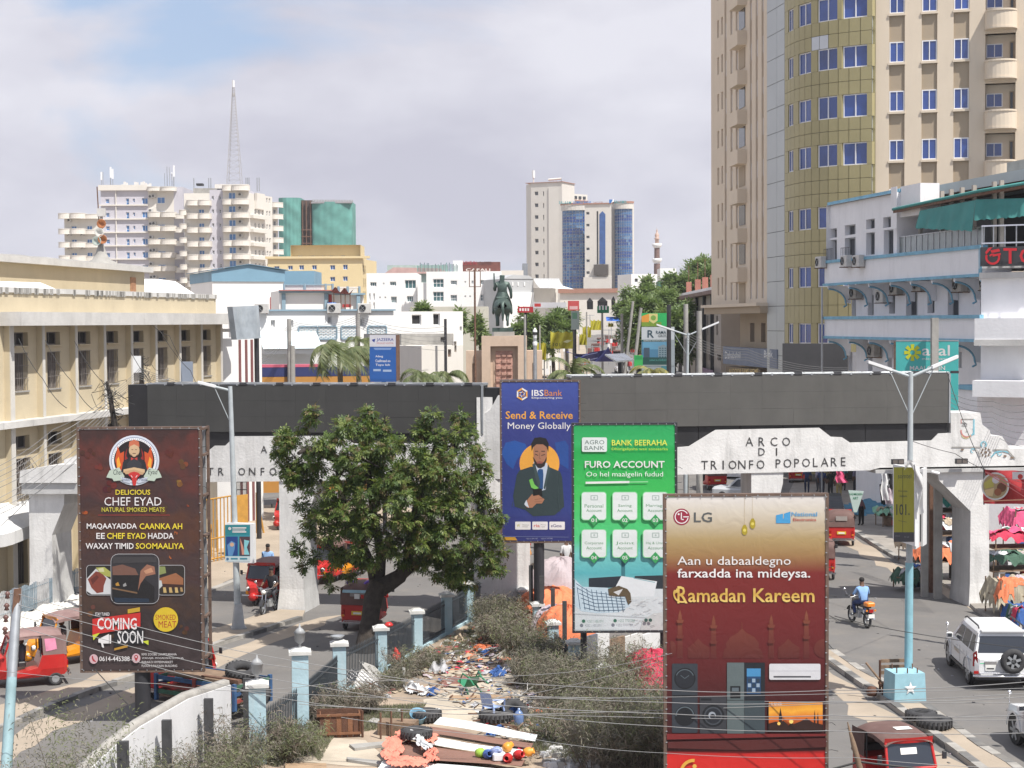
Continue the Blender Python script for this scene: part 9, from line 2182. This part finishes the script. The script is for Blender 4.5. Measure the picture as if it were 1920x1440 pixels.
TM['pinkgrey']=mat('tarp_pinkgrey',(.42,.36,.38),.85,.15,1.5,bump=.3)
dome('rounded grey pink cloth shelter above the orange tarpaulins',1052,1150,1.5,2.1,'pinkgrey');dome('beige cloth shelter left of the grey pink one',1012,1130,1.1,1.5,'beige')
dome('crumpled orange tarpaulin shelter behind the tallest black stake',1036,1172,1.5,1.35,'orange');dome('orange dome tarpaulin nearest the green billboard',1066,1205,1.2,1.25,'orange');dome('small grey tarpaulin heap between the orange ones',1048,1190,1.1,1.0,'lilac');dome('low orange tarpaulin heap at the billboard foot',1095,1240,.9,.45,'red')
dome('coral red cloth shelter between the green and the maroon billboards',1222,1310,1.1,1.4,'crimson');dome('green cloth heap under the coral shelter',1238,1345,.9,.55,'mint')
for x,y0,y1,l in((996,1060,1140,'tallest black stake before the shelters'),(1016,1080,1148,'second black stake before the shelters'),(1037,1103,1155,'third black stake before the shelters'),(1059,1127,1205,'black stake closest to the green billboard')):
 g=G(x,y1+40);p=P(x,y0,g.y);b=MB();b.cbox((g.x,g.y,0),(.15,.12,p.z),mat('charred_post',(.055,.055,.058)));tag(b.build('stake'),l,'stake')
F=Fac((1090,52),(1240,56));t=thing('shack','patchwork shack of pale boards seen under the green billboard','shack',F.pt(F.L/2,0,0))
for k,(x0,x1,y0,m_)in enumerate(((1100,1143,1188,m_white),(1143,1172,1196,m_wood),(1172,1205,1190,m_lg),(1205,1240,1186,m_white))):
 b=MB();u0,u1=F.uz(x0,1200)[0],F.uz(x1,1200)[0];b.fbox(F,u0+.01,u1-.01,0,F.uz((x0+x1)/2,y0)[1],-.1,.0,m_);b.build('board',t)
PZ=.15
def gp(x,y,z=PZ):return G(x,y,z)
sh=[((741,1418),(1000,1462),(1012,1412),(1005,1400),(835,1366),(760,1380))]
m_brs=mat('brown_roof_sheet',(.22,.12,.09),.6,.2,1.5);m_whs=mat('white_roof_sheet',(.70,.74,.74),.5,.06,1.5)
strips=[((826,1366),(1008,1398),(1003,1412),(812,1380),m_whs,'far white roofing sheet on the ground'),((806,1383),(1000,1414),(996,1424),(800,1396),m_brs,'brown roofing sheet between the two white ones'),((796,1398),(994,1427),(988,1440),(782,1412),m_whs,'middle white roofing sheet with plastic jugs on it'),((762,1404),(984,1444),(978,1456),(724,1434),m_brs,'near brown roofing sheet under the coral cloth'),((720,1436),(974,1462),(960,1490),(700,1470),m_whs,'nearest white roofing sheet at the bottom edge')]
for k,(a,c,e,g_,m_,l)in enumerate(strips):
 A,B,C,D=[gp(*q)for q in(a,c,e,g_)];b=MB();h=.32-.03*k
 b.grid(lambda u,v:(A.lerp(B,u)).lerp(D.lerp(C,u),v)+V3((0,0,h+.012*ma.sin(v*40)+.02*ma.sin(u*5+k))),24,14,m_,False)
 b.obox(A+V3((0,0,h-.04)),B-A,(D-A)*.05,(0,0,.03),m_rs)
 tag(b.build('roofing_sheet'),l,'roofing sheet')
def heap(label,pts,col,h=.12,z=PZ,seed=0,n=18):
 A,B,C,D=[gp(x,y,z)for x,y in pts];r=random.Random(seed);b=MB();m_=TM[col]if isinstance(col,str)else col
 b.grid(lambda u,v:(A.lerp(B,u)).lerp(D.lerp(C,u),v)+V3((.06*ma.sin(v*13+seed),.05*ma.sin(u*17),h*(.6+.4*ma.sin(u*9+seed)*ma.cos(v*8))*ma.sin(ma.pi*min(max(u,.02),.98))**.4*ma.sin(ma.pi*min(max(v,.02),.98))**.4+.03*ma.sin(u*41+v*37))),n,n,m_)
 return tag(b.build('crumpled_cloth'),label,'cloth')
TM['coral']=mat('tarp_coral',(.75,.24,.17),.8,.15,3,bump=.4)
for k,q in enumerate([[(722,1385),(760,1378),(752,1425),(716,1420)],[(745,1370),(820,1378),(815,1394),(742,1388)],[(722,1418),(800,1424),(800,1437),(730,1438)],[(795,1400),(818,1404),(820,1426),(800,1430)]]):heap(['coral cloth strip at the left of the roofing sheets','coral cloth strip beneath the black tyre','coral cloth strip along the near brown sheet','coral cloth corner on the white sheet'][k],q,'coral',.12,.45,k)
heap('grey white patterned cloth lying across the coral cloth',[(752,1370),(768,1366),(810,1402),(795,1406)],'white',.16,.55,7)
tyre('black tyre lying on the coral cloth on the roofing sheets',gp(781,1374,.62)+V3((0,0,0)),.36,.13)
tyre('worn tyre standing in the sand beside the blue basin',gp(800,1340,.32),.36,.15);tyre('black tyre leaning beside the light blue plastic chair',gp(930,1342,.32),.42,.15)
tyre('black tyre behind the blue water bottle',gp(964,1335,.36),.36,.13,(.9,0,.3))
tyre('grey tyre closer to the light blue star plinth on the right island',G(1727,1341,.26),.38,.14);tyre('grey tyre nearest the bottom right on the right island',G(1752,1354,.28),.42,.15)
tyre('old tyre standing on the handcart side by the railing',gp(480,1300,1.0),.36,.13,(1.2,.2,.3))
def chair(label,loc,rz,m_,tilt=0):
 t=thing('plastic_chair',label,'chair',(0,0,0))
 def f(b):b.grid(lambda u,v:(-.22+.44*u,-.2+.42*v,.42+.02*ma.cos(u*6)-.02*ma.sin(v*3)),6,6,m_)
 local('seat',t,f)
 def f(b):b.grid(lambda u,v:(-.22+.44*u,.22+.10*v,.44+.42*v-.05*(2*u-1)**4*v),8,6,m_)
 local('backrest',t,f)
 for sx in(-1,1):
  def f(b):b.tube([(sx*.22,.26,.66),(sx*.28,.1,.65),(sx*.28,-.16,.63),(sx*.24,-.2,.42)],.022,m_,6)
  local('armrest',t,f)
  for sy in(-1,1):
   def f(b):b.tube([(sx*.2,sy*.19,.42),(sx*.25,sy*.24,0)],[.035,.025],m_,6)
   local('leg',t,f)
 place(t,loc,rz);t.rotation_euler=(tilt,0,rz);return t
chair('broken green plastic chair lying among the litter',gp(898,1295,.32),.6,mat('chair_green',(.03,.20,.10),.5,.1,3),-1.0)
chair('light blue plastic armchair on the pale ground beside the tyres',gp(925,1352),2.4,mat('chair_blue',(.32,.42,.68),.4,.08,3))
def lathe_thing(name,label,cat,loc,prof,m_,tilt=None,n=16):
 b=MB();b.lathe(prof,(0,0,0),m_,n);o=b.build(name,None,(0,0,0));o.location=loc
 if tilt:o.rotation_euler=tilt
 return tag(o,label,cat)
m_bb=mat('blue_bottle_plastic',(.14,.22,.42),.15,.1,3,spec=.9)
bot=[(0,0),(.13,.0),(.135,.05),(.13,.12),(.135,.2),(.13,.3),(.09,.38),(.035,.43),(.035,.48),(0,.48)]
lathe_thing('water_bottle','large blue water cooler bottle standing beside the light blue chair','bottle',gp(973,1360),bot,m_bb)
lathe_thing('water_bottle','pale blue round water bottle lying on the white roofing sheet','bottle',gp(925,1412,.5),bot,mat('pale_blue_plastic',(.35,.42,.68),.2,.1,3),(1.2,0,.4))
lathe_thing('bucket','light blue dented bucket beside the worn tyre','bucket',gp(781,1355),[(0,0),(.19,0),(.24,.33),(.25,.34),(.22,.32),(.17,.03)],mat('blue_bucket',(.18,.36,.50),.5,.2,3),(.5,.2,0))
jp=[(r_*.8,h_*.8)for r_,h_ in((0,0),(.11,0),(.15,.10),(.15,.22),(.09,.28),(.10,.34),(.08,.34),(.06,.28))]
lathe_thing('plastic_jug','red plastic jug lying with its open mouth to the camera on the sheets','jug',gp(955,1420,.5),jp,m_rp,(1.45,0,-.3));lathe_thing('plastic_jug','second red plastic jug right behind the open one','jug',gp(966,1416,.5),jp,m_rp,(1.3,0,.8))
lathe_thing('plastic_jug','orange plastic jug right of the red ones','jug',gp(982,1412,.48),jp,mat('orange_plastic',(.75,.30,.04),.4,.1,3),(1.3,0,1.4));lathe_thing('plastic_jug','amber plastic tub behind the red jugs','jug',gp(945,1405,.5),jp,mat('orange_plastic',(.75,.30,.04)),(1.2,0,2.2))
lathe_thing('plastic_jug','lime green plastic bottle on the white sheet','bottle',gp(893,1412,.48),jp,mat('lime_plastic',(.30,.48,.06),.4,.1,3),(1.4,0,1.2));lathe_thing('plastic_jug','dark blue plastic cup beside the lime bottle','cup',gp(911,1414,.48),jp,mat('dark_blue_plastic',(.06,.12,.35),.4,.1,3),(1.3,0,.4))
b=MB();b.bbox((-.16,-.12,0),(.16,.12,.18),m_wp,.04);o=b.build('white_container',None,(0,0,0));o.location=gp(936,1424,.42);tag(o,'small white container before the red jugs','container')
b=MB();b.bbox((-.3,-.12,0),(.3,.12,.14),m_wp,.06);o=b.build('white_container',None,(0,0,0));o.location=gp(808,1338);tag(o,'white foam block lying in front of the worn tyre','container')
heap('bright blue crumpled sheet near the casuarina thicket',[(910,1380),(945,1366),(948,1376),(925,1384)],'blue',.25,PZ,11);heap('dark blue cloth draped beside the blue chair',[(930,1335),(985,1335),(990,1350),(940,1352)],'blue',.3,PZ,12)
gk=gp(636,1378);t=thing('wooden_crate','open brown wooden crate of upright boards standing by the railing','crate',gk);Rk=Matrix.Rotation(.12,3,'Z');Lk=lambda a,c,e:gk+Rk@V3((a,c,e));m_crate=mat('crate_wood',(.20,.09,.045),.8,.3,4,bump=.3);m_crd=mat('crate_wood_dark',(.11,.05,.03),.8,.3,4,bump=.3)
for i in range(7):
 b=MB();b.obox(Lk(-.52+i*.15,-.28,0),Rk@V3((.13,0,0)),Rk@V3((0,.03,0)),(0,0,.62+.02*(i%2)),m_crate if i%2 else m_crd);b.build('board',t)
for s in(-.52,.53):
 b=MB();b.obox(Lk(s,-.25,0),Rk@V3((.03,0,0)),Rk@V3((0,.55,0)),(0,0,.6),m_crate);b.build('side_panel',t)
for z in(.08,.58):
 b=MB();b.obox(Lk(-.6,-.32,z),Rk@V3((1.25,0,0)),Rk@V3((0,.04,0)),(0,0,.06),m_crate);b.build('batten',t)
b=MB();b.obox(Lk(-.6,.25,0),Rk@V3((1.22,0,0)),Rk@V3((0,.04,0)),(0,0,.66),m_crd);b.build('back_panel',t)
b=MB();b.cyl(Lk(.62,-.3,-.1),Lk(.62,-.32,.72),.035,m_crd,n=6);b.build('corner_post',t)
m_old=mat('peeled_white_wood',(.40,.39,.37),.85,.3,3,bump=.3)
def frame_(label,quad,nbar,w=.06,plank=False):
 A,B,C,D=quad;t=thing('scrap_rack',label,'frame',A);
 for p,q in((A,B),(B,C),(C,D),(D,A)):
  b=MB();b.tube([p,q],w*.6,m_old,4);b.build('frame_bar',t)
 for i in range(1,nbar):
  b=MB();b.tube([A.lerp(B,i/nbar),D.lerp(C,i/nbar)],w*.45,m_old,4);b.build('frame_bar',t)
 if plank:
  for i in range(nbar):
   b=MB();e=.06;p=A.lerp(B,(i+e)/nbar);q=A.lerp(B,(i+1-e)/nbar);r_=D.lerp(C,(i+1-e)/nbar);s_=D.lerp(C,(i+e)/nbar);b.face([p,q,r_,s_],m_wwall);b.build('panel',t)
D_=50.5
frame_('grey panelled door frame fallen against the railing, left one of the leaning frames',[P(640,1272,D_),P(662,1254,D_+.4),P(748,1335,D_-1.6),P(722,1345,D_-1.8)],5,plank=True)
frame_('open pale timber frame fallen against the railing post',[P(674,1240,D_+.6),P(700,1250,D_+.6),P(785,1335,D_-1.5),P(760,1340,D_-1.7)],6)
frame_('second pale panelled frame beneath the open timber frame',[P(655,1262,D_+.2),P(680,1256,D_+.3),P(770,1335,D_-1.8),P(748,1345,D_-2)],4,plank=True)
for x0,y0,x1,y1,l in((757,1252,757,1297,'short upright white stick among the fallen frames'),(748,1330,744,1345,'dark broken stub by the fallen frames')):
 D2=G(x1,y1).y;b=MB();b.cyl(P(x1,y1,D2),P(x0,y0,D2),.045,m_white,n=6);tag(b.build('stick'),l,'stick')
for q,l in(([(700,1350),(760,1362),(742,1368),(690,1356)],'grey plank before the fallen frames'),([(655,1400),(730,1394),(725,1400),(665,1408)],'grey plank beside the crate'),([(845,1308),(955,1306),(958,1312),(842,1313)],'long tan board lying across the litter'),([(650,1424),(720,1432),(712,1438),(652,1429)],'grey plank at the bottom edge'),([(535,1436),(612,1436),(612,1448),(535,1448)],'pale board at the bottom edge right of the gate post')):
 b=MB();A=[gp(x,y)for x,y in q];b.prism([v+V3((0,0,.07))for v in A],A,m_co if 'grey'in l else mat('tan_board',(.36,.25,.16),.85,.2,3));tag(b.build('plank'),l,'plank')
b=MB()
for k in range(3):g1=gp(714+k*20,1385-k*4);b.cyl(g1,g1+V3((0,0,.7)),.03,m_rs,n=5)
A=gp(708,1378);b.obox(A,(1.0,-.2,0),(.1,.5,0),(0,0,.35),m_wood);tag(b.build('broken_table'),'broken brown table with rusty pipe legs left of the coral cloth','table')
heap('white sack lying beside the short white stick',[(762,1292),(780,1288),(790,1300),(764,1303)],'white',.35,PZ,21);heap('second white sack right of the first',[(785,1292),(802,1294),(806,1304),(784,1304)],'white',.25,PZ,22)
heap('dark blue bag beside the white sacks',[(803,1298),(816,1298),(816,1306),(803,1306)],'blue',.25,PZ,23);heap('blue white cloth right of the green chair',[(918,1262),(945,1258),(948,1270),(925,1272)],'blue',.3,PZ,24);heap('hot pink bundle at the far end of the litter',[(912,1160),(932,1158),(934,1170),(914,1172)],'pink',.4,PZ,25)
heap('orange tray of rags in the far litter',[(890,1212),(912,1210),(910,1220),(892,1222)],'orange',.15,PZ,26);heap('long orange rag across the far litter',[(868,1226),(884,1224),(898,1240),(884,1242)],'orange',.12,PZ,27);heap('teal rag in the far litter',[(900,1180),(916,1178),(916,1188),(902,1190)],'dgreen',.2,PZ,28);heap('crimson rag in the far litter',[(905,1192),(925,1190),(925,1200),(908,1202)],'crimson',.2,PZ,29);heap('maroon ground cloth left of the green chair',[(825,1272),(890,1266),(885,1284),(830,1290)],mat('maroon_cloth',(.22,.10,.08),.9,.3,3),.03,PZ,30);heap('clear grey plastic sheet near the kerb of the park',[(800,1235),(830,1240),(840,1265),(808,1262)],'grey',.4,PZ,31);heap('red rag hanging by the fence behind the trunk',[(738,1232),(750,1232),(750,1245),(738,1245)],'red',.4,.4,32)
heap('yellow ochre rag in the bushes by the far kerb',[(852,1188),(870,1186),(870,1205),(855,1208)],'beige',.3,PZ,33)
r=np.random.default_rng(5);V=[];mi=[];lm=[TM[k]for k in('grey','lilac','beige','white','blue','crimson')]+[m_dk,m_wood,TM['khaki'],m_co,mat('maroon_cloth',(.22,.10,.08)),m_wood,TM['beige'],m_park,TM['grey'],TM['orange'],m_co,TM['khaki']]
PG=[(850,1200),(925,1165),(960,1200),(1000,1260),(1030,1330),(1060,1420),(1000,1440),(940,1390),(840,1330),(760,1310),(690,1330),(640,1380),(560,1430),(540,1400),(620,1330),(700,1290),(780,1250)]
A=[G(x,y)for x,y in PG]
def inside(x,y):
 c=False;j=len(A)-1
 for i in range(len(A)):
  if(A[i].y>y)!=(A[j].y>y)and x<(A[j].x-A[i].x)*(y-A[i].y)/(A[j].y-A[i].y)+A[i].x:c=not c
  j=i
 return c
cnt=0;lb=MB()
while cnt<1100:
 x,y=r.uniform(min(p.x for p in A),max(p.x for p in A)),r.uniform(min(p.y for p in A),max(p.y for p in A))
 if not inside(x,y):continue
 if y<52 and r.random()<.72:continue
 cnt+=1;s=r.uniform(.03,.16)*(1.3 if r.random()<.12 else.8);m_=lm[r.integers(len(lm))];a=r.uniform(0,6.28);c,sn=ma.cos(a),ma.sin(a);h=[r.uniform(0,.10)for _ in range(6)]
 q=[(x+s*c*i+s*.7*-sn*j,y+s*sn*i+s*.7*c*j,.15+h[k])for k,(i,j)in enumerate(((-1,-1),(1,-1),(1,1),(-1,1)))];cc_=(x,y,.17+.08*s/.1*r.random())
 for k in range(4):lb.face([q[k],q[(k+1)%4],cc_],m_)
for _ in range(260):
 x,y=r.uniform(680,1000),r.uniform(1180,1400);g=gp(x,y)
 if not inside(g.x,g.y):continue
 a=r.uniform(0,6.28);L_=r.uniform(.2,.95);lb.obox(g+V3((0,0,r.uniform(0,.1))),(L_*ma.cos(a),L_*ma.sin(a),r.uniform(-.05,.22)),(-.03*ma.sin(a),.03*ma.cos(a),0),(0,0,.03),[m_wood,m_co,m_rs,m_old][r.integers(4)])
tag(lb.build('litter'),'scattered rags, bottles and rubbish covering the park ground','litter',kind='stuff')
lb=MB()
for _ in range(500):
 x,y=r.uniform(0,1920),r.uniform(1000,1435);g=G(x,y);s=r.uniform(.015,.05);lb.cbox((g.x,g.y,.005),(s*2,s,s*.5),lm[r.choice([0,1,6,8])]if r.random()<.5 else m_kerb_d,r.uniform(0,3))
tag(lb.build('pebbles'),'small stones and scraps scattered over the roads','rubble',kind='stuff')
sb=MB()
for _ in range(160):
 x=r.uniform(1020,1120);y=r.uniform(1375,1440)
 g=gp(x,y);s=r.uniform(.04,.14);sb.cbox((g.x,g.y,.13),(s*2,s*1.6,s),[m_kerb_l,m_co,m_white][r.integers(3)],r.uniform(0,3),.7)
tag(sb.build('rubble'),'broken stones under the casuarina thicket','rubble',kind='stuff')
gc2=G(1672,1303,.14);t=thing('broken_chair','broken dark wooden chair lying behind the light blue plinth','chair',gc2)
for i,z in enumerate((.55,.72,.9)):b=MB();b.obox(gc2+V3((-.25,.3,z)),(.95,.1,0),(0,.05,0),(0,0,.10),m_wood);b.build('back_slat',t)
b=MB();b.obox(gc2+V3((-.3,-.1,.22)),(1.0,.05,0),(0,.6,0),(0,0,.08),m_crd);b.build('seat',t)
for x,y in((-.28,.32),(.62,.38),(-.28,-.08),(.6,-.05)):
 b=MB();b.cyl(gc2+V3((x,y,0)),gc2+V3((x,y,.98 if y>0 else.3)),.035,m_crd,n=6);b.build('leg',t)
b=MB();b.tube([gc2+V3((-.75,.1,.95)),gc2+V3((-.2,0,.25))],.035,m_wood,5);b.build('arm_bar',t)
b=MB();b.lathe([(0,0),(.14,.0),(.17,.12),(.12,.25),(0,.28)],gc2+V3((-.6,-.05,.0)),m_crd,9);b.build('wheel_hub',t)
fa=PAVL
mfb=mat('faded_blue_railing',(.26,.33,.38),.7,.3,3);mfw=mat('faded_white_railing',(.5,.5,.5),.7,.3,3)
t=thing('metal_railing','faded blue and white pointed railing on the rubble bank at the left edge','railing',fa[1]);k=0
for p,q in zip(fa[:-1],fa[1:]):
 d=q-p;n=int(d.length/.17)
 for i in range(n):
  b=MB();w=p.lerp(q,i/n);b.obox(w,(.05,0,0),(0,.03,0),(0,0,1.02+.04*ma.sin(i)),(mfw if k%23>15 else mfb));b.build('bar',t);k+=1
 for z in(.2,.85):b=MB();b.tube([p+V3((0,-.02,z)),q+V3((0,-.02,z))],.03,mfb,4);b.build('rail',t)
m_yg=mat('amber_gate_paint',(.50,.26,.05),.6,.2,3);g1,g2=G(300,1075),G(440,1045);t=thing('metal_gate','amber yellow barred gate behind the chef billboard and the left lamp post','gate',(g1+g2)/2)
d=g2-g1
for i in range(int(d.length/.28)+1):
 w=g1+d.normalized()*i*.28;b=MB();b.obox(w,(.05,0,0),(0,.05,0),(0,0,3.0),m_yg);b.build('bar',t)
for z in(.15,1.1,3.0):b=MB();b.tube([g1+V3((0,0,z)),g2+V3((0,0,z))],.045,m_yg,4);b.build('rail',t)
b=MB();g3=G(462,1042);b.obox(g2+V3((.1,0,0)),g3-g2,(0,.08,0),(0,0,3.0),m_yg);b.build('panel',t)
for x,y,l in((482,1000,'upright half of the amber trestle on the forecourt'),(396,1045,'short amber post on the sand near the gate'),(408,1035,'second short amber post on the sand near the gate')):
 g=G(x,y);b=MB();b.tube([g,g+V3((.0,0,1.6 if x<470 else 2.2))],.06,m_yg,5)
 if x>470:b.tube([g+V3((.35,.1,0)),g+V3((.0,0,2.1))],.06,m_yg,5)
 tag(b.build('amber_post'),l,'post')
F=Fac((375,82),(470,84));b=MB();b.fbox(F,F.uz(408,950)[0],F.uz(434,950)[0],0,6,-.8,0,m_white);tag(b.build('wall_pier'),'white wall pier seen under the left arch beam','wall')
b=MB();F2=Fac((375,85),(410,86));b.fbox(F2,0,F2.L,1.2,6,-.2,0,mat('thatch_grey',(.08,.075,.07),.9,.6,8));tag(b.build('wire_mesh_wall'),'dark meshed wall piece left of the white pier under the beam','wall')
b=MB();F3=Fac((440,84),(458,84));
for k in range(9):b.fbox(F3,F3.L*k/8-.015,F3.L*k/8+.015,0,6,-.05,0,m_bk)
for k in range(14):b.fbox(F3,0,F3.L,.4*k,.4*k+.04,-.05,.0,m_bk)
tag(b.build('lattice_screen'),'dark lattice screen right of the left lamp post under the beam','screen')
gA=P(12,1440,40);pt_=P(33,1104,41.5);t=thing('utility_pole','leaning pale blue utility pole with insulators at the left edge','pole',(gA.x-.2,gA.y-.3,0))
b=MB();b.tube([(gA.x-.25,gA.y-.4,0),gA,P(22,1270,40.8)],[.15,.14,.125],mat('teal_grey_pole',(.25,.37,.40),.7,.25,2,streak=.3),10);b.tube([P(22,1270,40.8),pt_],[.125,.12],m_st,10);b.build('pole',t)
b=MB();b.obox(P(20,1190,41.2),(.12,.1,0),(.02,.06,0),(0.1,0,1.15),m_rs);b.build('bracket',t)
for k in range(4):
 q=P(24-k*1.5,1115+k*22,41.3);b=MB();b.lathe([(0,-.1),(.07,-.08),(.04,-.02),(.08,.03),(.04,.08),(0,.1)],q+V3((-.12,-.05,0)),mat('insulator',(.14,.07,.06),.4,.2,3),8);b.build('insulator',t)
def wire(label,pts,r=.012,m_=None,sag=0,group=None):
 V=[P(x,y,d)for x,y,d in pts];out=[]
 for a,c in zip(V[:-1],V[1:]):
  for i in range(8):s=i/8;q=a.lerp(c,s);q.z-=sag*4*s*(1-s);out.append(q)
 out.append(V[-1]);b=MB();b.tube(out,r,m_ or m_cable,5);return tag(b.build('overhead_wire'),label,'wire',group)
mw=mat('bright_cable',(.27,.27,.27),.5,.1,4)
Wl=[([(-20,1108,41),(28,1112,41.3),(445,1220,41),(980,1305,40),(1930,1318,36)],'topmost wire running right from the leaning pole',.011),([(28,1132,41.3),(480,1243,41),(1000,1300,40),(1250,1236,38)],'second wire from the leaning pole, rising at its right end',.011),([(28,1153,41.3),(470,1266,41),(960,1340,39.5),(1930,1300,36)],'third wire from the leaning pole',.011),([(28,1172,41.3),(480,1300,41),(700,1330,40),(1000,1340,39),(1930,1350,36)],'fourth wire from the leaning pole',.011),
([(-20,1255,39),(300,1282,39),(480,1296,39),(900,1310,38),(1930,1290,35)],'wire passing low behind the chef billboard foot',.009),([(450,1295,39),(640,1277,39),(1050,1262,38),(1260,1225,37)],'wire rising to the right over the litter',.009),([(560,1320,37),(900,1330,37),(1250,1362,36),(1560,1370,35),(1930,1374,34)],'lowest grey wire across the maroon billboard',.011),([(640,1345,36),(1000,1386,36),(1250,1412,35),(1600,1420,34),(1930,1440,34)],'thin wire near the bottom right',.008),
([(820,1268,38),(1250,1294,36),(1560,1294,35),(1930,1278,34)],'bright wire crossing the washing machines on the maroon billboard',.012),([(820,1292,38),(1250,1317,36),(1560,1315,35),(1930,1306,34)],'bright wire across the lower half of the maroon billboard',.012),([(820,1312,37),(1250,1338,36),(1560,1341,35),(1930,1340,34)],'bright wire just above the tyres on the right island',.012)]
for p_,l,r_ in Wl:wire(l,p_,r_*.75,mw,.05)
for p_,l in(([(178,1255,43),(265,1345,42),(360,1440,41)],'dark drooping cable in front of the white wall'),([(1565,1155,42),(1700,1185,44),(1920,1215,46)],'dark wire crossing behind the right lamp post'),([(1775,697,62),(1810,800,60),(1845,880,57)],'black cable hanging over the painted crest'),([(1708,826,49),(1790,850,52),(1845,880,56)],'thin wire from the lamp post to the red banner'),([(1555,1164,42),(1545,1192,42),(1560,1215,42)],'short loose wire at the right edge of the maroon billboard'),([(1555,1154,42),(1590,1165,42),(1640,1175,42)],'tangled wire end beside the maroon billboard'),([(0,987,62),(60,930,62),(140,868,62)],'cable rising across the left arch end'),([(265,1213,56),(345,1213,58),(490,1200,60)],'thin dark line along the left island')):
 wire(l,p_,.014 if 'black'in l or 'drooping'in l else.010,m_cd,.03)
bpole=P(214,800,63.5);t=thing('utility_pole','gnarled crooked pole with a bird nest of cables above the chef billboard','pole',(bpole.x,bpole.y,0))
b=MB();b.tube([(bpole.x,bpole.y,0),P(216,800,63.5),P(211,770,63.5),P(205,735,63.5),P(200,715,63.5)],[.14,.12,.10,.09,.05],m_bark,7)
b.build('pole',t);b=MB();rq=random.Random(3)
for k in range(34):
 x,y=rq.choice([(212,772),(214,790),(205,730),(208,745)]);pts=[P(x,y,63.4)]
 for j in range(4):x+=rq.uniform(-18,18);y+=rq.uniform(-14,14);pts.append(P(x,y,63.4+rq.uniform(-.3,.3)))
 b.tube(pts,.012,m_cd,3)
b.build('cable_tangle',t)
bp2=P(265,700,74);t=thing('utility_pole','wooden pole with curled cables and a white board above the left screen','pole',(bp2.x,bp2.y,0));b=MB();b.tube([(bp2.x,bp2.y,0),P(265,668,74)],[.14,.10],m_bark,7);b.build('pole',t)
b=MB()
for k in range(26):
 x,y=265+rq.uniform(-4,6),rq.uniform(670,710);pts=[P(x,y,73.9)]
 for j in range(4):x+=rq.uniform(-6,12);y+=rq.uniform(-10,12);pts.append(P(x,y,73.9))
 b.tube(pts,.012,m_cd,3)
b.build('cable_tangle',t);b=MB();c=P(258,682,73.8);b.obox(c+V3((-.2,0,-.4)),(.35,0,0),(0,.05,0),(0,0,.75),m_wp);b.build('white_board',t)
b=MB();F=Fac((338,75),(360,75));b.fbox(F,0,F.L,F.uz(349,716)[1],F.uz(349,678)[1],-.1,0,ink(150,160,176));o=tag(b.build('notice_board'),'small faded blue notice board above the left screen','notice board')
for k in range(9):
 y0=900+k*10;wire('grey wire sweeping up the ochre facade from the left edge',[(-15,y0-20 if k<5 else y0-10,58),(100,y0-95+k*2,60),(205,742+k*6,63.3)],.011,mw if k%2 else m_cable,.12,'wires sweeping up to the crooked pole')
for k in range(6):wire('thin wire running from the crooked pole along the ochre facade',[(205,735+k*5,63.3),(262,690+k*4,73.8),(420,735+k*3,72)],.010,m_cable,.1,'wires between the crooked pole and the screen')
for k,(x,y)in enumerate(((35,635),(85,638),(140,640),(245,660),(300,620))):wire('cable drooping from a small upper window of the ochre building',[(x,y,66+k*2.5),(x+45+k*3,y+75,64.5+k*2.5),(x+90,y+130,63+k*2)],.014,m_cd,.15,'cables drooping from the upper windows')
wire('cable curling down past the fifth and sixth upper windows',[(285,608,80),(318,630,78),(350,690,76)],.014,m_cd,.1)
for k in range(7):wire('thin wire crossing in front of the white hotel at the far right',[(1780,735+k*9,70),(1860,752+k*10,66),(1935,755+k*14,60)],.010,m_cable,.15,'wires in front of the white hotel corner')
for k in range(5):wire('thin wire running from the distant lamp to the hotel',[(1288,622+k*5,94),(1400,655+k*5,92),(1590,690+k*3,88)],.014,m_cable,.3,'wires between the distant lamp and the hotel')
for k in range(6):wire('thin wire spanning the roofs above the left screen',[(490,640+k*8,98),(545,602+k*3,99),(670,592+k*4,103),(835,612+k*9,107)],.012,m_cable,.4,'wires above the left screen')
b=MB();b.tube([P(1612,1440,36),P(1600,1395,36),P(1589,1354,36)],[.07,.06,.012],m_wood,7);b.tube([(P(1614,1450,36).x,36,0),P(1612,1440,36)],[.08,.07],m_wood,7);tag(b.build('broken_pole'),'splintered grey pole tip rising at the bottom edge right of the maroon billboard','pole')
wire('dark cable bundle passing the splintered pole tip at the bottom edge',[(1560,1442,36),(1612,1428,36),(1640,1432,36),(1760,1445,36)],.025,m_cd,.0)
hz=MB();hz.box((-1510,-70,-1.2),(1510,2610,82),m_white)
ho=hz.build('haze');ho.data.materials.clear();hm=bpy.data.materials.new('haze_air');hm.use_nodes=True;nt=hm.node_tree;nt.nodes.remove(nt.nodes['Principled BSDF']);pv=nt.nodes.new('ShaderNodeVolumePrincipled');pv.inputs['Density'].default_value=.00016;pv.inputs['Color'].default_value=(.93,.95,1,1);nt.links.new(pv.outputs[0],nt.nodes['Material Output'].inputs['Volume']);ho.data.materials.append(hm);ho['kind']='stuff';tag(ho,'thin pale haze filling the air over the whole street','haze')
bpy.data.objects.remove(_to)
